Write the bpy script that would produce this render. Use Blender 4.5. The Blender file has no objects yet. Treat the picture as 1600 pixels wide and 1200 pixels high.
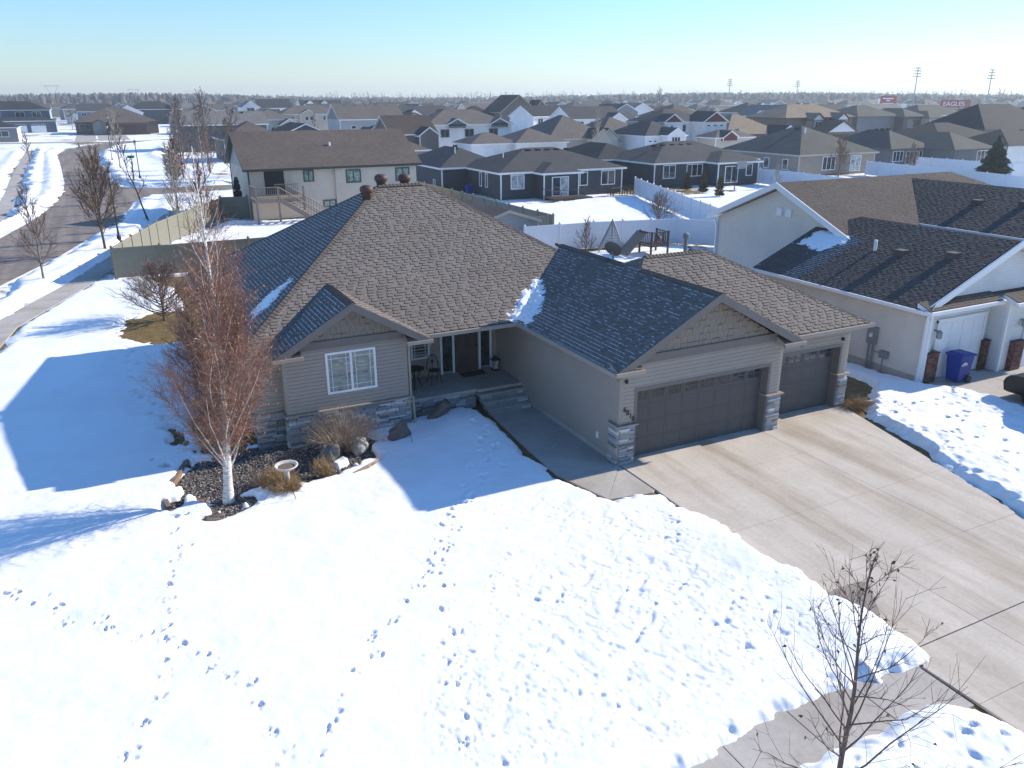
import bpy, math, random
import numpy as np
from mathutils import Vector, Matrix

# ------------------------------------------------------------------ camera, sky, sun, exposure
scene = bpy.context.scene
COL = scene.collection
CAM = Vector((-11.917, -17.147, 9.887))
PITCH, YAW, ROLL = math.radians(19.779), math.radians(26.482), math.radians(-0.236)
fwd = Vector((math.sin(YAW) * math.cos(PITCH), math.cos(YAW) * math.cos(PITCH), -math.sin(PITCH)))
rgt = Vector((math.cos(YAW), -math.sin(YAW), 0.0))
upv = rgt.cross(fwd)
r_ = rgt * math.cos(ROLL) + upv * math.sin(ROLL)
u_ = upv * math.cos(ROLL) - rgt * math.sin(ROLL)
cam_data = bpy.data.cameras.new('camera')
cam_data.sensor_fit = 'HORIZONTAL'
cam_data.sensor_width = 36.0
cam_data.lens = 1242.42 / 1600 * 36.0
cam_data.clip_start = 0.1
cam_data.clip_end = 12000
cam = bpy.data.objects.new('camera', cam_data)
COL.objects.link(cam)
m = Matrix((r_, u_, -fwd)).transposed().to_4x4()
m.translation = CAM
cam.matrix_world = m
scene.camera = cam

SUN_EL = math.radians(27.0)
SUN_AZ = math.radians(91.2)          # clockwise from +Y: the sun stands over +X, a hair to the front
world = bpy.data.worlds.new('World')
scene.world = world
world.use_nodes = True
wn = world.node_tree.nodes
bg = wn['Background']
sky = wn.new('ShaderNodeTexSky')
sky.sky_type = 'NISHITA'
sky.sun_disc = False
sky.sun_elevation = SUN_EL
sky.sun_rotation = SUN_AZ
sky.altitude = 300
sky.air_density = 1.4
sky.dust_density = 0.0
sky.ozone_density = 10.0
world.node_tree.links.new(sky.outputs[0], bg.inputs[0])
bg.inputs[1].default_value = 0.142
sun_data = bpy.data.lights.new('sun', 'SUN')
sun_data.energy = 5.0
sun_data.angle = math.radians(0.53)
sun_data.color = (1.0, 0.905, 0.77)
sun = bpy.data.objects.new('sun', sun_data)
COL.objects.link(sun)
sd = Vector((math.sin(SUN_AZ) * math.cos(SUN_EL), math.cos(SUN_AZ) * math.cos(SUN_EL), math.sin(SUN_EL)))
sun.rotation_euler = (-sd).to_track_quat('-Z', 'Y').to_euler()
sun.location = (60, 0, 60)
vs = scene.view_settings
vs.view_transform = 'Standard'
vs.look = 'None'
vs.gamma = 1.0
vs.use_curve_mapping = False
vs.exposure = 0.62

rnd = random.Random(7)

# ------------------------------------------------------------------ materials
MATS = {}
def _base(name):
    m = bpy.data.materials.new(name); m.use_nodes = True
    nt = m.node_tree
    return m, nt, nt.nodes['Principled BSDF']
def _n(nt, t, **k):
    n = nt.nodes.new(t)
    for a, b in k.items(): setattr(n, a, b)
    return n
def _mul(nt, a, b):
    x = _n(nt, 'ShaderNodeMix', data_type='RGBA', blend_type='MULTIPLY'); x.inputs[0].default_value = 1
    nt.links.new(a, x.inputs[6]); nt.links.new(b, x.inputs[7]); return x.outputs[2]
def _ramp(nt, fac, stops):
    r = _n(nt, 'ShaderNodeValToRGB'); e = r.color_ramp.elements
    while len(e) < len(stops): e.new(.5)
    for i, (p, c) in enumerate(stops):
        e[i].position = p
        if not hasattr(c, '__len__'): c = (c, c, c)
        e[i].color = (*c, 1)
    nt.links.new(fac, r.inputs[0]); return r.outputs[0]
def _noise(nt, vec, scale, detail=4, rough=.55, dist=0):
    n = _n(nt, 'ShaderNodeTexNoise'); n.inputs['Scale'].default_value = scale
    n.inputs['Detail'].default_value = detail; n.inputs['Roughness'].default_value = rough
    n.inputs['Distortion'].default_value = dist
    nt.links.new(vec, n.inputs['Vector']); return n.outputs[0]
def mk(name, rgb, rough=.8, var=.18, scale=2.5, bump=0., bscale=60, attr=False, spec=.3, metal=0., coat=0., fine=None):
    """plain surface: base colour with soft variation, optional per-piece tone and fine relief"""
    if name in MATS: return MATS[name]
    m, nt, p = _base(name)
    tc = _n(nt, 'ShaderNodeTexCoord').outputs['Object']
    col = _n(nt, 'ShaderNodeRGB'); col.outputs[0].default_value = (*rgb, 1)
    out = col.outputs[0]
    if var:
        out = _mul(nt, out, _ramp(nt, _noise(nt, tc, scale), [(.25, 1 - var), (.75, 1 + var)]))
    if fine:
        out = _mul(nt, out, _ramp(nt, _noise(nt, tc, fine[0], 3, .7), [(.3, 1 - fine[1]), (.7, 1 + fine[1])]))
    if attr:
        a = _n(nt, 'ShaderNodeAttribute', attribute_name='tone')
        out = _mul(nt, out, a.outputs[0])
    nt.links.new(out, p.inputs['Base Color'])
    p.inputs['Roughness'].default_value = rough
    p.inputs['Specular IOR Level'].default_value = spec
    p.inputs['Metallic'].default_value = metal
    p.inputs['Coat Weight'].default_value = coat
    if bump:
        b = _n(nt, 'ShaderNodeBump'); b.inputs['Strength'].default_value = bump; b.inputs['Distance'].default_value = .02
        nt.links.new(_noise(nt, tc, bscale, 3, .65), b.inputs['Height']); nt.links.new(b.outputs[0], p.inputs['Normal'])
    MATS[name] = m
    return m
def mk_siding(name, rgb, course=.115):
    """lap siding too far off to build: sawtooth relief by height"""
    if name in MATS: return MATS[name]
    m, nt, p = _base(name)
    g = _n(nt, 'ShaderNodeNewGeometry').outputs['Position']
    s = _n(nt, 'ShaderNodeSeparateXYZ'); nt.links.new(g, s.inputs[0])
    d = _n(nt, 'ShaderNodeMath', operation='DIVIDE'); d.inputs[1].default_value = course; nt.links.new(s.outputs[2], d.inputs[0])
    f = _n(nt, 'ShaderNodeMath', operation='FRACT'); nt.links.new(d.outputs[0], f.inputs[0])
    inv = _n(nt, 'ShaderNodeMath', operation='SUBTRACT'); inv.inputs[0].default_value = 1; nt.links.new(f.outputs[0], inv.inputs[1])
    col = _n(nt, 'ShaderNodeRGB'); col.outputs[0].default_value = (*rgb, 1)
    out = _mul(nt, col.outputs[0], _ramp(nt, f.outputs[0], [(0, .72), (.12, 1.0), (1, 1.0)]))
    out = _mul(nt, out, _ramp(nt, _noise(nt, g, .7), [(.25, .88), (.75, 1.1)]))
    nt.links.new(out, p.inputs['Base Color'])
    p.inputs['Roughness'].default_value = .6; p.inputs['Specular IOR Level'].default_value = .25
    b = _n(nt, 'ShaderNodeBump'); b.inputs['Strength'].default_value = .5; b.inputs['Distance'].default_value = .02
    nt.links.new(inv.outputs[0], b.inputs['Height']); nt.links.new(b.outputs[0], p.inputs['Normal'])
    MATS[name] = m
    return m
def mk_roof(name, rgb, contrast=.25):
    """asphalt shingles beyond the range where tabs can be told apart: courses on metre UVs"""
    if name in MATS: return MATS[name]
    m, nt, p = _base(name)
    uv = _n(nt, 'ShaderNodeUVMap').outputs[0]
    br = _n(nt, 'ShaderNodeTexBrick'); br.offset = .5
    nt.links.new(uv, br.inputs['Vector'])
    c = contrast
    br.inputs['Color1'].default_value = (1 + c * .5,) * 3 + (1,)
    br.inputs['Color2'].default_value = (1 - c * .5,) * 3 + (1,)
    br.inputs['Mortar'].default_value = (.62,) * 3 + (1,)
    br.inputs['Scale'].default_value = 1.0
    br.inputs['Mortar Size'].default_value = .012
    br.inputs['Brick Width'].default_value = .30
    br.inputs['Row Height'].default_value = .15
    col = _n(nt, 'ShaderNodeRGB'); col.outputs[0].default_value = (*rgb, 1)
    out = _mul(nt, col.outputs[0], br.outputs[0])
    out = _mul(nt, out, _ramp(nt, _noise(nt, uv, .35), [(.25, .85), (.75, 1.13)]))
    out = _mul(nt, out, _ramp(nt, _noise(nt, uv, 14, 3, .7), [(.3, .86), (.7, 1.14)]))
    nt.links.new(out, p.inputs['Base Color'])
    p.inputs['Roughness'].default_value = .9; p.inputs['Specular IOR Level'].default_value = .2
    b = _n(nt, 'ShaderNodeBump'); b.inputs['Strength'].default_value = .5; b.inputs['Distance'].default_value = .02
    nt.links.new(br.outputs[0], b.inputs['Height']); nt.links.new(b.outputs[0], p.inputs['Normal'])
    MATS[name] = m
    return m
def mk_glass(name, rgb=(.03, .04, .045)):
    if name in MATS: return MATS[name]
    m, nt, p = _base(name)
    tc = _n(nt, 'ShaderNodeTexCoord').outputs['Object']
    col = _n(nt, 'ShaderNodeRGB'); col.outputs[0].default_value = (*rgb, 1)
    out = _mul(nt, col.outputs[0], _ramp(nt, _noise(nt, tc, 3.1, 4, .6, 1.2), [(.35, .35), (.65, 1.45)]))  # light and dark mottling painted in for reflections on the panes
    nt.links.new(out, p.inputs['Base Color'])
    p.inputs['Roughness'].default_value = .04; p.inputs['Specular IOR Level'].default_value = .7
    b = _n(nt, 'ShaderNodeBump'); b.inputs['Strength'].default_value = .06; b.inputs['Distance'].default_value = .02
    nt.links.new(_noise(nt, tc, 1.3, 1), b.inputs['Height']); nt.links.new(b.outputs[0], p.inputs['Normal'])
    MATS[name] = m
    return m

def mk_snow(name='snow'):
    m, nt, p = _base(name)
    g = _n(nt, 'ShaderNodeNewGeometry').outputs['Position']
    col = _n(nt, 'ShaderNodeRGB'); col.outputs[0].default_value = (.86, .875, .90, 1)
    out = _mul(nt, col.outputs[0], _ramp(nt, _noise(nt, g, .45, 5), [(.3, (.93, .925, .91)), (.6, 1.0)]))
    out = _mul(nt, out, _ramp(nt, _noise(nt, g, 55, 2), [(.22, (.90, .89, .87)), (.34, 1.0)]))
    nt.links.new(out, p.inputs['Base Color'])
    p.inputs['Roughness'].default_value = .65; p.inputs['Specular IOR Level'].default_value = .25
    b = _n(nt, 'ShaderNodeBump'); b.inputs['Strength'].default_value = .35; b.inputs['Distance'].default_value = .012
    nt.links.new(_noise(nt, g, 22, 5, .65), b.inputs['Height']); nt.links.new(b.outputs[0], p.inputs['Normal'])
    MATS[name] = m
    return m
def mk_ground(name, grass=(.16, .115, .055), snow=(.84, .855, .88), lo=.40, hi=.47, scale=.055, fine=1.1):
    """lawn with lying snow: snow broken by patches of dead grass"""
    m, nt, p = _base(name)
    g = _n(nt, 'ShaderNodeNewGeometry').outputs['Position']
    gc = _n(nt, 'ShaderNodeRGB'); gc.outputs[0].default_value = (*grass, 1)
    gr = _mul(nt, gc.outputs[0], _ramp(nt, _noise(nt, g, 3.0, 5, .7), [(.25, (.55, .6, .5)), (.75, (1.5, 1.4, 1.25))]))
    gr = _mul(nt, gr, _ramp(nt, _noise(nt, g, 45, 3, .7), [(.3, .6), (.7, 1.45)]))
    sc = _n(nt, 'ShaderNodeRGB'); sc.outputs[0].default_value = (*snow, 1)
    n1 = _noise(nt, g, scale, 5, .6); n2 = _noise(nt, g, fine, 4, .6)
    ad = _n(nt, 'ShaderNodeMath', operation='MULTIPLY_ADD'); ad.inputs[1].default_value = .35
    nt.links.new(n2, ad.inputs[0]); nt.links.new(n1, ad.inputs[2])
    sb = _n(nt, 'ShaderNodeMath', operation='SUBTRACT'); sb.inputs[1].default_value = .175; nt.links.new(ad.outputs[0], sb.inputs[0])
    f = _ramp(nt, sb.outputs[0], [(lo, 0.), (hi, 1.)])
    mx = _n(nt, 'ShaderNodeMix', data_type='RGBA'); nt.links.new(f, mx.inputs[0]); nt.links.new(gr, mx.inputs[6]); nt.links.new(sc.outputs[0], mx.inputs[7])
    nt.links.new(mx.outputs[2], p.inputs['Base Color']); p.inputs['Roughness'].default_value = .85; p.inputs['Specular IOR Level'].default_value = .15
    b = _n(nt, 'ShaderNodeBump'); b.inputs['Strength'].default_value = .7; b.inputs['Distance'].default_value = .08
    nt.links.new(n2, b.inputs['Height']); nt.links.new(b.outputs[0], p.inputs['Normal'])
    MATS[name] = m
    return m
def mk_concrete(name, rgb, stain=(.62, .56, .50), streak=True):
    m, nt, p = _base(name)
    g = _n(nt, 'ShaderNodeNewGeometry').outputs['Position']
    mp = _n(nt, 'ShaderNodeMapping'); mp.inputs['Scale'].default_value = (1.0, .13, 1) if streak else (.6, .6, 1); mp.inputs['Rotation'].default_value = (0, 0, -.06)
    nt.links.new(g, mp.inputs[0])
    col = _n(nt, 'ShaderNodeRGB'); col.outputs[0].default_value = (*rgb, 1)
    out = _mul(nt, col.outputs[0], _ramp(nt, _noise(nt, mp.outputs[0], .75, 5, .65), [(.36, stain), (.58, (1, 1, 1))]))
    out = _mul(nt, out, _ramp(nt, _noise(nt, g, .8, 5, .6), [(.3, .90), (.7, 1.06)]))
    out = _mul(nt, out, _ramp(nt, _noise(nt, g, 9, 4, .7), [(.25, .90), (.6, 1.03)]))
    out = _mul(nt, out, _ramp(nt, _noise(nt, g, 70, 2, .7), [(.3, .93), (.7, 1.06)]))
    nt.links.new(out, p.inputs['Base Color']); p.inputs['Roughness'].default_value = .82; p.inputs['Specular IOR Level'].default_value = .25
    b = _n(nt, 'ShaderNodeBump'); b.inputs['Strength'].default_value = .15; b.inputs['Distance'].default_value = .01
    nt.links.new(_noise(nt, g, 60, 3, .6), b.inputs['Height']); nt.links.new(b.outputs[0], p.inputs['Normal'])
    MATS[name] = m
    return m
def mk_asphalt(name, rgb):
    m, nt, p = _base(name)
    g = _n(nt, 'ShaderNodeNewGeometry').outputs['Position']
    mp = _n(nt, 'ShaderNodeMapping'); mp.inputs['Scale'].default_value = (.9, .05, 1)
    nt.links.new(g, mp.inputs[0])
    col = _n(nt, 'ShaderNodeRGB'); col.outputs[0].default_value = (*rgb, 1)
    out = _mul(nt, col.outputs[0], _ramp(nt, _noise(nt, mp.outputs[0], 1.0, 4, .6), [(.32, (.70, .69, .69)), (.62, (1.22, 1.19, 1.15))]))
    out = _mul(nt, out, _ramp(nt, _noise(nt, g, 1.3, 5, .65), [(.28, .74), (.7, 1.16)]))
    vor = _n(nt, 'ShaderNodeTexVoronoi', feature='DISTANCE_TO_EDGE'); vor.inputs['Scale'].default_value = .16
    nt.links.new(g, vor.inputs['Vector'])
    out = _mul(nt, out, _ramp(nt, vor.outputs[0], [(0.0, .45), (.012, 1.0)]))
    nt.links.new(out, p.inputs['Base Color']); p.inputs['Roughness'].default_value = .85
    MATS[name] = m
    return m

SNOW = mk_snow()
GROUND = mk_ground('snowy_ground')
LAWN = mk_ground('dead_grass', lo=.93, hi=.99)
M_SIDE = mk('taupe_siding', (.335, .288, .245), .62, .06, .8, fine=(30, .03))
M_TRIM = mk('taupe_trim', (.165, .148, .136), .55, .06)
M_FASC = mk('gutter_taupe', (.33, .28, .235), .45, .06)
M_DOOR = mk('garage_door_charcoal', (.088, .086, .088), .45, .05)
M_SHAKE = mk('shake_taupe', (.245, .208, .175), .75, .14, 5, .2, 90, attr=False)
M_SHING = mk('weathered_shingle', (.195, .170, .150), .92, .06, .5, .35, 220, attr=True, fine=(160, .22), spec=.15)
M_FROST = mk('roof_frost', (.50, .54, .60), .8, .25, 6)
M_CAPS = mk('ridge_shingle', (.120, .100, .088), .92, .15, 3, .35, 220, spec=.15)
M_WHITE = mk('white_vinyl', (.74, .75, .76), .4, .03)
M_STONES = [mk('ledge_stone_%s' % n, c, .8, .28, 9, .5, 50) for n, c in
            (('grey', (.34, .34, .345)), ('pale', (.56, .55, .54)), ('blue', (.25, .275, .31)), ('tan', (.36, .315, .265)), ('dark', (.17, .17, .18)))]
M_CONC = mk_concrete('driveway_concrete', (.53, .475, .41), (.72, .675, .62))
M_WALK = mk_concrete('walk_concrete', (.44, .41, .375), (.82, .79, .75), False)
M_STREET = mk_asphalt('street_asphalt', (.20, .168, .148))
M_GLASS = mk_glass('window_glass')
M_GLASSG = mk_glass('blind_backed_glass', (.22, .28, .245))
M_GLASSL = mk_glass('bright_glass', (.42, .44, .45))
M_BLACK = mk('black_metal', (.018, .018, .02), .5, .1)
M_GREYM = mk('grey_metal', (.25, .265, .28), .45, .08, metal=.3)
M_WOOD = mk('deck_wood', (.26, .205, .165), .75, .2, 8)
M_DKWOOD = mk('dark_deck_wood', (.075, .058, .05), .75, .2, 8)
M_RUST = mk('brown_metal', (.085, .052, .042), .6, .15)

# ------------------------------------------------------------------ mesh helpers
class MB:
    def __init__(s): s.v = []; s.f = []; s.t = []
    def add(s, vs, fs, tone=1.0):
        o = len(s.v); s.v.extend(tuple(v) for v in vs)
        s.f.extend(tuple(i + o for i in f) for f in fs); s.t.extend([tone] * len(fs)); return s
    def box(s, x0, x1, y0, y1, z0, z1, tone=1.0):
        return s.add([(x0, y0, z0), (x1, y0, z0), (x1, y1, z0), (x0, y1, z0), (x0, y0, z1), (x1, y0, z1), (x1, y1, z1), (x0, y1, z1)],
                     [(0, 3, 2, 1), (4, 5, 6, 7), (0, 1, 5, 4), (1, 2, 6, 5), (2, 3, 7, 6), (3, 0, 4, 7)], tone)
    def obox(s, o, a, b, c, tone=1.0):
        o, a, b, c = Vector(o), Vector(a), Vector(b), Vector(c)
        return s.add([o, o + a, o + a + b, o + b, o + c, o + a + c, o + a + b + c, o + b + c],
                     [(0, 3, 2, 1), (4, 5, 6, 7), (0, 1, 5, 4), (1, 2, 6, 5), (2, 3, 7, 6), (3, 0, 4, 7)], tone)
    def bar(s, p, q, w, h, up=(0, 0, 1)):
        p, q = Vector(p), Vector(q); d = (q - p).normalized(); sdv = d.cross(Vector(up))
        if sdv.length < 1e-4: sdv = Vector((1, 0, 0))
        sdv.normalize(); uu = sdv.cross(d).normalized()
        return s.obox(p - sdv * w / 2 - uu * h / 2, sdv * w, q - p, uu * h)
    def prism(s, poly, d):
        n = len(poly); d = Vector(d); a = [Vector(p) for p in poly]
        return s.add(a + [p + d for p in a], [tuple(range(n))[::-1], tuple(range(n, 2 * n))] + [(i, (i + 1) % n, n + (i + 1) % n, n + i) for i in range(n)])
    def tube(s, p, q, r0, r1, n=5, cap=False):
        p, q = Vector(p), Vector(q); d = q - p
        if d.length < 1e-6: return s
        d.normalize(); a = d.cross(Vector((0, 0, 1)) if abs(d.z) < .9 else Vector((1, 0, 0))).normalized(); b = d.cross(a)
        vs = []
        for c, r in ((p, r0), (q, r1)):
            for i in range(n):
                t = 6.28318 * i / n; vs.append(c + a * (r * math.cos(t)) + b * (r * math.sin(t)))
        fs = [(i, (i + 1) % n, n + (i + 1) % n, n + i) for i in range(n)]
        if cap: fs += [tuple(range(n))[::-1], tuple(range(n, 2 * n))]
        return s.add(vs, fs)
    def path(s, pts, rs, n=6):
        for i in range(len(pts) - 1): s.tube(pts[i], pts[i + 1], rs[i], rs[i + 1], n)
        return s
    def lathe(s, c, prof, n=16):
        c = Vector(c); vs = []; fs = []
        for r, z in prof:
            for i in range(n):
                t = 6.28318 * i / n; vs.append((c.x + r * math.cos(t), c.y + r * math.sin(t), c.z + z))
        for k in range(len(prof) - 1):
            for i in range(n): fs.append((k * n + i, k * n + (i + 1) % n, (k + 1) * n + (i + 1) % n, (k + 1) * n + i))
        fs.append(tuple(range(n))[::-1]); fs.append(tuple((len(prof) - 1) * n + i for i in range(n)))
        return s.add(vs, fs)
    def mesh(s, name, mats, smooth=False, tone=False):
        me = bpy.data.meshes.new(name); me.from_pydata([tuple(v) for v in s.v], [], s.f)
        for mt in (mats if isinstance(mats, (list, tuple)) else [mats]): me.materials.append(mt)
        if smooth: me.shade_smooth()
        if tone: set_tone(me, s.t)
        return me
    def build(s, name, mat, parent=None, smooth=False, tone=False):
        return link(name, s.mesh(name, mat, smooth, tone), parent)
def set_tone(me, tones):
    at = me.color_attributes.new('tone', 'FLOAT_COLOR', 'CORNER')
    cnt = np.empty(len(me.polygons), dtype=np.int32); me.polygons.foreach_get('loop_total', cnt)
    t = np.asarray(tones, dtype=np.float32)
    if t.ndim == 1: t = np.stack([t, t, t, np.ones_like(t)], 1)
    at.data.foreach_set('color', np.repeat(t, cnt, axis=0).ravel())
def world(o):
    return o.matrix_basis if o.parent is None else world(o.parent) @ o.matrix_parent_inverse @ o.matrix_basis
def link(name, me, parent=None):
    o = bpy.data.objects.new(name, me); COL.objects.link(o)
    if parent is not None:
        o.parent = parent; o.matrix_parent_inverse = world(parent).inverted()
    return o
def thing(name, label, cat, loc=(0, 0, 0), group=None):
    o = bpy.data.objects.new(name, None); COL.objects.link(o); o.location = loc; o.empty_display_size = .3
    return tag(o, label, cat, group)
def tag(o, label, cat, group=None, kind=None):
    o['label'] = label; o['category'] = cat
    if group: o['group'] = group
    if kind: o['kind'] = kind
    return o
def struct(o): o['kind'] = 'structure'; return o
def stuff(o): o['kind'] = 'stuff'; return o
def copy_tree(o, loc=None, rz=None, parent=None):
    c = o.copy(); COL.objects.link(c)
    if parent is not None: c.parent = parent
    if loc is not None: c.location = loc
    if rz is not None: c.rotation_euler = (0, 0, rz)
    for ch in list(o.children): copy_tree(ch, parent=c)
    return c

# value noise on arrays
_lat = np.random.RandomState(3).rand(256, 256)
def vnoise(x, y, octv=4, seed=0):
    out = np.zeros_like(x, dtype=float); amp = 1.; tot = 0.
    for o in range(octv):
        xs = x * 2 ** o + 17.3 * o + seed * 31.7; ys = y * 2 ** o + 9.1 * o + seed * 13.1
        xi = np.floor(xs).astype(int); yi = np.floor(ys).astype(int); fx = xs - xi; fy = ys - yi
        fx = fx * fx * (3 - 2 * fx); fy = fy * fy * (3 - 2 * fy)
        a = _lat[xi % 256, yi % 256]; b = _lat[(xi + 1) % 256, yi % 256]; c = _lat[xi % 256, (yi + 1) % 256]; d = _lat[(xi + 1) % 256, (yi + 1) % 256]
        out += amp * ((a * (1 - fx) + b * fx) * (1 - fy) + (c * (1 - fx) + d * fx) * fy); tot += amp; amp *= .5
    return out / tot
def psdf(poly, X, Y):
    """signed distance to a polygon, positive inside"""
    d = np.full(X.shape, 1e9); ins = np.zeros(X.shape, bool); n = len(poly)
    for i in range(n):
        ax, ay = poly[i]; bx, by = poly[(i + 1) % n]; ex, ey = bx - ax, by - ay
        t = np.clip(((X - ax) * ex + (Y - ay) * ey) / (ex * ex + ey * ey + 1e-12), 0, 1)
        d = np.minimum(d, np.hypot(X - ax - t * ex, Y - ay - t * ey))
        if ey != 0:
            c = ((ay > Y) != (by > Y)) & (X < ex * (Y - ay) / ey + ax); ins ^= c
    return np.where(ins, d, -d)
def sstep(a, b, x):
    t = np.clip((x - a) / (b - a), 0, 1); return t * t * (3 - 2 * t)
def hfield(name, label, x0, x1, y0, y1, res, fn, floor=-.05, mat=None):
    """snow as a real height field; where it thins below the ground it is cut away"""
    xs = np.arange(x0, x1 + res, res); ys = np.arange(y0, y1 + res, res)
    X, Y = np.meshgrid(xs, ys); H = fn(X, Y); nx, ny = len(xs), len(ys)
    keep = H > floor
    fk = keep[:-1, :-1] | keep[1:, :-1] | keep[:-1, 1:] | keep[1:, 1:]
    idx = np.arange(nx * ny).reshape(ny, nx)
    q = np.stack([idx[:-1, :-1][fk], idx[:-1, 1:][fk], idx[1:, 1:][fk], idx[1:, :-1][fk]], 1)
    used = np.zeros(nx * ny, bool); used[q.ravel()] = True
    remap = np.cumsum(used) - 1; q = remap[q]
    V = np.stack([X.ravel(), Y.ravel(), np.maximum(H, floor - .03).ravel()], 1)[used].astype(np.float32)
    me = bpy.data.meshes.new(name)
    me.vertices.add(len(V)); me.vertices.foreach_set('co', V.ravel())
    me.loops.add(q.size); me.loops.foreach_set('vertex_index', q.ravel().astype(np.int32))
    me.polygons.add(len(q)); me.polygons.foreach_set('loop_start', np.arange(0, q.size, 4, dtype=np.int32))
    me.update(calc_edges=True); me.validate(); me.shade_smooth()
    me.materials.append(mat or SNOW)
    return tag(link(name, me), label, 'snow', kind='stuff')
# ------------------------------------------------------------------ the ground, roads and paths
def sheet(name, poly, z, mat, thick=0):
    mb = MB()
    if thick: mb.prism([(x, y, z - thick) for x, y in poly], (0, 0, thick))
    else: mb.add([(x, y, z) for x, y in poly], [tuple(range(len(poly)))])
    return mb
struct(sheet('ground', [(-5000, -400), (9000, -400), (9000, 9000), (-5000, 9000)], -.065, GROUND).build('ground', GROUND))
struct(sheet('lawn', [(-17, -11.6), (13.55, -11.6), (13.55, 30), (-11, 34), (-13.4, 34), (-18.5, 20)], -.052, LAWN).build('lawn', LAWN))

street_r = [(-18.9, 22), (-18.1, 35.7), (-15.4, 44.2), (-13.1, 53.6), (-11.0, 62.5), (-9.4, 74.7), (-8.2, 79.5), (-5.5, 81.0), (40, 80.0)]
street_r2 = [(40, 87.5), (-5, 88.8), (-8.2, 89.6), (-10.2, 93), (-11.0, 105), (-11.6, 124), (-12.4, 146), (-11.6, 170), (-9.0, 190), (-3, 204), (8, 214), (60, 224)]
street_l2 = [(60, 233), (6, 223), (-6, 213), (-14, 200), (-18.2, 182), (-19.2, 164), (-17.9, 138), (-16.4, 101), (-16.3, 85), (-17.2, 72), (-18.3, 63), (-20.0, 53), (-24.5, 36), (-27, 22)]
struct(sheet('street', street_r + street_r2 + street_l2, -.045, M_STREET).build('street', M_STREET))
# the cross street between the rows behind, and the street the photographed houses face
for nm, poly in (('street', [(40.5, 79.6), (420, 70), (420, 78), (40.5, 87.1)]), ('street', [(60.5, 225), (500, 225), (500, 233), (60.5, 233)])):
    struct(sheet(nm, poly, -.043, M_STREET).build(nm, M_STREET))

def slabs(parent_name, cells, top, thick, mat, gap=.006, b=.008):
    root = bpy.data.objects.new(parent_name, None); COL.objects.link(root); struct(root)
    x, y = cells[0][0]; root.location = (x, y, top - thick)
    for poly in cells:
        cx = sum(p[0] for p in poly) / len(poly); cy = sum(p[1] for p in poly) / len(poly)
        P = []
        for px, py in poly:
            d = math.hypot(px - cx, py - cy); k = (d - gap * 1.4) / d
            P.append((cx + (px - cx) * k, cy + (py - cy) * k))
        dz = rnd.uniform(-.002, .002)
        # slab with a small eased edge
        n = len(P)
        Q = []
        for px, py in P:
            d = math.hypot(px - cx, py - cy); k = (d - b) / d
            Q.append((cx + (px - cx) * k, cy + (py - cy) * k))
        mb = MB()
        vs = [(a, c, top - thick) for a, c in P] + [(a, c, top - b + dz) for a, c in P] + [(a, c, top + dz) for a, c in Q]
        fs = [tuple(range(2 * n, 3 * n))]
        for k in (0, n): fs += [(k + i, k + (i + 1) % n, k + n + (i + 1) % n, k + n + i) for i in range(n)]
        mb.add(vs, fs); mb.build('slab', mat, root)
    return root
def lerp(a, b, t): return a + (b - a) * t
# driveway: joints read from the photograph
ycuts = [.262, -1.82, -4.43, -6.93, -9.35, -10.85, -13.5]
def drv_left(y): return .04 if y > -4 else lerp(.04, .2, (-4 - y) / 6)
def drv_right(y): return lerp(9.28, 6.75, (-y) / 9.35) if y > -9.35 else 6.75
def xcut(i, y):
    l, r = drv_left(y), drv_right(y); xs = [l, 2.45, 5.35, 7.2 if y > -6 else lerp(7.2, 6.6, (-6 - y) / 4), r]
    return xs[i]
def jy(y, lower): return y - (.010 if lower else -.010) if y < -9 and y > -9.5 else y
cells = []
for j in range(len(ycuts) - 1):
    a, b = ycuts[j], ycuts[j + 1]
    cuts = [0, 1, 2, 4] if j < 3 else [0, 1, 2, 4]
    if j == 0: cuts = [0, 2, 4]
    for i in range(len(cuts) - 1):
        cells.append([(xcut(cuts[i], a), jy(a, 1)), (xcut(cuts[i], b), jy(b, 0)), (xcut(cuts[i + 1], b), jy(b, 0)), (xcut(cuts[i + 1], a), jy(a, 1))])
cells.append([(5.98, .262), (9.28, .262), (9.38, .76), (5.98, .76)])
slabs('driveway', cells, 0., .12, M_CONC, .0025, .004)
wp = [(.62 + .75 * math.cos(t) * (1 + .12 * math.sin(3 * t)) + .28 * math.sin(t), -7.75 + .62 * math.sin(t) + .14 * math.cos(2 * t)) for t in [i * .2618 for i in range(24)]]
struct(sheet('wet_patch', wp, .006, M_CONC).build('wet_patch', mk_concrete('wet_concrete', (.27, .235, .205), (.9, .88, .85), False)))
slabs('walkway', [[(0, 5.15), (-1.62, 5.15), (-1.80, 2.6), (0, 2.6)], [(0, 2.6), (-1.80, 2.6), (-1.90, .2), (0, .2)],
                  [(0, .2), (-1.90, .2), (-1.38, -1.66), (-.22, -.32), (-.02, -.12)], [(-.02, -.12), (-.22, -.32), (-1.38, -1.66), (-.10, -1.86), (.0, -1.78)]], -.004, .1, M_WALK)
slabs('sidewalk', [[(x, -9.38), (x - 1.5, -9.38), (x - 1.5, -10.82), (x, -10.82)] for x in [.14 - 1.5 * k for k in range(7)]], -.012, .1, M_WALK, .005)
sw = [(-20.6, 5), (-17.9, 20), (-17.25, 25.2), (-14.2, 33.7), (-10.6, 46), (-7.7, 58), (-6.0, 70)]
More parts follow.
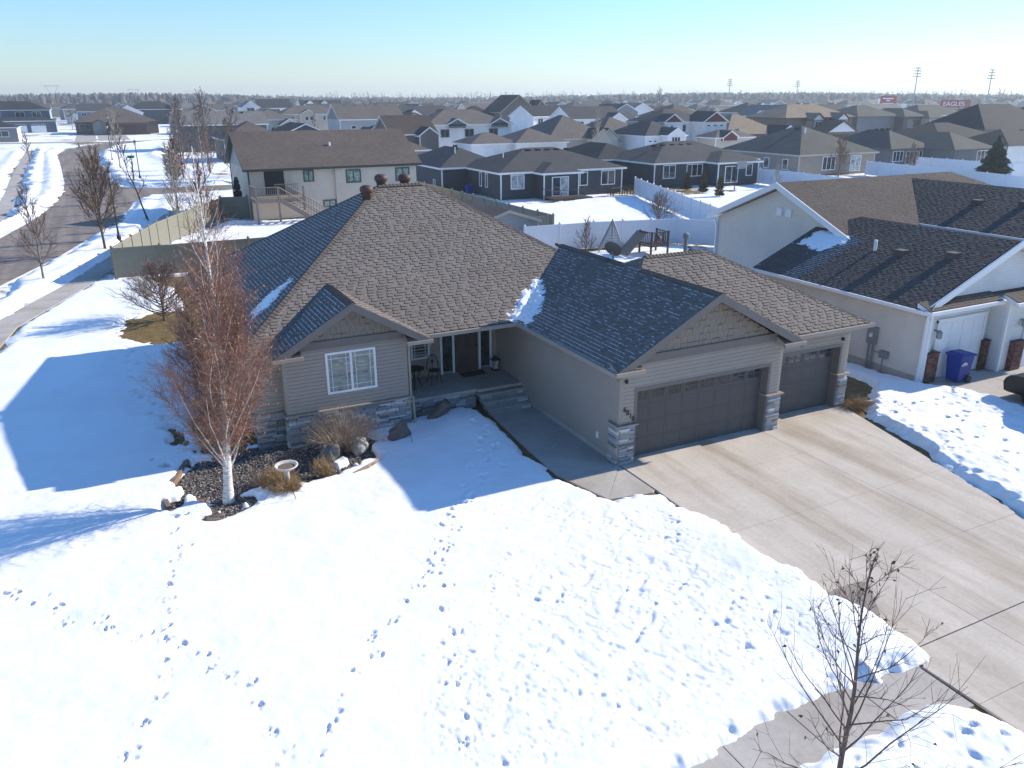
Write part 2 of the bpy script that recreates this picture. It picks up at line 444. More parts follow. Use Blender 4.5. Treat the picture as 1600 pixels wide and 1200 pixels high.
def strip(path, w, n):
    pts = []
    for i in range(len(path) - 1):
        for k in range(n):
            t = k / n; pts.append((lerp(path[i][0], path[i + 1][0], t), lerp(path[i][1], path[i + 1][1], t)))
    pts.append(path[-1]); out = []
    for i, (x, y) in enumerate(pts):
        a = pts[max(0, i - 1)]; b = pts[min(len(pts) - 1, i + 1)]; dx, dy = b[0] - a[0], b[1] - a[1]; L = math.hypot(dx, dy)
        out.append(((x - dy / L * -w / 2, y + dx / L * -w / 2), (x + dy / L * -w / 2, y - dx / L * -w / 2)))
    return [[out[i][0], out[i][1], out[i + 1][1], out[i + 1][0]] for i in range(len(out) - 1)]
slabs('sidewalk', strip(sw, 1.45, 5), -.02, .06, M_WALK, .004)
slabs('sidewalk', strip([(-23.2, 40), (-20.9, 66), (-21.3, 90), (-22.7, 120), (-24.6, 182)], 1.5, 6), -.02, .06, M_WALK, .004)
slabs('neighbor_driveway', [[(x, y), (x, y - 2.4), (x + 2.6, y - 2.4), (x + 2.6, y)] for y in (.68, -1.72, -4.12, -6.5, -8.9) for x in (14.0, 16.6, 19.2)], -.004, .1, M_WALK)
for k, (x, y, w, d) in enumerate(((-29.5, 66, 7, 4.6), (-30, 92, 8, 4.8), (-31, 118, 9, 5), (-33, 150, 11, 5.5))):
    struct(sheet('side_driveway', [(x, y), (x + w + 3, y), (x + w + 3, y + d), (x, y + d)], -.03, M_WALK).build('side_driveway', M_WALK))
for poly in ([(-38, 216), (-15, 213.5), (-12, 217.5), (-12, 290), (-17, 290), (-17, 222), (-38, 222)], [(-11.5, 221), (-4, 223.5), (-4, 262), (-11.5, 262)]):
    struct(sheet('side_driveway', poly, -.03, M_WALK).build('side_driveway', M_WALK))

# ------------------------------------------------------------------ snow
BED = [(-11.55, 4.1), (-11.75, 3.2), (-11.35, 2.3), (-10.6, 1.85), (-9.7, 2.25), (-9.2, 2.6), (-8.6, 2.35), (-8.1, 2.5), (-7.2, 3.1), (-6.3, 3.55), (-5.6, 4.3), (-5.9, 5.6), (-8.1, 5.9), (-9.3, 6.0), (-10.6, 6.2)]
BED2 = [(-9.3, 5.6), (-10.7, 6.0), (-10.6, 9), (-9.6, 12), (-9.0, 12)]
rs = np.random.RandomState(11)
def prints(trail, step, size, jit=.12):
    out = []
    for i in range(len(trail) - 1):
        (ax, ay), (bx, by) = trail[i], trail[i + 1]; L = math.hypot(bx - ax, by - ay); n = max(1, int(L / step)); ang = math.atan2(by - ay, bx - ax)
        for k in range(n):
            t = (k + rs.rand() * .3) / n; s = 1 if (k % 2) else -1
            out.append((lerp(ax, bx, t) - math.sin(ang) * s * jit + rs.randn() * .03, lerp(ay, by, t) + math.cos(ang) * s * jit + rs.randn() * .03, ang + rs.randn() * .3, size * rs.uniform(.8, 1.2), rs.uniform(.6, 1.1)))
    return out
FP = []
T1 = [(-11.68, 1.57), (-11.68, .76), (-11.97, -.28), (-12.01, -1.32), (-12.19, -2.3), (-12.23, -3.24), (-12.44, -4.36), (-12.64, -5.09), (-12.95, -5.62), (-13.3, -6.5)]
T2 = [(-16.4, 1.6), (-15.25, .58), (-14.62, -.12), (-13.89, -1.21), (-13.09, -1.84), (-12.66, -2.46), (-11.9, -3.0), (-11.27, -4.41), (-10.82, -5.9), (-10.7, -6.61), (-10.5, -8)]
T3 = [(-3.7, .9), (-5.23, -.48), (-6.07, -1.62), (-6.91, -2.98), (-7.6, -3.68), (-8.57, -4.57), (-9.19, -5.37), (-9.69, -5.93), (-10.12, -6.97), (-10.6, -8)]
T5 = [(-12.05, 18.76), (-11.99, 16.78), (-11.93, 14.56), (-11.77, 12.18), (-11.53, 10.35), (-11.39, 8.74), (-11.4, 7.0)]
T6 = [(-1.9, 4.6), (-2.42, 3.03), (-3.76, 1.47), (-4.32, .44), (-5.07, -.3)]
def tracks(trail, step, spread):
    out = []
    for (x, y, a, s, dp) in prints(trail, step, .1, .05):
        for _ in range(rs.randint(4, 8)): out.append((x + rs.randn() * spread * .8, y + rs.randn() * spread * .8, rs.uniform(0, 6), rs.uniform(.045, .10), rs.uniform(.6, 1.15)))
    return out
FP += tracks(T1, .46, .10) + tracks(T2, .46, .11) + tracks(T3, .44, .11)
FP += prints(T5, .62, .20, .14) + prints(T6, .45, .2, .2) + prints([(-2.6, 4.0), (-3.0, 2.0), (-3.4, .8)], .5, .19, .12)
FP += tracks([(-5.6, -1.4), (-6.4, -2.6), (-7.0, -4.2), (-7.6, -6.4), (-8.4, -8.4)], .7, .12)
DENSE = [(-5.4, -1.0), (-2.4, -.4), (-.6, -2.6), (.1, -7.1), (-1.0, -9.2), (-4.0, -9.4), (-7.0, -8.8), (-8.9, -7.9), (-8.0, -5.4), (-6.2, -4.6), (-5.7, -3.4), (-4.3, -2.6)]
px = rs.uniform(-9.5, .2, 9000); py = rs.uniform(-9.5, -.3, 9000)
sdv_ = psdf(DENSE, px, py); dens = vnoise(px * .45, py * .45, 3, 5)
k_ = 0
for i in np.where((sdv_ > 0) & (rs.rand(9000) < sstep(.32, .62, dens)))[0]:
    a = rs.choice([.6, -.9, 2.2]) + rs.randn() * .5
    FP.append((px[i], py[i], a, rs.uniform(.03, .085) * (1.8 if rs.rand() < .06 else 1), rs.uniform(.15, .55))); k_ += 1
    if k_ > 1700: break
for i in range(150):     # stray marks elsewhere on the lawn
    FP.append((rs.uniform(-16, 0), rs.uniform(-11, 2.5), rs.uniform(0, 6), rs.uniform(.03, .06), rs.uniform(.2, .5)))
def stamp(H, x0, y0, res, fps, depth=.075):
    ny, nx = H.shape
    for (fx, fy, an, s, dp) in fps:
        R = s * 1.9; i0 = int((fx - R - x0) / res); i1 = int((fx + R - x0) / res) + 2; j0 = int((fy - R - y0) / res); j1 = int((fy + R - y0) / res) + 2
        i0, j0, i1, j1 = max(0, i0), max(0, j0), min(nx, i1), min(ny, j1)
        if i1 <= i0 or j1 <= j0: continue
        xs = x0 + np.arange(i0, i1) * res - fx; ys = y0 + np.arange(j0, j1) * res - fy; X, Y = np.meshgrid(xs, ys)
        u = (X * math.cos(an) + Y * math.sin(an)) / s; v = (-X * math.sin(an) + Y * math.cos(an)) / (s * .55)
        r = np.sqrt(u * u + v * v) + .7 * (vnoise((X + fx) * 11, (Y + fy) * 11, 2) - .5)
        H[j0:j1, i0:i1] += dp * (-depth * min(1, s / .15) * (1 - sstep(.15, 1.1, r)) + .10 * min(s, .12) * np.exp(-((r - 1.15) / .25) ** 2))
LAWN_P = [(.40, -9.50), (.56, -7.0), (.36, -4.6), (.02, -2.0), (-1.35, -1.85), (-2.08, .1), (-2.0, 2.6), (-1.82, 5.2), (-2.2, 6.0), (-4.3, 6.0), (-8.2, 5.9), (-9.2, 6.2), (-9.3, 30), (-10.6, 33.9), (-13.2, 34.2), (-16.4, 25.4), (-17.1, 20), (-19.7, 5), (-21, -4), (-21, -9.78), (-4.5, -9.72), (-1.2, -9.58)]
def lawn_h(near):
    def fn(X, Y):
        e = psdf(LAWN_P, X, Y)
        wob = (vnoise(X * 1.1, Y * 1.1, 4, 1) - .5) * .55 + (vnoise(X * 5, Y * 5, 3, 2) - .5) * .16
        e = e + wob * sstep(1.6, .3, e) + np.where((X > -.9) & (Y < -7.6), .1, 0)
        bed = -psdf(BED, X, Y) + wob * .9
        e = np.minimum(e, bed + sstep(.50, .66, vnoise(X * 1.3, Y * 1.3, 3, 9)) * .8)
        e = np.minimum(e, -psdf(BED2, X, Y) + wob * 1.4)
        # thawed grass round the corner bush
        ga = np.hypot((X + 10.2) / 2.0, (Y - 21.8) / 3.0); e = np.minimum(e, (ga - 1) * 1.3 + wob * 1.5)
        hole = sstep(.50, .60, vnoise(X * 1.5, Y * .8, 4, 61)) * np.exp(-((X + 11.1) / .75) ** 2) * sstep(5.0, 6, Y) * sstep(11.5, 8.5, Y)
        e = np.where(hole > .25, np.minimum(e, .25 - hole), e)
        d = .135 + .05 * (vnoise(X * .25, Y * .25, 3, 4) - .5) + .035 * (vnoise(X * 1.3, Y * 1.3, 3, 6) - .5)
        d += .10 * np.exp(-((X - .0) / 1.1) ** 2) * sstep(-3.0, -6.0, Y) * (.5 + vnoise(X * .9, Y * .9, 2, 8))     # shovelled bank along the drive
        d += .22 * np.exp(-((X + 2.6) ** 2 / 1.4 + (Y - 4.4) ** 2 / 2.2))                                         # heap by the porch
        d -= .06 * sstep(-10, -12.5, X) * sstep(4, 8, Y)
        H = -.06 + (d + .06) * sstep(-.02, .34, e) ** .7 * (e > -.05)
        H += sstep(0, .4, e) * (.016 * (vnoise(X * 1.1, Y * 2.6, 4, 71) - .5) + .007 * (vnoise(X * 7, Y * 9, 3, 72) - .5))
        # rough crust in the trodden part
        rough = sstep(-.4, 2.6, psdf(DENSE, X, Y) + 1.6 * (vnoise(X * .6, Y * .6, 3, 19) - .5))
        H += rough * (.030 * (vnoise(X * 3.2, Y * 3.2, 3, 12) - .5) + .020 * (vnoise(X * 10, Y * 10, 2, 13) - .5)) * sstep(0, .3, e)
        ca, sa = .82, .57; U = X * ca + Y * sa; W = -X * sa + Y * ca
        pit = sstep(.60, .78, vnoise(U * 1.6, W * 4.2, 4, 15)) * .03 + sstep(.60, .74, vnoise(U * 6.5, W * 3.6, 3, 16)) * .018 * sstep(.35, .6, vnoise(X * .5, Y * .5, 2, 17))
        H -= rough * pit * sstep(.05, .4, e)
        H += .008 * (vnoise(X * 4, Y * 4, 3, 14) - .5) * sstep(0, .3, e)
        if near is not None:
            stamp(H, X[0, 0], Y[0, 0], near, [f for f in FP])
        H = np.where(e < -.05, -.2, H)
        return H
    return fn
hfield('lawn_snow', 'trodden white snow covering the front lawn', -16.6, .72, -10.0, 6.2, .033, lawn_h(.033), -.052)
hfield('lawn_snow', 'blue shaded snow along the side yard', -21, -9.0, 6.1635, 34.4, .09, lawn_h(.09), -.052)

# snow between the driveway and the neighbour's drive
NB = [(9.35, -.6), (10.4, .2), (11.8, 1.4), (12.2, 3.2), (12.9, 4.3), (13.45, 2.4), (13.45, .9), (13.9, .35), (14.35, -.3), (14.5, -2.0), (14.3, -4.5), (13.9, -8.6), (13.5, -10.5), (6.9, -10.5), (7.1, -8.6), (7.75, -6.2), (8.55, -3.4)]
def nb_h(X, Y):
    e = psdf(NB, X, Y); wob = (vnoise(X * 1.3, Y * 1.3, 4, 21) - .5) * .8
    e = e + wob * sstep(1.5, .2, e)
    edge = np.abs(X - (9.25 + .27 * Y)); lump = np.exp(-(edge / 1.5) ** 2) + .8 * np.exp(-((X - 13.6) / .8) ** 2) * sstep(.2, -1.5, Y)
    d = .16 + .10 * (vnoise(X * .5, Y * .5, 3, 22) - .5) + lump * (.16 * (vnoise(X * 1.7, Y * 1.7, 3, 23) - .35) + .13 * (vnoise(X * 4.2, Y * 4.2, 2, 24) - .45)) + .035 * (vnoise(X * 3, Y * 3, 3, 25) - .5)
    H = -.06 + (d + .06) * sstep(-.02, .35, e)
    H = np.where(e < -.05, -.2, H)
    stamp(H, X[0, 0], Y[0, 0], .045, [(rs.uniform(9, 14), rs.uniform(-9, .5), rs.uniform(0, 6), rs.uniform(.07, .18), rs.uniform(.4, 1.1)) for _ in range(160)])
    return H
hfield('lawn_snow', 'lumpy snow bank between the two driveways', 6.4, 14.8, -10.8, 4.6, .045, nb_h, -.052)
# boulevard snow in the bottom right corner
BV = [(-9, -10.45), (-3.6, -10.40), (-1.5, -10.38), (-.55, -10.42), (.1, -10.85), (.42, -11.6), (.5, -13.2), (-9, -13.2)]
def bv_h(X, Y):
    e = psdf(BV, X, Y) + (vnoise(X * 1.4, Y * 1.4, 4, 31) - .5) * .5
    d = .26 + .12 * (vnoise(X * .8, Y * .8, 3, 32) - .5) + .05 * (vnoise(X * 4, Y * 4, 3, 33) - .5)
    H = -.07 + (d + .07) * sstep(-.02, .55, e); H = np.where(e < -.05, -.2, H)
    stamp(H, X[0, 0], Y[0, 0], .04, [(rs.uniform(-6, .3), rs.uniform(-13, -10.8), rs.uniform(0, 6), rs.uniform(.06, .16), rs.uniform(.5, 1.2)) for _ in range(60)])
    return H
hfield('boulevard_snow', 'snow heap on the boulevard at the foot of the young maple', -9, .7, -13.2, -10.0, .04, bv_h, -.066)
# banks along the curving side street
def bank(name, label, poly, hgt, seed, res=.22, box=None):
    xs = [p[0] for p in poly]; ys = [p[1] for p in poly]
    def fn(X, Y):
        e = psdf(poly, X, Y); e = e + ((vnoise(X * .5, Y * .5, 4, seed) - .5) * 1.8 + (vnoise(X * 2, Y * 2, 3, seed + 5) - .5) * .6) * sstep(2.5, .0, e)
        d = hgt * (.35 + .65 * np.exp(-((e - 1.0) / 1.1) ** 2)) * (.7 + .6 * vnoise(X * .35, Y * .2, 4, seed + 1)) + .08 * (vnoise(X * 1.2, Y * .8, 3, seed + 2) - .5)
        return np.where(e < -.1, -.3, -.07 + (d + .07) * sstep(-.05, .8, e))
    return hfield(name, label, min(xs) - 1, max(xs) + 1, min(ys) - 1, max(ys) + 1, res, fn, -.066)
bank('snow_bank', 'snow strip between our sidewalk and the side street', [(-20.4, 8), (-18.6, 22), (-17.9, 35.5), (-15.2, 44), (-12.9, 53.4), (-10.8, 62.3), (-9.3, 74), (-8.2, 78.6), (-5, 80), (-5.2, 70), (-8.6, 58), (-11.4, 46), (-15.1, 34), (-17.9, 26.4), (-18.5, 20), (-21.3, 5)], .30, 41)
bank('snow_bank', 'ploughed snow bank on the far side of the curving street', [(-20.3, 53), (-18.6, 63), (-17.5, 72), (-16.6, 85), (-16.8, 101), (-18.3, 138), (-19.7, 164), (-18.7, 182), (-23.6, 182), (-21.8, 120), (-20.4, 90), (-20.0, 66), (-22.2, 48)], .55, 51)
bank('snow_bank', 'ploughed snow corner at the street junction by the sign', [(-8, 90), (-9.9, 93.4), (-10.7, 105), (-11.3, 124), (-12.1, 146), (-11.3, 169), (-8.6, 189), (-2.5, 203), (8, 212), (16, 205), (2, 180), (-2, 150), (0, 120), (2, 100), (6, 92), (6, 89.2)], .42, 61, .35)
bank('snow_bank', 'snow strip between the neighbours yard and the cross street', [(-7.6, 78.4), (-5, 80.3), (12, 79.6), (12, 74), (-4, 73)], .25, 71)
bank('snow_bank', 'snow mounds beyond the far sidewalk', [(-24.2, 66), (-22.3, 66), (-22.6, 90), (-23.9, 120), (-25.6, 180), (-36, 180), (-33, 120), (-31, 90), (-28, 66)], .38, 81, .35)
# yard snow behind the houses
bank('yard_snow', 'bright snow in the back yard behind the white fence', [(27.5, 31), (38.3, 54), (32, 54.6), (22.5, 52), (17.8, 46), (17.8, 31)], .16, 91, .3)
bank('yard_snow', 'snow in the fenced yard of the split level house', [(-11.4, 34.8), (-3.0, 55.8), (5, 52), (13, 52), (16.3, 52), (16.3, 34.8)], .18, 93, .3)
bank('yard_snow', 'snow in the back yard with the basketball hoop', [(39.6, 52), (57.6, 54), (56.8, 40), (33, 33)], .15, 95, .3)
bank('yard_snow', 'snow in our back yard behind the garage', [(9.8, 19), (11, 29.6), (24.5, 28), (16.2, 17), (13, 11)], .14, 97, .2)
# ------------------------------------------------------------------ the ranch house
K = .602; KG = .540; EZ = 2.95
house = thing('ranch_house', 'taupe ranch house with brown shingle hip roof and three car garage', 'house', (-2, 9, 0))
# --- solid backing walls (behind the siding boards)
def siding(mb, x, y, ux, uy, w, z0, z1, nx, ny, ex=.115, gap=0.):
    """lap boards on a vertical rectangle from (x,y) along (ux,uy); (nx,ny) points outward"""
    z = math.floor(z0 / ex) * ex
    while z < z1 - 1e-3:
        a, b = max(z, z0), min(z + ex, z1); z += ex
        if b - a < .01: continue
        o0 = .040; o1 = .024; a2 = a + .013 if a + .02 < b else a
        p = lambda s, o, zz: (x + ux * s + nx * o, y + uy * s + ny * o, zz)
        mb.add([p(0, o0, a2), p(w, o0, a2), p(w, o1, b), p(0, o1, b), p(0, 0, a2), p(w, 0, a2), p(0, 0, b), p(w, 0, b)], [(0, 1, 2, 3), (4, 5, 1, 0), (3, 2, 7, 6)])
core = MB()
core.box(-8.9, 4.8, 8.05, 17.9, 0, EZ - .02)                       # main body behind the porch
core.box(-8.9, -4.30, 5.92, 8.05, 0, EZ - .02)
core.box(-8.06, -4.34, 5.47, 5.92, 0, EZ - .02)                    # bay
core.box(.02, .42, .02, 8.05, 0, EZ - .02)                         # garage left wall
core.box(.42, .53, .02, .3, 0, EZ - .02); core.box(.53, 5.39, .02, .3, 2.16, EZ - .02); core.box(5.39, 5.88, .02, .3, 0, EZ - .02)
core.box(5.6, 5.88, .3, .8, 0, EZ - .02)
core.box(5.88, 6.24, .52, .8, 0, EZ - .02); core.box(6.24, 8.99, .52, .8, 2.16, EZ - .02); core.box(8.99, 9.34, .52, .8, 0, EZ - .02)
core.box(9.06, 9.34, .8, 8.0, 0, EZ - .02); core.box(.42, 9.06, 7.7, 8.0, 0, EZ - .02)
core.build('wall_core', M_SIDE, house)
w = MB()
siding(w, 0, 8.05, 0, -1, 8.03, .14, EZ, -1, 0)                     # garage side, faces the walk
w.build('wall', M_SIDE, house)
w = MB()
siding(w, .0, 0, 1, 0, .50, 1.22, EZ, 0, -1); siding(w, .5, 0, 1, 0, 4.92, 2.20, EZ, 0, -1); siding(w, 5.42, 0, 1, 0, .48, 1.22, EZ, 0, -1)
w.build('wall', M_SIDE, house)
w = MB()
siding(w, 5.9, .5, 1, 0, .32, 0, EZ, 0, -1); siding(w, 6.22, .5, 1, 0, 2.8, 2.20, EZ, 0, -1); siding(w, 9.02, .5, 1, 0, .34, 1.18, EZ, 0, -1)
siding(w, 9.36, .5, 0, 1, 7.5, 0, EZ, 1, 0)
w.build('wall', M_SIDE, house)
w = MB()
siding(w, -8.08, 5.45, 1, 0, 3.76, 1.04, EZ, 0, -1); siding(w, -8.08, 5.9, 0, -1, .45, 1.04, EZ, -1, 0)
siding(w, -4.32, 5.45, 0, 1, 2.6, .3, EZ, 1, 0)
w.build('wall', M_SIDE, house)
w = MB()
siding(w, -8.92, 5.9, 1, 0, .84, 1.04, EZ, 0, -1); siding(w, -8.92, 17.9, 0, -1, 12.0, .2, EZ, -1, 0)
w.build('wall', M_SIDE, house)
w = MB()
siding(w, -4.32, 8.03, 1, 0, 4.32, .62, EZ, 0, -1)
w.build('wall', M_SIDE, house)
# corner boards
for (x, y) in ((-.012, -.012), (5.86, -.012), (9.33, .488), (-8.095, 5.435), (-4.375, 5.435), (-8.935, 5.885)):
    z0 = 1.05 if y > 3 else 1.2
    if abs(x - 5.86) < .01: z0 = 1.2
    MB().box(x - .036, x + .062, y - .012, y + .062, z0, EZ - .01).build('corner_trim', M_FASC, house)
f = MB(); f.box(-.03, .0, .4, 7.9, -.05, .14); f.build('foundation', M_WALK, house)

# --- roof: shingled slopes
class Slope:
    def __init__(s, o, u, v):   # origin on the eave, unit along the eave, unit up the slope
        s.o, s.u, s.v = Vector(o), Vector(u).normalized(), Vector(v).normalized(); s.n = s.u.cross(s.v).normalized()
        if s.n.z < 0: s.n = -s.n
    def st(s, p): d = Vector(p) - s.o; return d.dot(s.u), d.dot(s.v)
    def p(s, a, b, h=0.): return s.o + s.u * a + s.v * b + s.n * h
def span(poly, t):
    xs = []
    n = len(poly)
    for i in range(n):
        (a, b), (c, d) = poly[i], poly[(i + 1) % n]
        if (b - t) * (d - t) < 0: xs.append(a + (c - a) * (t - b) / (d - b))
    return (min(xs), max(xs)) if len(xs) >= 2 else None
def shingle(slope, poly3, rng, out, frost=None, ex=.128, hs=(.005, .006, .019, .024), widths=(.12, .16, .21, .27), amt=1.0):
    """tabs in courses over a convex polygon; appended to out as (centre, verts, tone)"""
    poly = [slope.st(p) for p in poly3]; tm = max(p[1] for p in poly); t0 = min(p[1] for p in poly)
    i0 = math.floor(t0 / ex)
    for i in range(i0, int(tm / ex) + 1):
        a, b = i * ex, (i + 1) * ex
        e = 1e-3
        sa = span(poly, min(max(a, t0 + e), tm - e)); sb = span(poly, min(max(b, t0 + e), tm - e))
        if not sa or not sb: continue
        r2 = random.Random(i * 7919 + 13); s = min(sa[0], sb[0]) - r2.random() * .4
        kk_ = r2.randrange(2); end = max(sa[1], sb[1]); s = math.floor(s * 4) / 4 - r2.random() * .3
        while s < end:
            kk_ += 1; thick = kk_ % 2 == 0; wd = r2.uniform(.13, .22) if thick else r2.uniform(.10, .20)
            if r2.random() < .10: kk_ += 1
            q = s + wd
            l0, l1 = max(s, sa[0]), min(q - .004, sa[1]); m0, m1 = max(s, sb[0]), min(q - .004, sb[1])
            hh = (hs[3] if thick else hs[0]) * rng.uniform(.9, 1.15); tone = rng.choice((.90, .96, 1.0, 1.03, 1.08)) * rng.uniform(.97, 1.03)
            if l1 - l0 > .01 or m1 - m0 > .01:
                l1 = max(l1, l0 + 1e-3); m1 = max(m1, m0 + 1e-3)
                aa, bb = max(a, t0), min(b, tm)
                V = [slope.p(l0, aa, hh), slope.p(l1, aa, hh), slope.p(m1, bb, .004), slope.p(m0, bb, .004), slope.p(l0, aa, hh - .009 if hh > .012 else -.004), slope.p(l1, aa, hh - .009 if hh > .012 else -.004)]
                out.append((slope.p((l0 + l1) / 2, (aa + bb) / 2), V, tone))
                if frost is not None:
                    fr = frost(slope.p((l0 + l1) / 2, aa))
                    if rng.random() < fr[0]:
                        dpt = ex * fr[1] * rng.uniform(.4, 1.2); x0 = l0 + rng.uniform(-.02, .12) * wd; x1 = l1 - rng.uniform(-.02, .08) * wd
                        if x1 - x0 > .03:
                            fr[2].append([slope.p(x0, aa - .004, -.002), slope.p(x1, aa - .004, -.002), slope.p(x1 - rng.uniform(0, .04), aa - dpt, .012), slope.p(x0 + rng.uniform(0, .04), aa - dpt * rng.uniform(.5, 1), .012),
                                          slope.p(x0, aa, .016), slope.p(x1, aa, .016)])
            s = q
TABF = [(0, 1, 2, 3), (4, 5, 1, 0), (4, 0, 3), (5, 2, 1)]
FROSTF = [(3, 2, 5, 4), (0, 3, 4), (1, 5, 2), (0, 1, 2, 3)]
tabs = []; frost_main = []
rr = random.Random(5)
kn = math.sqrt(1 + K * K)
def mz(t): return EZ + K * t
def gz(t): return EZ + KG * t
XL, XR, YF, YB = -9.4, 5.4, 5.5, 18.5
RY = 12.0; RT = 6.5; RX0, RX1 = XL + RT, XR - RT; RZ = mz(RT)
# front slope in convex pieces: the bay gable is simply built over it
S_front = Slope((XL, YF, EZ), (1, 0, 0), (0, 1, K))
vt = 5.8 / (1 + K / KG); vx = XR - vt                       # valley top, where it meets the hip
front_poly = [(XL, YF, EZ), (-.4, YF, EZ), (vx, YF + vt, mz(vt)), (RX1, RY, RZ), (RX0, RY, RZ)]
shingle(S_front, front_poly, rr, tabs)
def fr_left(p):
    n = vnoise(np.array([p.y * .35]), np.array([p.z * .9]), 3, 77)[0]; hip = (p.y - (p.x - XL + YF))
    return (min(.95, .45 + .8 * (n - .35)) + (.4 if hip < 1.0 else 0) + .25, .18, frost_main)
S_left = Slope((XL, YB, EZ), (0, -1, 0), (1, 0, K))
shingle(S_left, [(XL, YB, EZ), (XL, YF, EZ), (RX0, RY, RZ)], rr, tabs, fr_left)
S_back = Slope((XR, YB, EZ), (-1, 0, 0), (0, -1, K))
S_right = Slope((XR, YF, EZ), (0, 1, 0), (-1, 0, K))
# garage roof
GX0, GX1, GY0, GRX, GRZ = -.4, 9.76, .1, 2.95, EZ + KG * 3.35
HT = 3.85; HY = GY0 + HT; HZ = gz(HT); HX0, HX1 = GX0 + HT, GX1 - HT; GYB = HY + HT
def fr_gar(p):
    n = vnoise(np.array([p.y * .4]), np.array([p.z * .9]), 3, 55)[0]; low = 1 - (p.z - EZ) / 2.2
    return (max(0, min(.97, .95 * low + 1.4 * (n - .42))), .17, frost_main)
S_gl = Slope((GX0, 10, EZ), (0, -1, 0), (1, 0, KG))
gl = [(GX0, -.38, EZ), (GX0, YF, EZ), (vx, YF + vt, mz(vt)), (GRX, YF + vt + .5, GRZ), (GRX, -.38, GRZ)]
shingle(S_gl, gl[::-1], rr, tabs, fr_gar)
shingle(S_gl, [(GRX, HY - .5, GRZ), (GRX, HY + .5, GRZ), (HX0, HY, HZ)], rr, tabs)
S_gf = Slope((GX0, GY0, EZ), (1, 0, 0), (0, 1, KG))
# front slope of the hip, right of the cross gable
gx_r = GRX + (GRX - GX0)               # right eave of the cross gable
gv = GRX                                # cross gable ridge meets the slope at t = 3.35
shingle(S_gf, [(gx_r - 0.0, GY0, EZ), (GX1, GY0, EZ), (HX1, HY, HZ), (HX0, HY, HZ), (GRX, GY0 + 3.35, GRZ)], rr, tabs)
S_gr = Slope((gx_r, -.38, EZ), (0, 1, 0), (-1, 0, KG))
shingle(S_gr, [(gx_r, -.38, EZ), (gx_r, GY0, EZ), (GRX, GY0 + 3.35, GRZ), (GRX, -.38, GRZ)], rr, tabs)
# bay gable
BX0, BX1, BRX, BK = -8.43, -3.69, -6.06, .585
BZ = EZ + BK * 2.37; BYE = YF + (BZ - EZ) / K; BY0 = 4.98
S_bl = Slope((BX0, 9, EZ), (0, -1, 0), (1, 0, BK))
def fr_bay(p): return (.85, .26, frost_main)
shingle(S_bl, [(BX0, BY0, EZ), (BX0, YF, EZ), (BRX, BYE, BZ), (BRX, BY0, BZ)], rr, tabs, fr_bay)
S_br = Slope((BX1, BY0, EZ), (0, 1, 0), (-1, 0, BK))
shingle(S_br, [(BX1, BY0, EZ), (BX1, YF, EZ), (BRX, BYE, BZ), (BRX, BY0, BZ)], rr, tabs)
# roof deck under the shingles: one closed shape per slope
deck = MB()
def slab_poly(pts, d=(0, 0, -.10), off=-.012): deck.prism([(p[0], p[1], p[2] + off) for p in pts], d)
slab_poly(front_poly); slab_poly([(XL, YF, EZ), (XL, YB, EZ), (RX0, RY, RZ)])
slab_poly([(XL, YB, EZ), (XR, YB, EZ), (RX1, RY, RZ), (RX0, RY, RZ)]); slab_poly([(XR, YF, EZ), (XR, YB, EZ), (RX1, RY, RZ)])
slab_poly(gl); slab_poly([(GRX, HY - .5, GRZ), (GRX, HY + .5, GRZ), (HX0, HY, HZ)])
slab_poly([(gx_r, GY0, EZ), (GX1, GY0, EZ), (HX1, HY, HZ), (HX0, HY, HZ), (GRX, GY0 + 3.35, GRZ)])
slab_poly([(GX1, GY0, EZ), (GX1, GYB, EZ), (HX1, HY, HZ)]); slab_poly([(GX0 + .6, GYB, EZ), (GX1, GYB, EZ), (HX1, HY, HZ), (HX0, HY, HZ)])
slab_poly([(gx_r, -.38, EZ), (gx_r, GY0, EZ), (GRX, GY0 + 3.35, GRZ), (GRX, -.38, GRZ)])
slab_poly([(GRX, HY + .5, GRZ), (GRX, 9.0, GRZ), (5.2, 8.6, 3.6), (5.2, HY + .5, 3.6)])
slab_poly([(BX0, BY0, EZ), (BX0, YF, EZ), (BRX, BYE, BZ), (BRX, BY0, BZ)]); slab_poly([(BX1, BY0, EZ), (BX1, YF, EZ), (BRX, BYE, BZ), (BRX, BY0, BZ)])
roof = deck.build('roof', M_CAPS, house)
# eave returns at the gable ends: little shingled pents
def ereturn(x0, x1, y0, y1, z, ztop, flip):
    s = Slope((x0, y0, z), (1, 0, 0), (0, y1 - y0, ztop - z))
    shingle(s, [(x0, y0, z), (x1, y0, z), (x1, y1, ztop), (x0, y1, ztop)], rr, tabs, widths=(.24, .3))
    d = MB(); d.prism([(x0, y0, z - .1), (x0, y1, z - .1), (x0, y1, ztop - .012), (x0, y0, z - .012)], (x1 - x0, 0, 0)); d.build('eave_return', M_FASC, house)
ereturn(-8.43, -7.62, 4.96, 5.43, EZ + .0, EZ + .16, 0); ereturn(-4.42, -3.69, 4.96, 5.43, EZ + .0, EZ + .16, 0)
ereturn(-.4, .42, -.42, -.02, EZ + .0, EZ + .14, 0); ereturn(5.55, 6.3, -.42, -.02, EZ + .0, EZ + .14, 0)
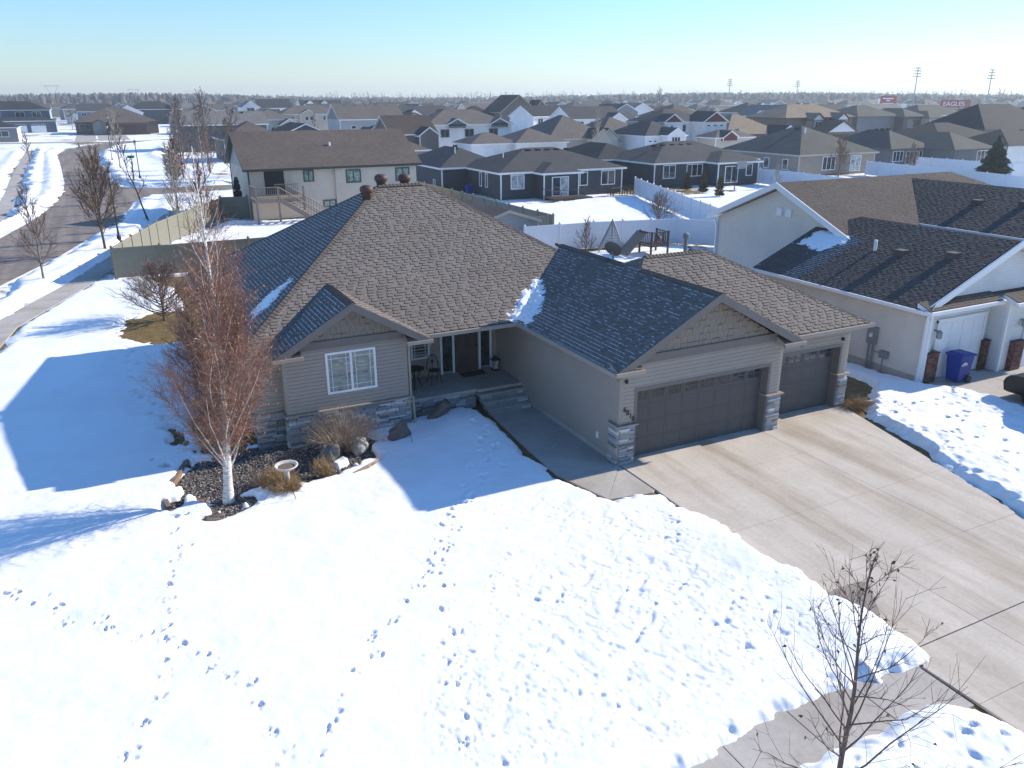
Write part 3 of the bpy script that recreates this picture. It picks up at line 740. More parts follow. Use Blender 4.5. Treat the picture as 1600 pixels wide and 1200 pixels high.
# the nearest 300 tabs stand alone, the rest are one part
tabs.sort(key=lambda t: (t[0] - CAM).length)
vis = [t for t in tabs]
for cc, V, tone in vis[:300]:
    me = bpy.data.meshes.new('shingle'); me.from_pydata([tuple(v) for v in V], [], TABF); me.materials.append(M_SHING); set_tone(me, [tone] * 4)
    link('shingle', me, roof)
mb = MB()
for cc, V, tone in vis[300:]: mb.add(V, TABF, tone)
stuff(mb.build('shingle_courses', M_SHING, roof, tone=True))
mb = MB()
for V in frost_main: mb.add(V, FROSTF)
stuff(mb.build('frost', M_FROST, roof))
# ridge and hip caps: overlapping folded tabs
caps = MB()
def capline(a, b, w=.15, step=.145, lift=.02):
    a, b = Vector(a), Vector(b); L = (b - a).length; d = (b - a) / L; side = d.cross(Vector((0, 0, 1))).normalized(); n = int(L / step)
    for i in range(n):
        p = a + d * (i * step); q = p + d * (step + .02); h0 = lift + .014; h1 = lift - .004; dr = .075
        Z = Vector((0, 0, 1))
        caps.add([p - side * w + Z * (h0 - dr), p + Z * h0, p + side * w + Z * (h0 - dr), q - side * w + Z * (h1 - dr), q + Z * h1, q + side * w + Z * (h1 - dr),
                  p - side * w + Z * (h0 - dr - .02), p + Z * (h0 - .02), p + side * w + Z * (h0 - dr - .02)], [(0, 1, 4, 3), (1, 2, 5, 4), (6, 7, 1, 0), (7, 8, 2, 1)])
capline((XL, YF, EZ), (RX0, RY, RZ)); capline((XR, YF, EZ), (RX1, RY, RZ)); capline((RX0, RY, RZ + .01), (RX1, RY, RZ + .01)); capline((XL, YB, EZ), (RX0, RY, RZ))
capline((GRX, -.38, GRZ), (GRX, GY0 + 3.3, GRZ)); capline((GX1, GY0, EZ), (HX1, HY, HZ)); capline((HX0, HY, HZ), (HX1, HY, HZ)); capline((BRX, BY0, BZ), (BRX, BYE, BZ))
capline((GRX, HY + .5, GRZ), (GRX, YF + vt + .4, GRZ))
stuff(caps.build('ridge_caps', M_CAPS, roof))
# fascia boards, rakes and gutters
def gutter(a, b, out, zz=EZ):
    a, b, o = Vector(a), Vector(b), Vector(out)
    MB().obox(a + Vector((0, 0, zz - .13)), b - a, o * .11, (0, 0, .11)).build('gutter', M_FASC, house)
gutter((-3.69, YF - .005, 0), (-.38, YF - .005, 0), (0, -1, 0)); gutter((XL, YF - .005, 0), (BX0 + .2, YF - .005, 0), (0, -1, 0))
gutter((GX0 - .005, -.4, 0), (GX0 - .005, YF - .12, 0), (-1, 0, 0)); gutter((gx_r + .1, GY0 - .005, 0), (GX1 + .05, GY0 - .005, 0), (0, -1, 0))
gutter((XL - .005, YF - .1, 0), (XL - .005, YB, 0), (-1, 0, 0)); gutter((GX1 + .005, GY0 - .1, 0), (GX1 + .005, GYB, 0), (1, 0, 0))
g = MB()
for (x0, x1, z) in ((-.48, .46, EZ), (5.5, 6.36, EZ)): MB().box(x0, x1, -.50, -.425, z - .12, z - .015).build('gutter', M_FASC, house)
for (x0, x1, z) in ((-8.5, -7.58, EZ), (-4.46, -3.62, EZ)): MB().box(x0, x1, 4.88, 4.955, z - .12, z - .015).build('gutter', M_FASC, house)
def rake(x0, z0, x1, z1, y, wd=.24, th=.05):
    MB().prism([(x0, y, z0), (x1, y, z1), (x1, y, z1 - wd), (x0, y, z0 - wd)], (0, -th, 0)).build('fascia', M_TRIM, house)
for (xe, xr, z, y, k) in ((GX0, GRX, GRZ, -.38, K), (gx_r, GRX, GRZ, -.38, K), (BX0, BRX, BZ, BY0, BK), (BX1, BRX, BZ, BY0, BK)):
    rake(xe, EZ - .0, xr, z - .0, y)
for (x0, x1, y) in ((.35, 5.55, -.012), (-7.70, -4.45, 5.438)): MB().box(x0, x1, y - .06, y - .008, EZ + .0, EZ + .24).build('frieze_board', M_TRIM, house)
so = MB()
so.box(GX0 + .02, -.0, -.36, YF + .4, EZ - .13, EZ - .11); so.box(-4.30, .0, YF + .02, 8.02, EZ - .10, EZ - .08); so.box(6.0, GX1 - .02, GY0 + .02, .5, EZ - .13, EZ - .11)
so.box(XL + .02, -8.92, YF + .02, YB, EZ - .13, EZ - .11); so.box(XL + .02, -8.08, YF + .02, 5.9, EZ - .10, EZ - .08)
so.build('soffit', M_TRIM, house)
# gables: backing, then single shakes
def gable(x0, x1, zb, xr, zr, y, ex=.20):
    bk = MB(); bk.prism([(x0, y + .02, zb), (x1, y + .02, zb), (xr, y + .02, zr)], (0, .2, 0)); gb = bk.build('gable', M_SHAKE, house)
    base = MB().box(0, 1, -.03, -.004, 0, 1).mesh('shake', M_SHAKE)
    r3 = random.Random(int(x0 * 10)); z = zb + .20
    while z < zr - .05:
        k = (z + ex * .12 - zb) / (zr - zb)
        a, b = lerp(x0, xr, k), lerp(x1, xr, k); s = a
        while s < b - .05:
            wd = min(r3.choice((.13, .17, .2, .24)), b - s); o = link('shake', base, gb)
            o.matrix_basis = Matrix.Translation((s + .004, y + .018 - r3.uniform(0, .006), z - r3.choice((0, 0, .012, .02)))) @ Matrix.Diagonal((wd - .008, 1, min(ex * .985, max(.03, zr + .03 - z - (zr - zb) * max(abs(s - xr), abs(s + wd - xr)) / (xr - x0))), 1))
            s += wd
        z += ex
gable(.1, 5.8, EZ, GRX, GRZ - .12, 0); gable(-7.98, -4.14, EZ, BRX, BZ - .12, 5.45)

# --- ledge stone
def stone_mesh(seed):
    r4 = random.Random(seed); mb = MB(); j = lambda a: a + r4.uniform(-.05, .05)
    mb.add([(0, 0, 0), (1, 0, 0), (1, 1, 0), (0, 1, 0), (j(.04), j(.0), 1), (j(.96), j(.0), j(1)), (j(.96), j(.98), j(1)), (j(.04), j(.98), j(1))],
           [(4, 5, 6, 7), (0, 1, 5, 4), (1, 2, 6, 5), (2, 3, 7, 6), (3, 0, 4, 7)])
    return mb
STONE = [[stone_mesh(i * 5 + k).mesh('stone', M_STONES[i]) for k in range(3)] for i in range(5)]
r5 = random.Random(31)
def stones(parent, o, u, n, w, h, rowh=(.055, .075, .10), wide=(.28, .40, .55)):
    o, u, n = Vector(o), Vector(u), Vector(n); z = 0
    while z < h - .02:
        rh = min(r5.choice(rowh), h - z)
        if h - z - rh < .04: rh = h - z
        s = 0
        while s < w - .01:
            sw_ = min(r5.choice(wide) * r5.uniform(.8, 1.2), w - s)
            if w - s - sw_ < .09: sw_ = w - s
            me = STONE[r5.choices(range(5), (4, 2.2, 2.6, 1.6, 1.2))[0]][r5.randrange(3)]; ob = link('stone', me, parent)
            dp = r5.uniform(.03, .085); M = Matrix.Identity(4)
            M.col[0] = (u * (sw_ - .006)).to_4d(); M.col[0][3] = 0
            M.col[1] = (0, 0, rh - .006, 0); M.col[2] = (n * dp).to_4d(); M.col[2][3] = 0
            t = o + u * (s + .003) + Vector((0, 0, z + .003)); M.col[3] = (t.x, t.y, t.z, 1)
            ob.matrix_basis = M
            s += sw_
        z += rh
def stone_base(x0, x1, y0, y1, h, faces, cap=True):
    b = MB().box(x0 + .002, x1 - .002, y0 + .002, y1 - .002, -.3, h).build('stone_base', M_STONES[4], house)
    for fc in faces:
        if fc == 'S': stones(b, (x0, y0, -.06), (1, 0, 0), (0, -1, 0), x1 - x0, h + .05)
        if fc == 'W': stones(b, (x0, y1, -.06), (0, -1, 0), (-1, 0, 0), y1 - y0, h + .05)
        if fc == 'E': stones(b, (x1, y0, -.06), (0, 1, 0), (1, 0, 0), y1 - y0, h + .05)
    if cap: MB().box(x0 - .10, x1 + .08, y0 - .10, y1, h, h + .045).build('ledge_cap', M_FASC, b)
stone_base(-8.12, -4.28, 5.39, 5.6, 1.0, 'SW'); stone_base(-8.98, -8.12, 5.86, 6.1, 1.0, 'S')
stone_base(-.05, .46, -.05, .42, 1.17, 'SW'); stone_base(5.44, 5.95, -.05, .5, 1.17, 'SE'); stone_base(9.03, 9.42, .45, .9, 1.13, 'SE')

# --- windows
def window(parent, x0, x1, z0, z1, y, n=-1, split=1, frame=M_WHITE, glass=M_GLASSG, grid=True, t=.07):
    """window in a wall facing -Y; the frame is the part, its panes and bars sub-parts"""
    fr = MB(); d = .05
    yo = y - .045
    fr.box(x0, x1, yo, y + .02, z0, z0 + t); fr.box(x0, x1, yo, y + .02, z1 - t, z1)
    fr.box(x0, x0 + t, yo, y + .02, z0 + t, z1 - t); fr.box(x1 - t, x1, yo, y + .02, z0 + t, z1 - t)
    wds = (x1 - x0 - t) / split
    for i in range(1, split): fr.box(x0 + wds * i, x0 + wds * i + t, yo + .004, y + .02, z0 + t, z1 - t)
    W = fr.build('window', frame, parent)
    for i in range(split):
        a, b = x0 + wds * i + t, x0 + wds * (i + 1)
        MB().box(a, b, y - .012, y + .01, z0 + t, z1 - t).build('pane', glass, W)
        if grid:
            q = MB(); wd = b - a
            for k in (.16, .84): q.box(a + wd * k - .008, a + wd * k + .008, y - .022, y - .0125, z0 + t, z1 - t)
            for k in (.12, .88): zz = lerp(z0 + t, z1 - t, k); q.box(a, b, y - .0205, y - .0135, zz - .008, zz + .008)
            q.build('window_bars', M_WHITE, W)
    return W
window(house, -6.87, -5.33, 1.50, 2.80, 5.43, split=2)
window(house, -3.32, -2.62, 1.30, 2.16, 8.01, glass=M_GLASS)
# --- front door with sidelights
M_ENTRY = mk('entry_door_brown', (.085, .065, .055), .5, .12, 4)
d = MB(); d.box(-1.66, -.80, 7.94, 8.0, .62, 2.66); dr = d.build('front_door', M_ENTRY, house)
for (a, b, z0, z1) in ((-1.58, -1.27, .8, 1.5), (-1.19, -.88, .8, 1.5), (-1.58, -1.27, 1.6, 2.5), (-1.19, -.88, 1.6, 2.5)): MB().box(a, b, 7.925, 7.94, z0, z1).build('door_panel', M_ENTRY, dr)
MB().tube((-.86, 7.94, 1.55), (-.86, 7.87, 1.55), .035, .035, 8, True).build('door_handle', M_BLACK, dr)
fr = MB()
for x in (-2.2, -1.74, -.72, -.28): fr.box(x - .04, x + .04, 7.93, 8.02, .62, 2.74)
fr.box(-2.2, -.28, 7.932, 8.02, 2.66, 2.76); fr.build('door_frame', M_WHITE, house)
for (a, b) in ((-2.16, -1.78), (-.68, -.32)):
    MB().box(a, b, 7.97, 8.0, .7, 2.64).build('sidelight', M_GLASS, house)
# --- porch floor and steps
p = MB(); p.box(-4.30, .0, 6.02, 8.03, .52, .62); p.box(-1.7, -.02, 5.92, 6.02, .52, .619); porch = p.build('porch', M_WALK, house)
b = MB().box(-4.28, -1.72, 6.10, 6.4, -.2, .52).build('stone_base', M_STONES[4], house)
stones(b, (-4.28, 6.10, -.06), (1, 0, 0), (0, -1, 0), 2.56, .57)
for i, (y, z) in enumerate(((5.78, .455), (5.46, .295), (5.14, .14))):
    st = MB().box(-1.72, -.03, y - .03, y + .36, z - .045, z + .02).build('step', M_WALK, house)
    bb = MB().box(-1.68, -.05, y + .02, y + .36, z - .2, z - .046).build('riser', M_STONES[4], st)
    stones(st, (-1.68, y + .02, z - .16), (1, 0, 0), (0, -1, 0), 1.62, .11, (.11,), (.3, .45, .6))

# --- garage doors: sections of pressed panels, window row on top
def garage_door(x0, x1, y, zt, cols, label):
    wd = (x1 - x0) / cols
    bd = MB().box(x0, x1, y + .012, y + .05, .0, zt).build('garage_door', M_DOOR, house); bd['label'] = label
    pm = None; rows = 4; rh = zt / rows
    pb = MB(); a, b_, e = .075, .03, .0
    # pressed panel, unit-size shape with a recessed rim
    W, H = wd - .008, rh - .008
    pb.add([(0, 0, 0), (W, 0, 0), (W, 0, H), (0, 0, H), (a, .006, a), (W - a, .006, a), (W - a, .006, H - a), (a, .006, H - a),
            (a + b_, -.003, a + b_), (W - a - b_, -.003, a + b_), (W - a - b_, -.003, H - a - b_), (a + b_, -.003, H - a - b_)],
           [(0, 1, 5, 4), (1, 2, 6, 5), (2, 3, 7, 6), (3, 0, 4, 7), (4, 5, 9, 8), (5, 6, 10, 9), (6, 7, 11, 10), (7, 4, 8, 11), (8, 9, 10, 11)])
    pm = pb.mesh('panel', M_DOOR)
    for r in range(rows):
        for c_ in range(cols):
            ox, oz = x0 + c_ * wd + .004, r * rh + .004
            if r < rows - 1:
                o = link('panel', pm, bd); o.matrix_basis = Matrix.Translation((ox, y, oz)); continue
            fr = MB(); fw, fh = wd - .008, rh - .008; m_ = .075
            fr.box(ox, ox + fw, y, y + .011, oz, oz + m_ + .07); fr.box(ox, ox + fw, y, y + .011, oz + fh - m_, oz + fh)
            fr.box(ox, ox + m_, y, y + .011, oz + m_ + .07, oz + fh - m_); fr.box(ox + fw - m_, ox + fw, y, y + .011, oz + m_ + .07, oz + fh - m_)
            F = fr.build('door_window', M_DOOR, bd)
            MB().box(ox + m_, ox + fw - m_, y + .0085, y + .0115, oz + m_ + .07, oz + fh - m_).build('pane', M_GLASS, F)
            q = MB(); cx = ox + fw / 2; cz = oz + (fh + .07) / 2; q.box(cx - .014, cx + .014, y + .001, y + .008, oz + m_ + .07, oz + fh - m_); q.box(ox + m_, ox + fw - m_, y + .002, y + .0075, cz - .014, cz + .014)
            q.build('window_bars', M_DOOR, F)
    return bd
garage_door(.55, 5.37, .24, 2.13, 8, 'wide charcoal double garage door with eight small windows')
garage_door(6.27, 8.96, .74, 2.13, 4, 'charcoal single garage door with four small windows')
tr = MB()
for (x0, x1, y) in ((.536, 5.384, -.045), (6.25, 8.98, .455)):
    tr.box(x0 - .09, x0, y, y + .28, 0, 2.14); tr.box(x1, x1 + .09, y, y + .28, 0, 2.14); tr.box(x0 - .09, x1 + .09, y - .002, y + .28, 2.14, 2.25)
tr.build('door_trim', M_TRIM, house)
# downspout on the bay corner and its elbow, outlet, lights, vents, dish
ds = MB(); ds.box(-4.30, -4.235, 5.36, 5.43, 1.0, EZ - .12); ds.bar((-4.265, 5.4, 1.03), (-4.22, 5.25, .95), .065, .065); ds.bar((-4.24, 5.28, .96), (-4.2, 5.28, .05), .06, .06); ds.build('downspout', M_FASC, house)
MB().box(-.05, -.02, 1.0, 1.12, .42, .62).build('outlet_box', M_WHITE, house)
for (x, y, z) in ((.12, -.03, 2.52), (9.0, .47, 2.40)):
    lb = MB(); lb.lathe((x, y - .05, z), [(.045, -.05), (.05, .0), (.03, .05)], 10); lb.box(x - .03, x + .03, y - .03, y + .02, z - .03, z + .03); lb.build('door_light', M_BLACK, house)
for (x, y, z) in ((-3.5, 11.45, 6.50), (-2.72, 12.15, 6.80), (-1.75, 12.30, 6.76)):
    t = MB(); t.lathe((x, y, z - .3), [(.17, 0), (.17, .45), (.20, .47)], 14); b0 = t.build('turbine_vent', M_RUST, roof, True)
    q = MB(); q.lathe((x, y, z + .16), [(.17, 0), (.235, .07), (.25, .15), (.22, .24), (.11, .30), (.02, .31)], 16); q.build('turbine_head', M_RUST, b0, True)
# house number, stepping down to the right
def text_part(name, s, size, mat, M, parent, depth=.006):
    cu = bpy.data.curves.new(name, 'FONT'); cu.body = s; cu.size = size; cu.extrude = depth
    tmp = bpy.data.objects.new('tmp', cu); COL.objects.link(tmp); bpy.context.view_layer.update()
    me = bpy.data.meshes.new_from_object(tmp.evaluated_get(bpy.context.evaluated_depsgraph_get())); bpy.data.objects.remove(tmp); me.materials.clear(); me.materials.append(mat)
    o = link(name, me, parent); o.matrix_basis = M; return o
ROTX = Matrix.Rotation(math.pi / 2, 4, 'X')
for i, chd in enumerate('6810'):
    text_part('house_number', chd, .21, M_BLACK, Matrix.Translation((.075 + i * .098, -.055, 1.60 - i * .105)) @ ROTX, house)
# satellite dish
dish = thing('satellite_dish', 'round grey satellite dish on the garage roof ridge', 'satellite dish', (3.05, 5.25, 4.7))
D = MB(); axis = Vector((.55, .35, .45)).normalized(); a1 = axis.cross(Vector((0, 0, 1))).normalized(); a2 = axis.cross(a1); cp = Vector((3.0, 5.2, 5.06)); vs = []; fs = []
for i in range(6):
    r = .30 * i / 5 + .001
    for j in range(20): t = 6.28318 * j / 20; vs.append(cp + axis * (r * r * .8) + a1 * r * math.cos(t) + a2 * r * 1.1 * math.sin(t))
for i in range(5):
    for j in range(20): fs.append((i * 20 + j, i * 20 + (j + 1) % 20, i * 20 + 20 + (j + 1) % 20, i * 20 + 20 + j))
D.add(vs, fs); D.build('reflector', mk('dish_grey', (.12, .125, .13), .5, .1), dish, True)
q = MB(); q.tube((3.1, 5.25, 4.72), cp - axis * .02, .03, .03, 8); q.build('mast', M_GREYM, dish)
q = MB(); q.tube(cp + Vector((0, 0, -.28)), cp + axis * .45 + Vector((0, 0, -.1)), .015, .015, 6); q.box(3.24, 3.33, 5.32, 5.40, 5.08, 5.18); q.build('feed_arm', M_GREYM, dish)
# snow left lying on the roof: in the valley and on the cold slope
def roof_snow(label, slope, pts, th, seed):
    poly = [slope.st(p) for p in pts]; xs = [p[0] for p in poly]; ys = [p[1] for p in poly]
    res = .035; A = np.arange(min(xs) - .1, max(xs) + .1, res); B = np.arange(min(ys) - .1, max(ys) + .1, res); X, Y = np.meshgrid(A, B)
    e = psdf(poly, X, Y) + (vnoise(X * 3.2, Y * 3.2, 3, seed) - .5) * .45 + (vnoise(X * 14, Y * 14, 3, seed + 1) - .5) * .22
    row = (Y / .128) % 1.0
    h = th * sstep(0, .32, e) * (.6 + .8 * vnoise(X * 7, Y * 7, 3, seed + 2)) - .004 + .012 * np.minimum(1, 1.5 - 1.5 * row)
    keep = e > 0; fk = keep[:-1, :-1] | keep[1:, :-1] | keep[:-1, 1:] | keep[1:, 1:]; idx = np.arange(X.size).reshape(X.shape)
    V = [tuple(slope.p(a, b_, hh)) for a, b_, hh in zip(X.ravel(), Y.ravel(), h.ravel())]
    F = np.stack([idx[:-1, :-1][fk], idx[:-1, 1:][fk], idx[1:, 1:][fk], idx[1:, :-1][fk]], 1)
    used = np.unique(F); rm = {int(k): i for i, k in enumerate(used)}
    me = bpy.data.meshes.new('roof_snow'); me.from_pydata([V[int(k)] for k in used], [], [tuple(rm[int(k)] for k in q_) for q_ in F]); me.materials.append(SNOW); me.shade_smooth()
    return tag(link('roof_snow', me), label, 'snow', kind='stuff')
roof_snow('white snow wedge lying in the roof valley above the front door', S_gl, [(GX0 + .03, YF + .5, EZ), (GX0 + 1.5, YF + 1.95, gz(1.5)), (GX0 + 1.75, YF + 1.5, gz(1.75)), (GX0 + 1.45, YF + .75, gz(1.45)), (GX0 + .6, YF - .45, gz(.6)), (GX0 + .03, YF - .55, EZ)], .08, 3)
roof_snow('white snow wedge lying in the roof valley above the front door', S_front, [(GX0 - .42, YF + .04, EZ), (GX0 + .4, YF + .04, EZ), (GX0 + 1.9, YF + 1.5, mz(1.5)), (GX0 + 1.35, YF + 1.6, mz(1.6)), (GX0 + .5, YF + .95, mz(.95))], .08, 4)
roof_snow('pale snow patch left on the cold west roof slope', S_left, [(-7.9, 7.6, mz(1.4)), (-7.0, 8.5, mz(2.3)), (-6.9, 8.9, mz(2.4)), (-7.6, 8.9, mz(1.7)), (-8.5, 8.3, mz(.8)), (-8.55, 7.6, mz(.75))], .035, 6)
# ------------------------------------------------------------------ house kit for the neighbourhood
def roof_mesh(polys, th, mats, name='roof', parent=None):
    """roof slopes as slabs; slot 0 shingles with metre UVs, slot 1 edge trim"""
    vs, fs, mi, uvs = [], [], [], []
    for pts in polys:
        P = [Vector(p) for p in pts]; n = len(P)
        nr = (P[1] - P[0]).cross(P[2] - P[0])
        if nr.z < 0: P = P[::-1]; nr = -nr
        nr.normalize(); u = Vector((0, 0, 1)).cross(nr)
        u = u.normalized() if u.length > 1e-4 else Vector((1, 0, 0)); v = nr.cross(u)
        o = len(vs); vs += [tuple(p) for p in P] + [(p.x, p.y, p.z - th) for p in P]
        fs.append(tuple(o + i for i in range(n))); mi.append(0); uvs += [(p.dot(u), p.dot(v)) for p in P]
        fs.append(tuple(o + n + i for i in range(n))[::-1]); mi.append(1); uvs += [(0, 0)] * n
        for i in range(n): fs.append((o + i, o + n + i, o + n + (i + 1) % n, o + (i + 1) % n)); mi.append(1); uvs += [(0, 0)] * 4
    me = bpy.data.meshes.new(name); me.from_pydata(vs, [], fs)
    for mt in mats: me.materials.append(mt)
    me.polygons.foreach_set('material_index', mi)
    ul = me.uv_layers.new(name='UVMap'); ul.data.foreach_set('uv', [c for p in uvs for c in p])
    return link(name, me, parent)
def slopes(kind, x0, x1, y0, y1, ze, k, oh):
    a0, a1, b0, b1 = x0 - oh, x1 + oh, y0 - oh, y1 + oh
    e = ze - k * 0; out = []
    if kind == 'x':
        ym = (y0 + y1) / 2; zr = e + k * (ym - b0)
        out = [[(a0, b0, e), (a1, b0, e), (a1, ym, zr), (a0, ym, zr)], [(a1, b1, e), (a0, b1, e), (a0, ym, zr), (a1, ym, zr)]]
    elif kind == 'y':
        xm = (x0 + x1) / 2; zr = e + k * (xm - a0)
        out = [[(a0, b1, e), (a0, b0, e), (xm, b0, zr), (xm, b1, zr)], [(a1, b0, e), (a1, b1, e), (xm, b1, zr), (xm, b0, zr)]]
    else:
        h = min(a1 - a0, b1 - b0) / 2; zr = e + k * h
        if a1 - a0 >= b1 - b0:
            ym = (b0 + b1) / 2; r0, r1 = (a0 + h, ym, zr), (a1 - h, ym, zr)
            out = [[(a0, b0, e), (a1, b0, e), r1, r0], [(a1, b1, e), (a0, b1, e), r0, r1], [(a0, b1, e), (a0, b0, e), r0], [(a1, b0, e), (a1, b1, e), r1]]
        else:
            xm = (a0 + a1) / 2; r0, r1 = (xm, b0 + h, zr), (xm, b1 - h, zr)
            out = [[(a0, b0, e), (a1, b0, e), r0], [(a1, b1, e), (a0, b1, e), r1], [(a0, b1, e), (a0, b0, e), r0, r1], [(a1, b0, e), (a1, b1, e), r1, r0]]
    cl = []
    for p in out:   # drop doubled points of square hips
        q = []
        for v in p:
            if not q or (Vector(v) - Vector(q[-1])).length > 1e-3: q.append(v)
        cl.append(q)
    return cl, zr
def block(T, x0, x1, y0, y1, z0, ze, kind, k, wall, roofm, trim=None, oh=.4, gable_mat=None, th=.2):
    trim = trim or M_WHITE
    sl, zr = slopes(kind, x0, x1, y0, y1, ze, k, oh)
    wb = MB(); wt = ze + k * oh * 0 - .05
    wb.box(x0, x1, y0, y1, z0, wt)
    W = wb.build('wall', wall, T)
    gm = gable_mat or wall
    if kind == 'x':
        g = MB(); ym = (y0 + y1) / 2; g.prism([(x0, y0, wt), (x0, y1, wt), (x0, ym, zr - th - .02)], (x1 - x0, 0, 0)); g.build('gable', gm, T)
    if kind == 'y':
        g = MB(); xm = (x0 + x1) / 2; g.prism([(x0, y0, wt), (x1, y0, wt), (xm, y0, zr - th - .02)], (0, y1 - y0, 0)); g.build('gable', gm, T)
    c = MB()
    for (x, y) in ((x0, y0), (x1, y0), (x0, y1)): c.box(x - .06, x + .06, y - .06, y + .06, z0, wt - .02)
    c.build('corner_trim', trim, T)
    return roof_mesh(sl, th, (roofm, trim), 'roof', T)
def win(T, face, at, a0, a1, z0, z1, split=2, frame=None, glass=None, t=.09):
    """framed window on a wall plane: face S (y=at), W (x=at) or E (x=at)"""
    frame = frame or M_WHITE; glass = glass or M_GLASS; fr = MB(); pn = MB()
    def bx(mb, u0, u1, w0, w1, d0, d1):
        if face == 'S': mb.box(u0, u1, at - d1, at - d0, w0, w1)
        elif face == 'W': mb.box(at - d1, at - d0, u0, u1, w0, w1)
        else: mb.box(at + d0, at + d1, u0, u1, w0, w1)
    bx(fr, a0, a1, z0, z0 + t, -.02, .07); bx(fr, a0, a1, z1 - t, z1, -.02, .07); bx(fr, a0, a0 + t, z0 + t, z1 - t, -.02, .07); bx(fr, a1 - t, a1, z0 + t, z1 - t, -.02, .07)
    for i in range(1, split):
        u = lerp(a0, a1, i / split); bx(fr, u - t * .4, u + t * .4, z0 + t, z1 - t, -.02, .06)
    F = fr.build('window', frame, T); bx(pn, a0 + t, a1 - t, z0 + t, z1 - t, -.015, .025); pn.build('pane', glass, F)
    return F
def slab_part(T, name, face, at, a0, a1, z0, z1, mat, d=.05):
    mb = MB()
    if face == 'S': mb.box(a0, a1, at - d, at + .02, z0, z1)
    elif face == 'W': mb.box(at - d, at + .02, a0, a1, z0, z1)
    else: mb.box(at - .02, at + d, a0, a1, z0, z1)
    return mb.build(name, mat, T)
def gdoor(T, face, at, a0, a1, z1, mat=None, glass=True, z0=0):
    D = slab_part(T, 'garage_door', face, at, a0, a1, z0, z1, mat or M_WHITE, .03); n = max(2, round((a1 - a0) / .62))
    for r in range(4):
        za, zb = lerp(z0, z1, r / 4) + .03, lerp(z0, z1, (r + 1) / 4) - .03
        for c_ in range(n):
            u0, u1 = lerp(a0, a1, c_ / n) + .06, lerp(a0, a1, (c_ + 1) / n) - .06
            if r == 3 and glass: slab_part(D, 'pane', face, at - .032 if face != 'E' else at + .032, u0, u1, za + .1, zb - .04, M_GLASS, .006)
            else: slab_part(D, 'panel', face, at - .032 if face != 'E' else at + .032, u0, u1, za, zb, mat or M_WHITE, .012)
    return D
def vents(T, pts, mat=None, s=.22):
    for (x, y, z) in pts: MB().box(x - s, x + s, y - s, y + s, z - .15, z + .16).build('roof_vent', mat or M_BLACK, T)
def pipe(T, x, y, z, h=.5, r=.06, mat=None): MB().tube((x, y, z - .4), (x, y, z + h), r, r, 8, True).build('vent_pipe', mat or M_WHITE, T)

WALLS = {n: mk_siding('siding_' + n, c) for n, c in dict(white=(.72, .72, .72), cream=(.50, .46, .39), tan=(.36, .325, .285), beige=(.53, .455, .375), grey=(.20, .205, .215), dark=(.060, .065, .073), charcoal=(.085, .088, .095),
         blue=(.085, .115, .15), brown=(.155, .125, .105), slate=(.15, .165, .185), taupe=(.29, .25, .21), lgrey=(.33, .335, .345)).items()}
ROOFS = {n: mk_roof('roof_' + n, c) for n, c in dict(brown=(.122, .100, .087), taupe=(.138, .122, .110), tan=(.235, .185, .135), black=(.038, .040, .044), charcoal=(.068, .069, .072), grey=(.17, .165, .16), green=(.088, .092, .085), darkbrown=(.075, .060, .053)).items()}
M_DGREEN = mk('dark_green_trim', (.035, .055, .045), .5, .05)
M_RED = mk('barn_red_siding', (.12, .028, .025), .6, .08)
M_TANV = mk('sage_vinyl', (.205, .198, .155), .5, .06)
M_WFENCE = mk('white_fence_vinyl', (.66, .69, .73), .35, .03)
M_BRICK = [mk('brick_' + n, c, .85, .2, 12, .3, 60) for n, c in (('red', (.16, .07, .055)), ('dark', (.10, .05, .042)), ('brown', (.19, .10, .075)))]
M_TRIMB = mk('beige_trim', (.45, .41, .36), .5, .05)

# ------------------------------------------------------------------ beige neighbour on the right
nb = thing('neighbor_house', 'beige neighbour house with white garage doors and brick piers', 'house', (18, 8, 0))
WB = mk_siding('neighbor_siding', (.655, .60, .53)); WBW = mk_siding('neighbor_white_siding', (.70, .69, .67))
nk = .43
core = MB(); core.box(13.62, 22.4, .95, 9.1, 0, 2.72); core.box(13.62, 13.9, .7, .95, 0, 2.72); core.build('wall', WB, nb)
core = MB(); core.box(13.9, 17.25, .92, .95, 0, 2.72); core.box(17.4, 22.4, .30, .95, 0, 2.72); core.build('wall', WBW, nb)
core = MB(); core.box(16.75, 30, 7.3, 15.9, 0, 4.02); core.prism([(16.75, 7.3, 4.02), (16.75, 15.9, 4.02), (16.75, 11.6, 5.82)], (.3, 0, 0)); core.build('wall', WB, nb)
core = MB(); core.box(21.95, 29.5, 2.6, 7.3, 0, 4.32); core.build('wall', WB, nb)
NHS = (.005, .007, .009, .012); ntabs = []; nfrost = []; nr_ = random.Random(8)
M_NSH = mk('dark_brown_shingle', (.105, .090, .080), .92, .12, .5, .35, 220, attr=True, fine=(160, .2), spec=.15)
NE = 2.8; nxr, nzr = 18.0, NE + nk * 4.8
sl_w = Slope((13.2, 12, NE), (0, -1, 0), (1, 0, nk))
def fr_n(p):
    return ((.9 if abs(p.y - 7.1 + (p.x - 13.2) * .12) < .42 and p.x < 16.6 else .012), .22, nfrost)
Lz = lambda x: NE + nk * (x - 13.2)
shingle(sl_w, [(13.2, .45, NE), (13.2, 9.3, NE), (16.75, 9.3, Lz(16.75)), (nxr, 7.9, nzr), (nxr, .75, nzr), (14.0, .75, Lz(14.0))], nr_, ntabs, fr_n, hs=NHS)
sl_e = Slope((22.8, .75, NE), (0, 1, 0), (-1, 0, nk))
shingle(sl_e, [(22.8, .75, NE), (22.8, 7.3, NE), (nxr, 7.9, nzr), (nxr, .75, nzr)], nr_, ntabs, hs=NHS)
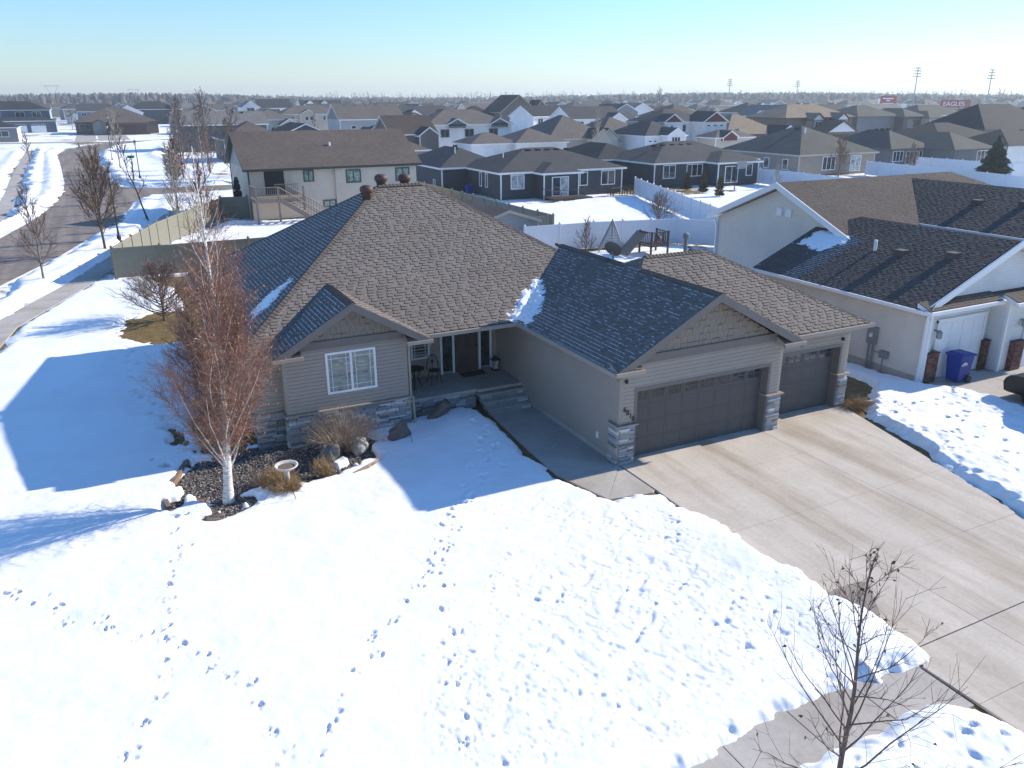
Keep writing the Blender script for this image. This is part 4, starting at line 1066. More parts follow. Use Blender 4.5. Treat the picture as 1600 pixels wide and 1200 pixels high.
ME_ = 4.1; mk_z = lambda y: ME_ + nk * (y - 6.95)
sl_m = Slope((16.35, 6.95, ME_), (1, 0, 0), (0, 1, nk))
shingle(sl_m, [(16.35, 6.95, ME_), (28.6, 6.95, ME_), (28.6, 11.6, mk_z(11.6)), (16.35, 11.6, mk_z(11.6))], nr_, ntabs, hs=NHS)
sl_h = Slope((28.6, 6.95, ME_), (1, 0, 0), (0, 1, nk))
shingle(sl_h, [(28.6, 6.95, ME_), (33.2, 6.95, ME_), (28.6, 11.6, mk_z(11.6))], nr_, ntabs, hs=NHS)
E2, X2, R2 = 4.4, 21.5, 25.2; z2 = E2 + .42 * (R2 - X2)
sl_2 = Slope((X2, 9.5, E2), (0, -1, 0), (1, 0, .42))
shingle(sl_2, [(X2, 2.4, E2), (X2, 7.65, E2), (R2, 11.2, z2), (R2, 2.4, z2)], nr_, ntabs, hs=NHS)
sl_p = Slope((13.2, .45, NE), (1, 0, 0), (0, .55, .22))
shingle(sl_p, [(13.2, .45, NE), (17.15, .45, NE), (17.15, 1.0, NE + .22), (13.2, 1.0, NE + .22)], nr_, ntabs, hs=NHS)
sl_p2 = Slope((17.2, -.1, NE), (1, 0, 0), (0, .55, .22))
shingle(sl_p2, [(17.2, -.1, NE), (22.8, -.1, NE), (22.8, .45, NE + .22), (17.2, .45, NE + .22)], nr_, ntabs, hs=NHS)
M_WTRIM = M_WHITE
R = roof_mesh([[(13.2, .45, NE - .02), (13.2, 9.3, NE - .02), (16.8, 9.3, Lz(16.8) - .02), (nxr, 8.0, nzr - .02), (nxr, .7, nzr - .02), (13.75, .7, Lz(13.75) - .02)], [(22.8, .7, NE - .02), (22.8, 7.4, NE - .02), (nxr, 8.0, nzr - .02), (nxr, .7, nzr - .02)],
     [(16.35, 6.95, ME_ - .02), (33.2, 6.95, ME_ - .02), (28.6, 11.6, mk_z(11.6) - .02), (16.35, 11.6, mk_z(11.6) - .02)], [(16.35, 16.25, ME_), (33.2, 16.25, ME_), (28.6, 11.6, mk_z(11.6) - .02), (16.35, 11.6, mk_z(11.6) - .02)], [(33.2, 6.95, ME_), (33.2, 16.25, ME_), (28.6, 11.6, mk_z(11.6) - .02)],
     [(X2, 2.4, E2 - .02), (X2, 7.7, E2 - .02), (R2, 11.4, z2 - .02), (R2, 2.4, z2 - .02)], [(28.9, 2.4, E2 - .02), (28.9, 7.7, E2 - .02), (R2, 11.4, z2 - .02), (R2, 2.4, z2 - .02)],
     [(13.2, .44, NE - .02), (17.2, .44, NE - .02), (17.2, 1.0, NE + .2), (13.2, 1.0, NE + .2)], [(17.2, -.11, NE - .02), (22.8, -.11, NE - .02), (22.8, .46, NE + .2), (17.2, .46, NE + .2)]], .16, (M_NSH, M_WHITE), 'roof', nb)
mb = MB()
for cc, V, tone in ntabs: mb.add(V, TABF, tone)
stuff(mb.build('shingle_courses', M_NSH, R, tone=True))
mb = MB()
for V in nfrost: mb.add(V, FROSTF)
stuff(mb.build('frost', M_FROST, R))
g = MB(); g.prism([(13.9, 1.0, NE + .16), (22.1, 1.0, NE + .16), (nxr, 1.0, nzr - .22)], (0, .3, 0)); g.build('gable', WBW, nb)
g = MB(); g.prism([(21.9, 2.65, E2 - .1), (28.5, 2.65, E2 - .1), (R2, 2.65, z2 - .22)], (0, .3, 0)); g.build('gable', WBW, nb)
for (xa, za, xb, zb_, y) in ((13.4, Lz(13.4), nxr, nzr, .68), (22.6, Lz(13.4), nxr, nzr, .68)):
    MB().prism([(xa, y, za + .02), (xb, y, zb_ + .02), (xb, y, zb_ - .24), (xa, y, za - .24)], (0, -.07, 0)).build('fascia', M_WHITE, nb)
for (ya, za, yb, zb_) in ((6.9, ME_, 11.6, mk_z(11.6)), (16.3, ME_, 11.6, mk_z(11.6))):
    MB().prism([(16.34, ya, za + .02), (16.34, yb, zb_ + .02), (16.34, yb, zb_ - .26), (16.34, ya, za - .26)], (-.06, 0, 0)).build('fascia', M_WHITE, nb)
for gb_ in ((13.08, 13.195, .35, 9.3, NE - .14, NE - .02), (13.1, 17.15, .33, .435, NE - .14, NE - .02), (21.38, 21.495, 2.4, 7.6, E2 - .14, E2 - .02), (17.05, 22.8, -.23, -.115, NE - .14, NE - .02)): MB().box(*gb_).build('gutter', M_WHITE, nb)
dsn = MB(); dsn.box(13.50, 13.58, .72, .80, .1, 2.4); dsn.bar((13.54, .76, 2.4), (13.2, .5, 2.7), .08, .08); dsn.bar((16.5, 15.9, 3.9), (16.66, 15.9, 3.5), .08, .08); dsn.box(16.62, 16.7, 15.86, 15.94, .1, 3.5); dsn.build('downspout', M_WHITE, nb)
ct = MB(); ct.box(13.58, 13.70, .64, .76, 0, 2.7); ct.box(16.69, 16.79, 15.84, 15.94, 0, 4.0); ct.box(17.34, 17.44, .24, .34, 0, 2.7); ct.build('corner_trim', M_WHITE, nb)
gdoor(nb, 'S', .90, 14.42, 16.95, 2.14, M_WHITE, False); gdoor(nb, 'S', .27, 18.55, 22.0, 2.14, M_WHITE, False)
q = MB(); q.box(14.3, 14.42, .84, .93, 0, 2.24); q.box(16.95, 17.07, .84, .93, 0, 2.24); q.box(14.3, 17.07, .83, .93, 2.14, 2.28); q.build('door_trim', M_WHITE, nb)
def brick_pier(x0, x1, y0, y1, h):
    P = MB().box(x0 + .01, x1 - .01, y0 + .01, y1, 0, h).build('brick_pier', M_BRICK[1], nb); r6 = random.Random(int(x0 * 7)); bm_ = [MB().box(0, .19, 0, 1, 0, .066).mesh('brick', m_) for m_ in M_BRICK]
    n = int(h / .08)
    for i in range(n):
        off = .1 if i % 2 else 0; s = x0 - off
        while s < x1 - .02:
            a, b_ = max(s, x0), min(s + .2, x1)
            if b_ - a > .03:
                o = link('brick', r6.choice(bm_), P); o.matrix_basis = Matrix.Translation((a, y0 - .012 - r6.random() * .006, .01 + i * .08)) @ Matrix.Diagonal(((b_ - a - .01) / .19, .03, 1, 1))
            s += .2
        s = y0 - off
        while s < y1 - .02:
            a, b_ = max(s, y0), min(s + .2, y1)
            if b_ - a > .03:
                o = link('brick', r6.choice(bm_), P); o.matrix_basis = Matrix.Translation((x0 - .012, b_, .01 + i * .08)) @ Matrix.Rotation(-math.pi / 2, 4, 'Z') @ Matrix.Diagonal(((b_ - a - .01) / .19, .03, 1, 1))
            s += .2
    MB().box(x0 - .03, x1 + .03, y0 - .03, y1, h, h + .04).build('pier_cap', M_BRICK[1], P)
brick_pier(13.72, 14.28, .58, .85, 1.12); brick_pier(17.0, 17.32, .70, .92, 1.12); brick_pier(17.9, 18.5, .10, .3, 1.12)
for (x, y) in ((14.05, .62), (18.3, .2)):
    q = MB(); q.box(x - .03, x + .03, y - .05, y + .3, 1.92, 1.98); q.lathe((x, y - .06, 1.68), [(.05, 0), (.10, .02), (.10, .2), (.12, .22), (.03, .32)], 8); q.build('wall_lantern', M_GREYM, nb)
# electric meter, conduits and gas meter on the side wall
q = MB(); q.box(13.46, 13.62, 2.72, 3.12, .95, 1.62); q.build('meter_box', M_GREYM, nb)
q = MB(); q.lathe((13.44, 2.92, 1.25), [(.09, 0), (.09, .16), (.04, .18)], 12); q.build('meter_glass', M_GLASSL, nb)
q = MB(); q.tube((13.53, 2.82, 0), (13.53, 2.82, .95), .04, .04, 8); q.tube((13.53, 3.02, 0), (13.53, 3.02, .95), .04, .04, 8); q.tube((13.5, 2.3, 0), (13.5, 2.3, .6), .025, .025, 8); q.build('conduit', M_GREYM, nb)
q = MB(); q.box(13.42, 13.6, 2.12, 2.45, .55, .82); q.tube((13.5, 2.45, .7), (13.5, 2.8, .7), .02, .02, 6); q.build('gas_meter', M_GREYM, nb)
ff = MB(); ff.box(13.595, 13.615, .96, 9.1, -.05, .22); ff.build('foundation', M_WALK, nb)
vents(nb, [(16.0, 4.1, Lz(16.0)), (16.4, 2.2, Lz(16.4)), (23.6, 6.4, E2 + .42 * 2.1), (23.9, 4.4, E2 + .42 * 2.4)], mk('shingle_vent_brown', (.09, .08, .072), .7), .2)
pipe(nb, 15.9, 5.3, Lz(15.9), .42, .07)
for y in (11.0, 11.6): MB().box(16.68, 16.748, y - .17, y + .17, 4.55, 4.9).build('gable_vent', M_WHITE, nb)
roof_snow('blue shaded snow patch on the beige neighbour garage roof', sl_w, [(15.4, 8.9, Lz(15.4)), (15.1, 7.6, Lz(15.1)), (15.9, 6.9, Lz(15.9)), (16.55, 7.1, Lz(16.55)), (16.6, 8.9, Lz(16.6))], .06, 12)

# ------------------------------------------------------------------ the row behind
h1 = thing('split_level_house', 'tan split level house with brown gable roof and rear deck', 'house', (6, 58, 0))
W1 = WALLS['beige']
block(h1, -.9, 14.1, 55.0, 65, 0, 4.30, 'x', .52, W1, ROOFS['brown'], M_DGREEN, .5, WALLS['lgrey'])
MB().box(6.5, 14.08, 54.75, 54.99, 0, 4.2).build('wall', W1, h1)
slab_part(h1, 'patio_door', 'S', 55, .40, 2.05, 2.15, 4.05, M_BLACK, .06)
for (a, b_, z0, z1, y) in ((3.74, 4.65, 3.05, 4.05, 55), (7.45, 8.8, 2.8, 3.95, 54.75), (12.05, 13.4, 2.75, 3.95, 54.75), (5.3, 6.45, .75, 1.4, 55)): win(h1, 'S', y, a, b_, z0, z1, 2, M_DGREEN, M_GLASSG)
pipe(h1, 6.9, 57.6, 5.75, .45, .09)
dk = thing('rear_deck', 'raised wooden deck with railing and stairs behind the split level house', 'deck', (1, 53.5, 0))
for k in range(21): MB().box(-1.0, 3.1, 52.0 + k * .142, 52.13 + k * .142, 2.02, 2.06).build('deck_board', M_WOOD, dk)
MB().box(-1.0, 3.1, 51.95, 52.0, 1.78, 2.06).build('rim_board', M_WOOD, dk); MB().box(-1.04, -1.0, 51.95, 54.95, 1.78, 2.06).build('rim_board', M_WOOD, dk)
for (x, y) in ((-.9, 52.1), (.9, 52.1), (3.0, 52.1)): MB().box(x - .07, x + .07, y - .07, y + .07, -.05, 3.02).build('post', M_WOOD, dk)
def rail(T, p, q, n, h=.95, mat=M_WOOD):
    p, q = Vector(p), Vector(q); z = Vector((0, 0, 1))
    MB().bar(p + z * h, q + z * h, .10, .05).build('handrail', mat, T); MB().bar(p + z * .1, q + z * .1, .05, .06).build('bottom_rail', mat, T)
    b_ = MB().box(-.018, .018, -.018, .018, .1, h).mesh('baluster', mat)
    for i in range(n): o = link('baluster', b_, T); o.matrix_basis = Matrix.Translation(lerp(p, q, (i + .5) / n))
rail(dk, (-.95, 54.9, 2.06), (-.95, 52.05, 2.06), 14); rail(dk, (-.95, 52.05, 2.06), (.9, 52.05, 2.06), 12); rail(dk, (1.0, 54.2, 2.06), (3.05, 54.2, 2.06), 12)
rail(dk, (.95, 52.0, 2.06), (3.9, 50.4, .1), 15); rail(dk, (1.9, 52.9, 2.06), (4.8, 51.3, .1), 15)
for i in range(11):
    t = (i + .5) / 11; x, y, z = lerp(1.4, 4.3, t), lerp(52.4, 50.8, t), lerp(2.0, .1, t); dx, dy = .48 * .55, .88 * .55
    MB().obox((x - dx - .12, y - dy + .06, z - .04), (.96 * .55, 1.76 * .55, 0), (.24, -.13, 0), (0, 0, .04)).build('stair_tread', M_WOOD, dk)
st = MB(); st.bar((.95, 52.0, 1.95), (3.9, 50.4, .0), .06, .3); st.build('stringer', M_WOOD, dk)

DARK = WALLS['dark']
h2 = thing('ranch_house', 'dark grey ranch house with white trim and small black deck', 'house', (32, 62, 0))
block(h2, 24.5, 39.3, 58.3, 69.5, 0, 2.72, 'h', .335, DARK, ROOFS['charcoal'])
block(h2, 28.4, 32.5, 56.2, 62.2, 0, 2.68, 'h', .33, DARK, ROOFS['charcoal'])
block(h2, 21.5, 29, 67.0, 79, 0, 2.72, 'h', .44, DARK, ROOFS['charcoal'])
win(h2, 'S', 58.3, 25.6, 27.2, .95, 2.45, 2, M_WHITE, M_GLASSL); slab_part(h2, 'patio_door_frame', 'S', 56.2, 29.3, 31.3, .3, 2.25, M_WHITE, .05)
slab_part(h2, 'patio_glass', 'S', 56.15, 29.42, 30.25, .4, 2.15, M_GLASS, .02); slab_part(h2, 'patio_glass', 'S', 56.15, 30.35, 31.18, .4, 2.15, M_GLASSL, .02)
win(h2, 'S', 58.3, 33.0, 34.9, .95, 2.4); win(h2, 'S', 58.3, 36.6, 38.4, .9, 2.45); win(h2, 'W', 24.5, 61.5, 62.1, .9, 2.4, 1); win(h2, 'W', 24.5, 63.0, 63.6, .9, 2.4, 1); win(h2, 'W', 21.5, 69, 69.7, .3, 1.3, 1)
vents(h2, [(x, 63.2, 4.45) for x in (30.2, 31.4, 32.6, 33.8, 35.0)] + [(25.3, 72.2, 4.6)]); pipe(h2, 24.2, 69.6, 4.0, .7); pipe(h2, 27.3, 63.5, 3.9, .4)
dk2 = thing('rear_deck', 'low black deck at the patio door of the dark ranch house', 'deck', (30.5, 55, 0))
for k in range(12): MB().box(28.2, 32.9, 54.0 + k * .18, 54.165 + k * .18, .26, .30).build('deck_board', M_DKWOOD, dk2)
for k in range(4): MB().box(28.2, 32.9, 53.93, 53.98, -.05 + k * .085, .03 + k * .085).build('skirt_board', M_DKWOOD, dk2)
rail(dk2, (28.2, 54.0, .3), (32.0, 54.0, .3), 2, .8, M_DKWOOD); rail(dk2, (28.2, 54.0, .3), (28.2, 56.1, .3), 2, .8, M_DKWOOD)
h3 = thing('ranch_house', 'dark grey ranch house beside the basketball hoop', 'house', (53, 66, 0))
block(h3, 45.4, 60.6, 60.6, 71.8, 0, 2.74, 'h', .34, DARK, ROOFS['charcoal']); block(h3, 52.8, 58.9, 58.2, 65, 0, 2.70, 'h', .31, DARK, ROOFS['charcoal']); block(h3, 42.8, 50, 68.8, 80, 0, 2.74, 'h', .42, DARK, ROOFS['black'])
win(h3, 'S', 60.6, 46.6, 48.4, .9, 2.45); win(h3, 'S', 60.6, 50.0, 52.4, 1.0, 2.45, 3); slab_part(h3, 'patio_door_frame', 'S', 58.2, 53.8, 55.8, .3, 2.25, M_WHITE, .05); slab_part(h3, 'patio_glass', 'S', 58.15, 53.92, 54.75, .4, 2.15, M_GLASS, .02); slab_part(h3, 'patio_glass', 'S', 58.15, 54.85, 55.68, .4, 2.15, M_GLASS, .02)
win(h3, 'S', 58.2, 57.0, 58.0, 1.0, 2.4, 1); vents(h3, [(x, 65.2, 4.35) for x in (48.5, 49.8, 51.2, 52.5, 53.8)])
h4 = thing('ranch_house', 'grey ranch house with tall dark green hip roof and tan trim', 'house', (77, 70, 0))
block(h4, 70.0, 84.0, 62.6, 77.5, 0, 2.74, 'h', .45, WALLS['taupe'], ROOFS['green'], M_TRIMB)
win(h4, 'W', 70.0, 64.5, 65.5, .7, 2.1, 1); win(h4, 'W', 70.0, 68, 69, .7, 2.1, 1); win(h4, 'S', 62.6, 74.2, 76.6, .6, 2.4, 3); win(h4, 'S', 62.6, 79.4, 81.4, .3, 2.4, 2, M_WHITE, M_GLASSL); pipe(h4, 75.5, 67.5, 4.9, 1.0, .1); vents(h4, [(75.8, 69.3, 5.7), (77.0, 69.3, 5.7)])
h5 = thing('ranch_house', 'slate blue ranch house with double hip roof near the spruce', 'house', (98, 70, 0))
block(h5, 90.8, 99.5, 65.6, 78, 0, 2.74, 'h', .5, WALLS['slate'], ROOFS['green'], mk('slate_trim', (.1, .11, .12), .5)); block(h5, 97.8, 106.5, 60.6, 73, 0, 2.72, 'h', .45, WALLS['slate'], ROOFS['green'], MATS['slate_trim'])
win(h5, 'S', 65.6, 91.4, 93.6, .9, 2.4, 3); win(h5, 'S', 65.6, 94.2, 96.6, .4, 2.3, 3); win(h5, 'S', 65.6, 97.0, 97.7, 1.3, 2.4, 1); win(h5, 'S', 60.6, 103, 105.6, .7, 2.4, 3); vents(h5, [(x, 70.5, 5.2) for x in (93.2, 94.4, 95.6)])
roof_cols = [[(98.3, 67.5, 3.0), (99, 68.4, 3.3)]]
h6 = thing('white_house', 'white house with long dark roofs behind the spruce', 'house', (122, 66, 0))
block(h6, 112, 134, 62, 71, 0, 2.9, 'h', .42, WALLS['white'], ROOFS['black'], MATS['slate_trim']); block(h6, 108.5, 124, 71, 83, 0, 3.4, 'h', .36, WALLS['white'], ROOFS['black'], MATS['slate_trim'])
win(h6, 'S', 62, 118, 120, 1, 2.3); win(h6, 'S', 62, 125, 127, 1, 2.3); vents(h6, [(x, 66.0, 4.7) for x in (121, 123, 125, 127, 129)])

# ------------------------------------------------------------------ houses beyond, each told apart in the photograph
def hs(name, label, loc): return thing(name, label, 'house', (*loc, 0))
T = hs('two_storey_house', 'white two storey house with two dark front gables behind the dark ranch', (48, 126))
block(T, 40.5, 57, 121, 132, 0, 5.5, 'h', .42, WALLS['white'], ROOFS['taupe'])
for x in (44.2, 52.6): block(T, x, x + 3.6, 120.6, 125, 4.9, 5.5, 'y', .5, WALLS['slate'], ROOFS['taupe'], None, .3, WALLS['slate'])
for (a, b_) in ((42.9, 44.6), (47.6, 49.4), (52.4, 54.2)): win(T, 'S', 121, a, b_, 3.3, 4.7, 2, M_GREYM)
win(T, 'W', 40.5, 123.5, 124.4, 3.4, 4.6, 1, M_RUST); win(T, 'W', 40.5, 128, 128.8, 4.2, 4.6, 1)
T = hs('ranch_house', 'low white ranch house with tan roof in front of the white two storey house', (52, 110))
block(T, 43, 51.5, 107.5, 115, 0, 2.8, 'h', .40, WALLS['white'], ROOFS['taupe']); block(T, 50.5, 60, 106, 116, 0, 2.85, 'h', .42, WALLS['white'], ROOFS['taupe'])
T = hs('ranch_house', 'tan house with dark hip roof and twin cream gables behind a bare birch', (70, 118))
block(T, 60.5, 74, 113, 128, 0, 2.9, 'h', .55, WALLS['tan'], ROOFS['taupe'], M_TRIMB); block(T, 73, 86, 116, 130, 0, 2.9, 'h', .5, WALLS['tan'], ROOFS['taupe'], M_TRIMB)
for (x, y) in ((68.4, 111), (70.6, 112.2)): block(T, x, x + 4.2, y, 116, 0, 2.85, 'y', .75, WALLS['cream'], ROOFS['darkbrown'], M_TRIMB, .3)
win(T, 'S', 111, 69.2, 71, .9, 2.0); win(T, 'S', 113, 62, 64, .9, 2.0, 2, M_TRIMB); gdoor(T, 'S', 113, 75.2, 78, 2.1, WALLS['cream'], False)
T = hs('two_storey_house', 'cream two storey house with barn red gables', (90, 112))
block(T, 83.5, 96, 112, 122, 0, 5.5, 'h', .42, WALLS['white'], ROOFS['charcoal'])
block(T, 84.0, 88, 110.6, 114, 3.0, 5.55, 'y', .62, WALLS['white'], ROOFS['charcoal'], None, .35, M_RED); block(T, 91.5, 97, 108.5, 114, 0, 5.5, 'y', .6, WALLS['white'], ROOFS['charcoal'], None, .4, M_RED)
block(T, 90.5, 99.5, 103.5, 109, 0, 2.85, 'h', .4, WALLS['cream'], ROOFS['taupe']); block(T, 91.8, 95.2, 102.9, 106, 2.3, 2.9, 'y', .6, M_RED, ROOFS['charcoal'], None, .3, M_RED)
gdoor(T, 'S', 103.5, 96, 98.8, 2.1, M_TRIMB, False)
for (a, b_, z0, z1, y) in ((92.2, 93.2, 4.6, 5.0, 108.5), (93.8, 94.8, 4.6, 5.0, 108.5), (95.4, 96.3, 4.6, 5.0, 108.5), (89.2, 90.2, 3.6, 5.0, 112), (85.4, 86.0, 3.6, 5.0, 110.6)): win(T, 'S', y, a, b_, z0, z1, 1)
T = hs('ranch_house', 'cream house with a small front gable and tall three pane window', (80, 106))
block(T, 76.5, 85.5, 106, 118, 0, 3.4, 'h', .5, WALLS['white'], ROOFS['charcoal']); block(T, 79.8, 83.4, 103.8, 110, 0, 3.5, 'y', .6, WALLS['white'], ROOFS['charcoal'], None, .35)
win(T, 'S', 103.8, 80.6, 82.6, 1.2, 3.2, 3)
for x in (77.2, 78.3): win(T, 'S', 106, x, x + .7, 2.2, 2.6, 1)
T = hs('brown_house', 'brown roofed house with a white gable left of the brown two storey house', (106, 112))
block(T, 99.6, 114, 111, 124, 0, 3.0, 'h', .52, WALLS['brown'], ROOFS['tan'], M_RUST); block(T, 109.8, 115, 107.5, 113, 0, 2.8, 'y', .62, WALLS['white'], ROOFS['black'], None, .3); block(T, 101, 108, 109.5, 113, 0, 3.0, 'h', .5, WALLS['brown'], ROOFS['tan'], M_RUST)
T = hs('two_storey_house', 'brown two storey house with white dormers and gable garage', (134, 122))
block(T, 122.5, 143, 119, 131, 0, 5.6, 'h', .42, WALLS['brown'], ROOFS['tan'], M_RUST)
for x in (128.5, 136): block(T, x, x + 3.4, 117, 122, 0, 5.2, 'y', .7, WALLS['taupe'], ROOFS['tan'], M_RUST, .3, M_WHITE); win(T, 'S', 117, x + .8, x + 2.6, 3.2, 4.8)
block(T, 128, 136.5, 112, 118, 0, 2.8, 'y', .5, WALLS['brown'], ROOFS['darkbrown'], M_RUST, .4, M_WHITE); gdoor(T, 'S', 112, 129.5, 134.6, 2.3, M_RUST, False)
T = hs('two_storey_house', 'grey two storey house with three stepped hip roofs', (157, 122))
block(T, 145, 159, 119.5, 131, 0, 5.6, 'h', .4, WALLS['grey'], ROOFS['green'], MATS['slate_trim']); block(T, 157.5, 164.5, 117, 129, 0, 5.5, 'h', .45, WALLS['charcoal'], ROOFS['green'], MATS['slate_trim']); block(T, 163.5, 169, 115, 127, 0, 5.2, 'h', .45, WALLS['tan'], ROOFS['green'], MATS['slate_trim'])
win(T, 'S', 117, 159, 163, 3.0, 4.8, 4, M_GREYM); win(T, 'S', 115, 164.6, 168, 2.8, 4.7, 3, M_TRIMB)
T = hs('two_storey_house', 'pale grey two storey house with small square windows', (176, 120))
block(T, 168, 186, 121, 132, 0, 5.5, 'h', .42, WALLS['lgrey'], ROOFS['green']); block(T, 184, 194, 118, 128, 0, 5.3, 'h', .4, WALLS['lgrey'], ROOFS['charcoal'])
for (a, z) in ((174, 4.3), (174, 2.7), (186, 4.2), (188, 4.2), (190, 4.2)): win(T, 'S', 121 if a < 180 else 118, a, a + 1, z, z + .8, 1, M_GREYM)
T = hs('dark_house', 'house with a big dark blue roof at the right edge', (136, 76))
block(T, 128, 150, 77, 90, 0, 4.4, 'h', .6, WALLS['slate'], ROOFS['black'], MATS['slate_trim'])
T = hs('two_storey_house', 'grey two storey house with taupe gable roof and white rakes', (45, 172))
block(T, 37.5, 52.5, 168, 179, 0, 5.5, 'x', .55, WALLS['lgrey'], ROOFS['taupe'], None, .4, WALLS['slate']); block(T, 52.5, 57, 167, 175, 0, 5.8, 'y', .4, WALLS['beige'], ROOFS['darkbrown'], M_RUST)
win(T, 'S', 167, 53.6, 55.8, 3.2, 4.9); win(T, 'S', 168, 46, 48, 3.0, 4.4); win(T, 'S', 168, 40, 41.2, 3.4, 4.2, 1); vents(T, [(x, 173, 8.3) for x in (40, 42.5, 45, 47.5, 50)])
T = hs('ranch_house', 'brown roofed ranch house directly behind the split level roof', (45, 146))
block(T, 36, 50, 140, 152, 0, 3.0, 'h', .5, WALLS['taupe'], ROOFS['brown']); block(T, 33.5, 38, 138, 144, 0, 2.9, 'y', .7, WALLS['slate'], ROOFS['charcoal'], None, .3)
T = hs('ranch_house', 'taupe ranch corner with white gutter right of the split level house', (24, 92))
block(T, 20.5, 31.0, 96, 106, 0, 2.9, 'h', .42, WALLS['taupe'], ROOFS['brown']); win(T, 'S', 96, 28.2, 29.3, .8, 2.2, 1)
T = hs('dark_house', 'small dark brown house with steep white trimmed gable', (34, 110))
block(T, 32.5, 40.5, 117, 127, 0, 4.2, 'x', .55, WALLS['brown'], ROOFS['darkbrown']); block(T, 36.8, 40.2, 115, 119, 0, 4.0, 'y', .7, WALLS['brown'], ROOFS['darkbrown'], None, .3)
T = hs('two_storey_house', 'cream two storey house with porch gable behind the orange willow', (36, 213))
block(T, 38, 56, 236, 246, 0, 5.6, 'h', .45, WALLS['cream'], ROOFS['taupe']); block(T, 43.5, 48, 234.6, 240, 2, 5.6, 'y', .5, WALLS['cream'], ROOFS['taupe']); block(T, 27.5, 40, 226, 238, 0, 4.4, 'h', .4, WALLS['cream'], ROOFS['taupe']); block(T, 35, 40, 222, 228, 0, 3.0, 'y', .6, WALLS['cream'], ROOFS['taupe'])
for (a, y, z) in ((39.4, 236, 3.8), (41, 236, 3.8), (44.8, 234.6, 3.8), (46.2, 234.6, 3.8), (50.5, 236, 3.8), (52, 236, 3.8), (31, 226, 1.2), (33, 226, 1.2)): win(T, 'S', y, a, a + 1.0, z, z + 1.2, 1, M_WHITE)
slab_part(T, 'entry_door', 'S', 222, 36.2, 38.8, .1, 2.4, M_RUST)
T = hs('grey_house', 'long grey roofed house behind the bare tree cluster', (10, 172))
block(T, 2.5, 20, 160, 171, 0, 5.1, 'x', .42, WALLS['charcoal'], ROOFS['grey']); win(T, 'S', 160, 14.6, 16, 3.6, 4.5, 1); vents(T, [(7.5, 164.6, 7.3), (16, 164.6, 7.3)]); win(T, 'W', 2.5, 163, 164, 2, 4, 1)
T = hs('dark_house', 'dark house with brown and black gables left of the split level house', (14, 138))
block(T, 7.0, 17, 128, 140, 0, 3.6, 'h', .5, WALLS['charcoal'], ROOFS['brown']); block(T, 15.5, 25, 126, 138, 0, 3.8, 'y', .42, WALLS['charcoal'], ROOFS['black'])
T = hs('two_storey_house', 'navy two storey house with two white garage doors at the far left', (-31, 300))
block(T, -45, -24.5, 299, 311, 0, 6.9, 'h', .42, WALLS['blue'], ROOFS['black']); block(T, -40, -23, 293, 300, 0, 3.6, 'h', .3, WALLS['blue'], ROOFS['black'])
for a in (-35.6, -30.2): gdoor(T, 'S', 293, a, a + 4.2, 2.6)
for a in (-41, -34.3, -29.6): win(T, 'S', 299, a, a + 2.6, 4.6, 6.3, 2)
cy = mk_siding('siding_navy_sunlit', (.33, .43, .44)); MB().box(-24.49, -24.38, 299.2, 310.8, .2, 6.7).build('side_wall', cy, T); MB().box(-22.99, -22.88, 293.2, 299.8, .2, 3.4).build('side_wall', cy, T)  # sunlit east sides: sun painted in as a paler tone than the navy
T = hs('grey_house', 'small grey house with white corner at the left edge', (-36, 232))
block(T, -46, -29.5, 226, 236, 0, 3.5, 'h', .35, WALLS['grey'], ROOFS['black']); win(T, 'S', 226, -34.6, -31.4, 1.2, 2.7, 2); MB().box(-29.49, -29.4, 226.1, 235.9, .1, 3.3).build('side_wall', WALLS['white'], T)
T = hs('brown_house', 'wide brown ranch house where the street curves away', (-5, 275))
block(T, -17, 6, 268, 286, 0, 3.5, 'h', .42, WALLS['brown'], ROOFS['brown'], M_RUST); block(T, -8, 3.0, 258, 270, 0, 3.4, 'h', .5, WALLS['brown'], ROOFS['brown'], M_RUST); block(T, -12.5, -8.5, 262, 270, 0, 3.2, 'y', .5, WALLS['tan'], ROOFS['brown'], M_RUST)
gdoor(T, 'S', 258, -7, 2.2, 2.9, M_RUST, False); win(T, 'S', 268, -16, -13, 1, 2.8, 2, M_TRIMB); MB().box(6.01, 6.1, 268.2, 285.8, .1, 3.3).build('side_wall', WALLS['tan'], T); MB().box(3.01, 3.1, 258.2, 268, .1, 3.2).build('side_wall', WALLS['tan'], T)
T = hs('two_storey_house', 'black and white two storey house with balconies in the far left', (14, 380))
block(T, 2, 21, 372, 384, 0, 6.0, 'h', .5, WALLS['dark'], ROOFS['black']); block(T, 19, 33, 368, 382, 0, 6.2, 'x', .3, WALLS['white'], ROOFS['grey'])
for (a, z) in ((21, 4), (26, 4), (21, 1), (26, 1)): win(T, 'S', 368, a, a + 3.4, z, z + 1.6, 2, M_GREYM)
T = hs('two_storey_house', 'white farmhouse style house with black roof and side gable', (66, 400))
block(T, 52, 60, 396, 410, 0, 6.2, 'y', .7, WALLS['white'], ROOFS['grey']); block(T, 60, 76, 399, 411, 0, 5.8, 'x', .65, WALLS['white'], ROOFS['black'])
win(T, 'S', 396, 54, 57.5, 4.2, 6); win(T, 'S', 396, 54, 57.5, .8, 2.6); win(T, 'S', 399, 64, 70, 3.4, 5.4, 4)
T = hs('two_storey_house', 'white house with two black gables beside the orange willow', (95, 420))
block(T, 86, 108, 424, 436, 0, 6.2, 'x', .5, WALLS['white'], ROOFS['black'])
for x in (86, 93.5): block(T, x, x + 6.5, 418, 426, 0, 6.2, 'y', .8, WALLS['white'], ROOFS['black']); win(T, 'S', 418, x + 1.5, x + 5, 3.8, 5.8); win(T, 'S', 418, x + 1.5, x + 5, .8, 2.6)
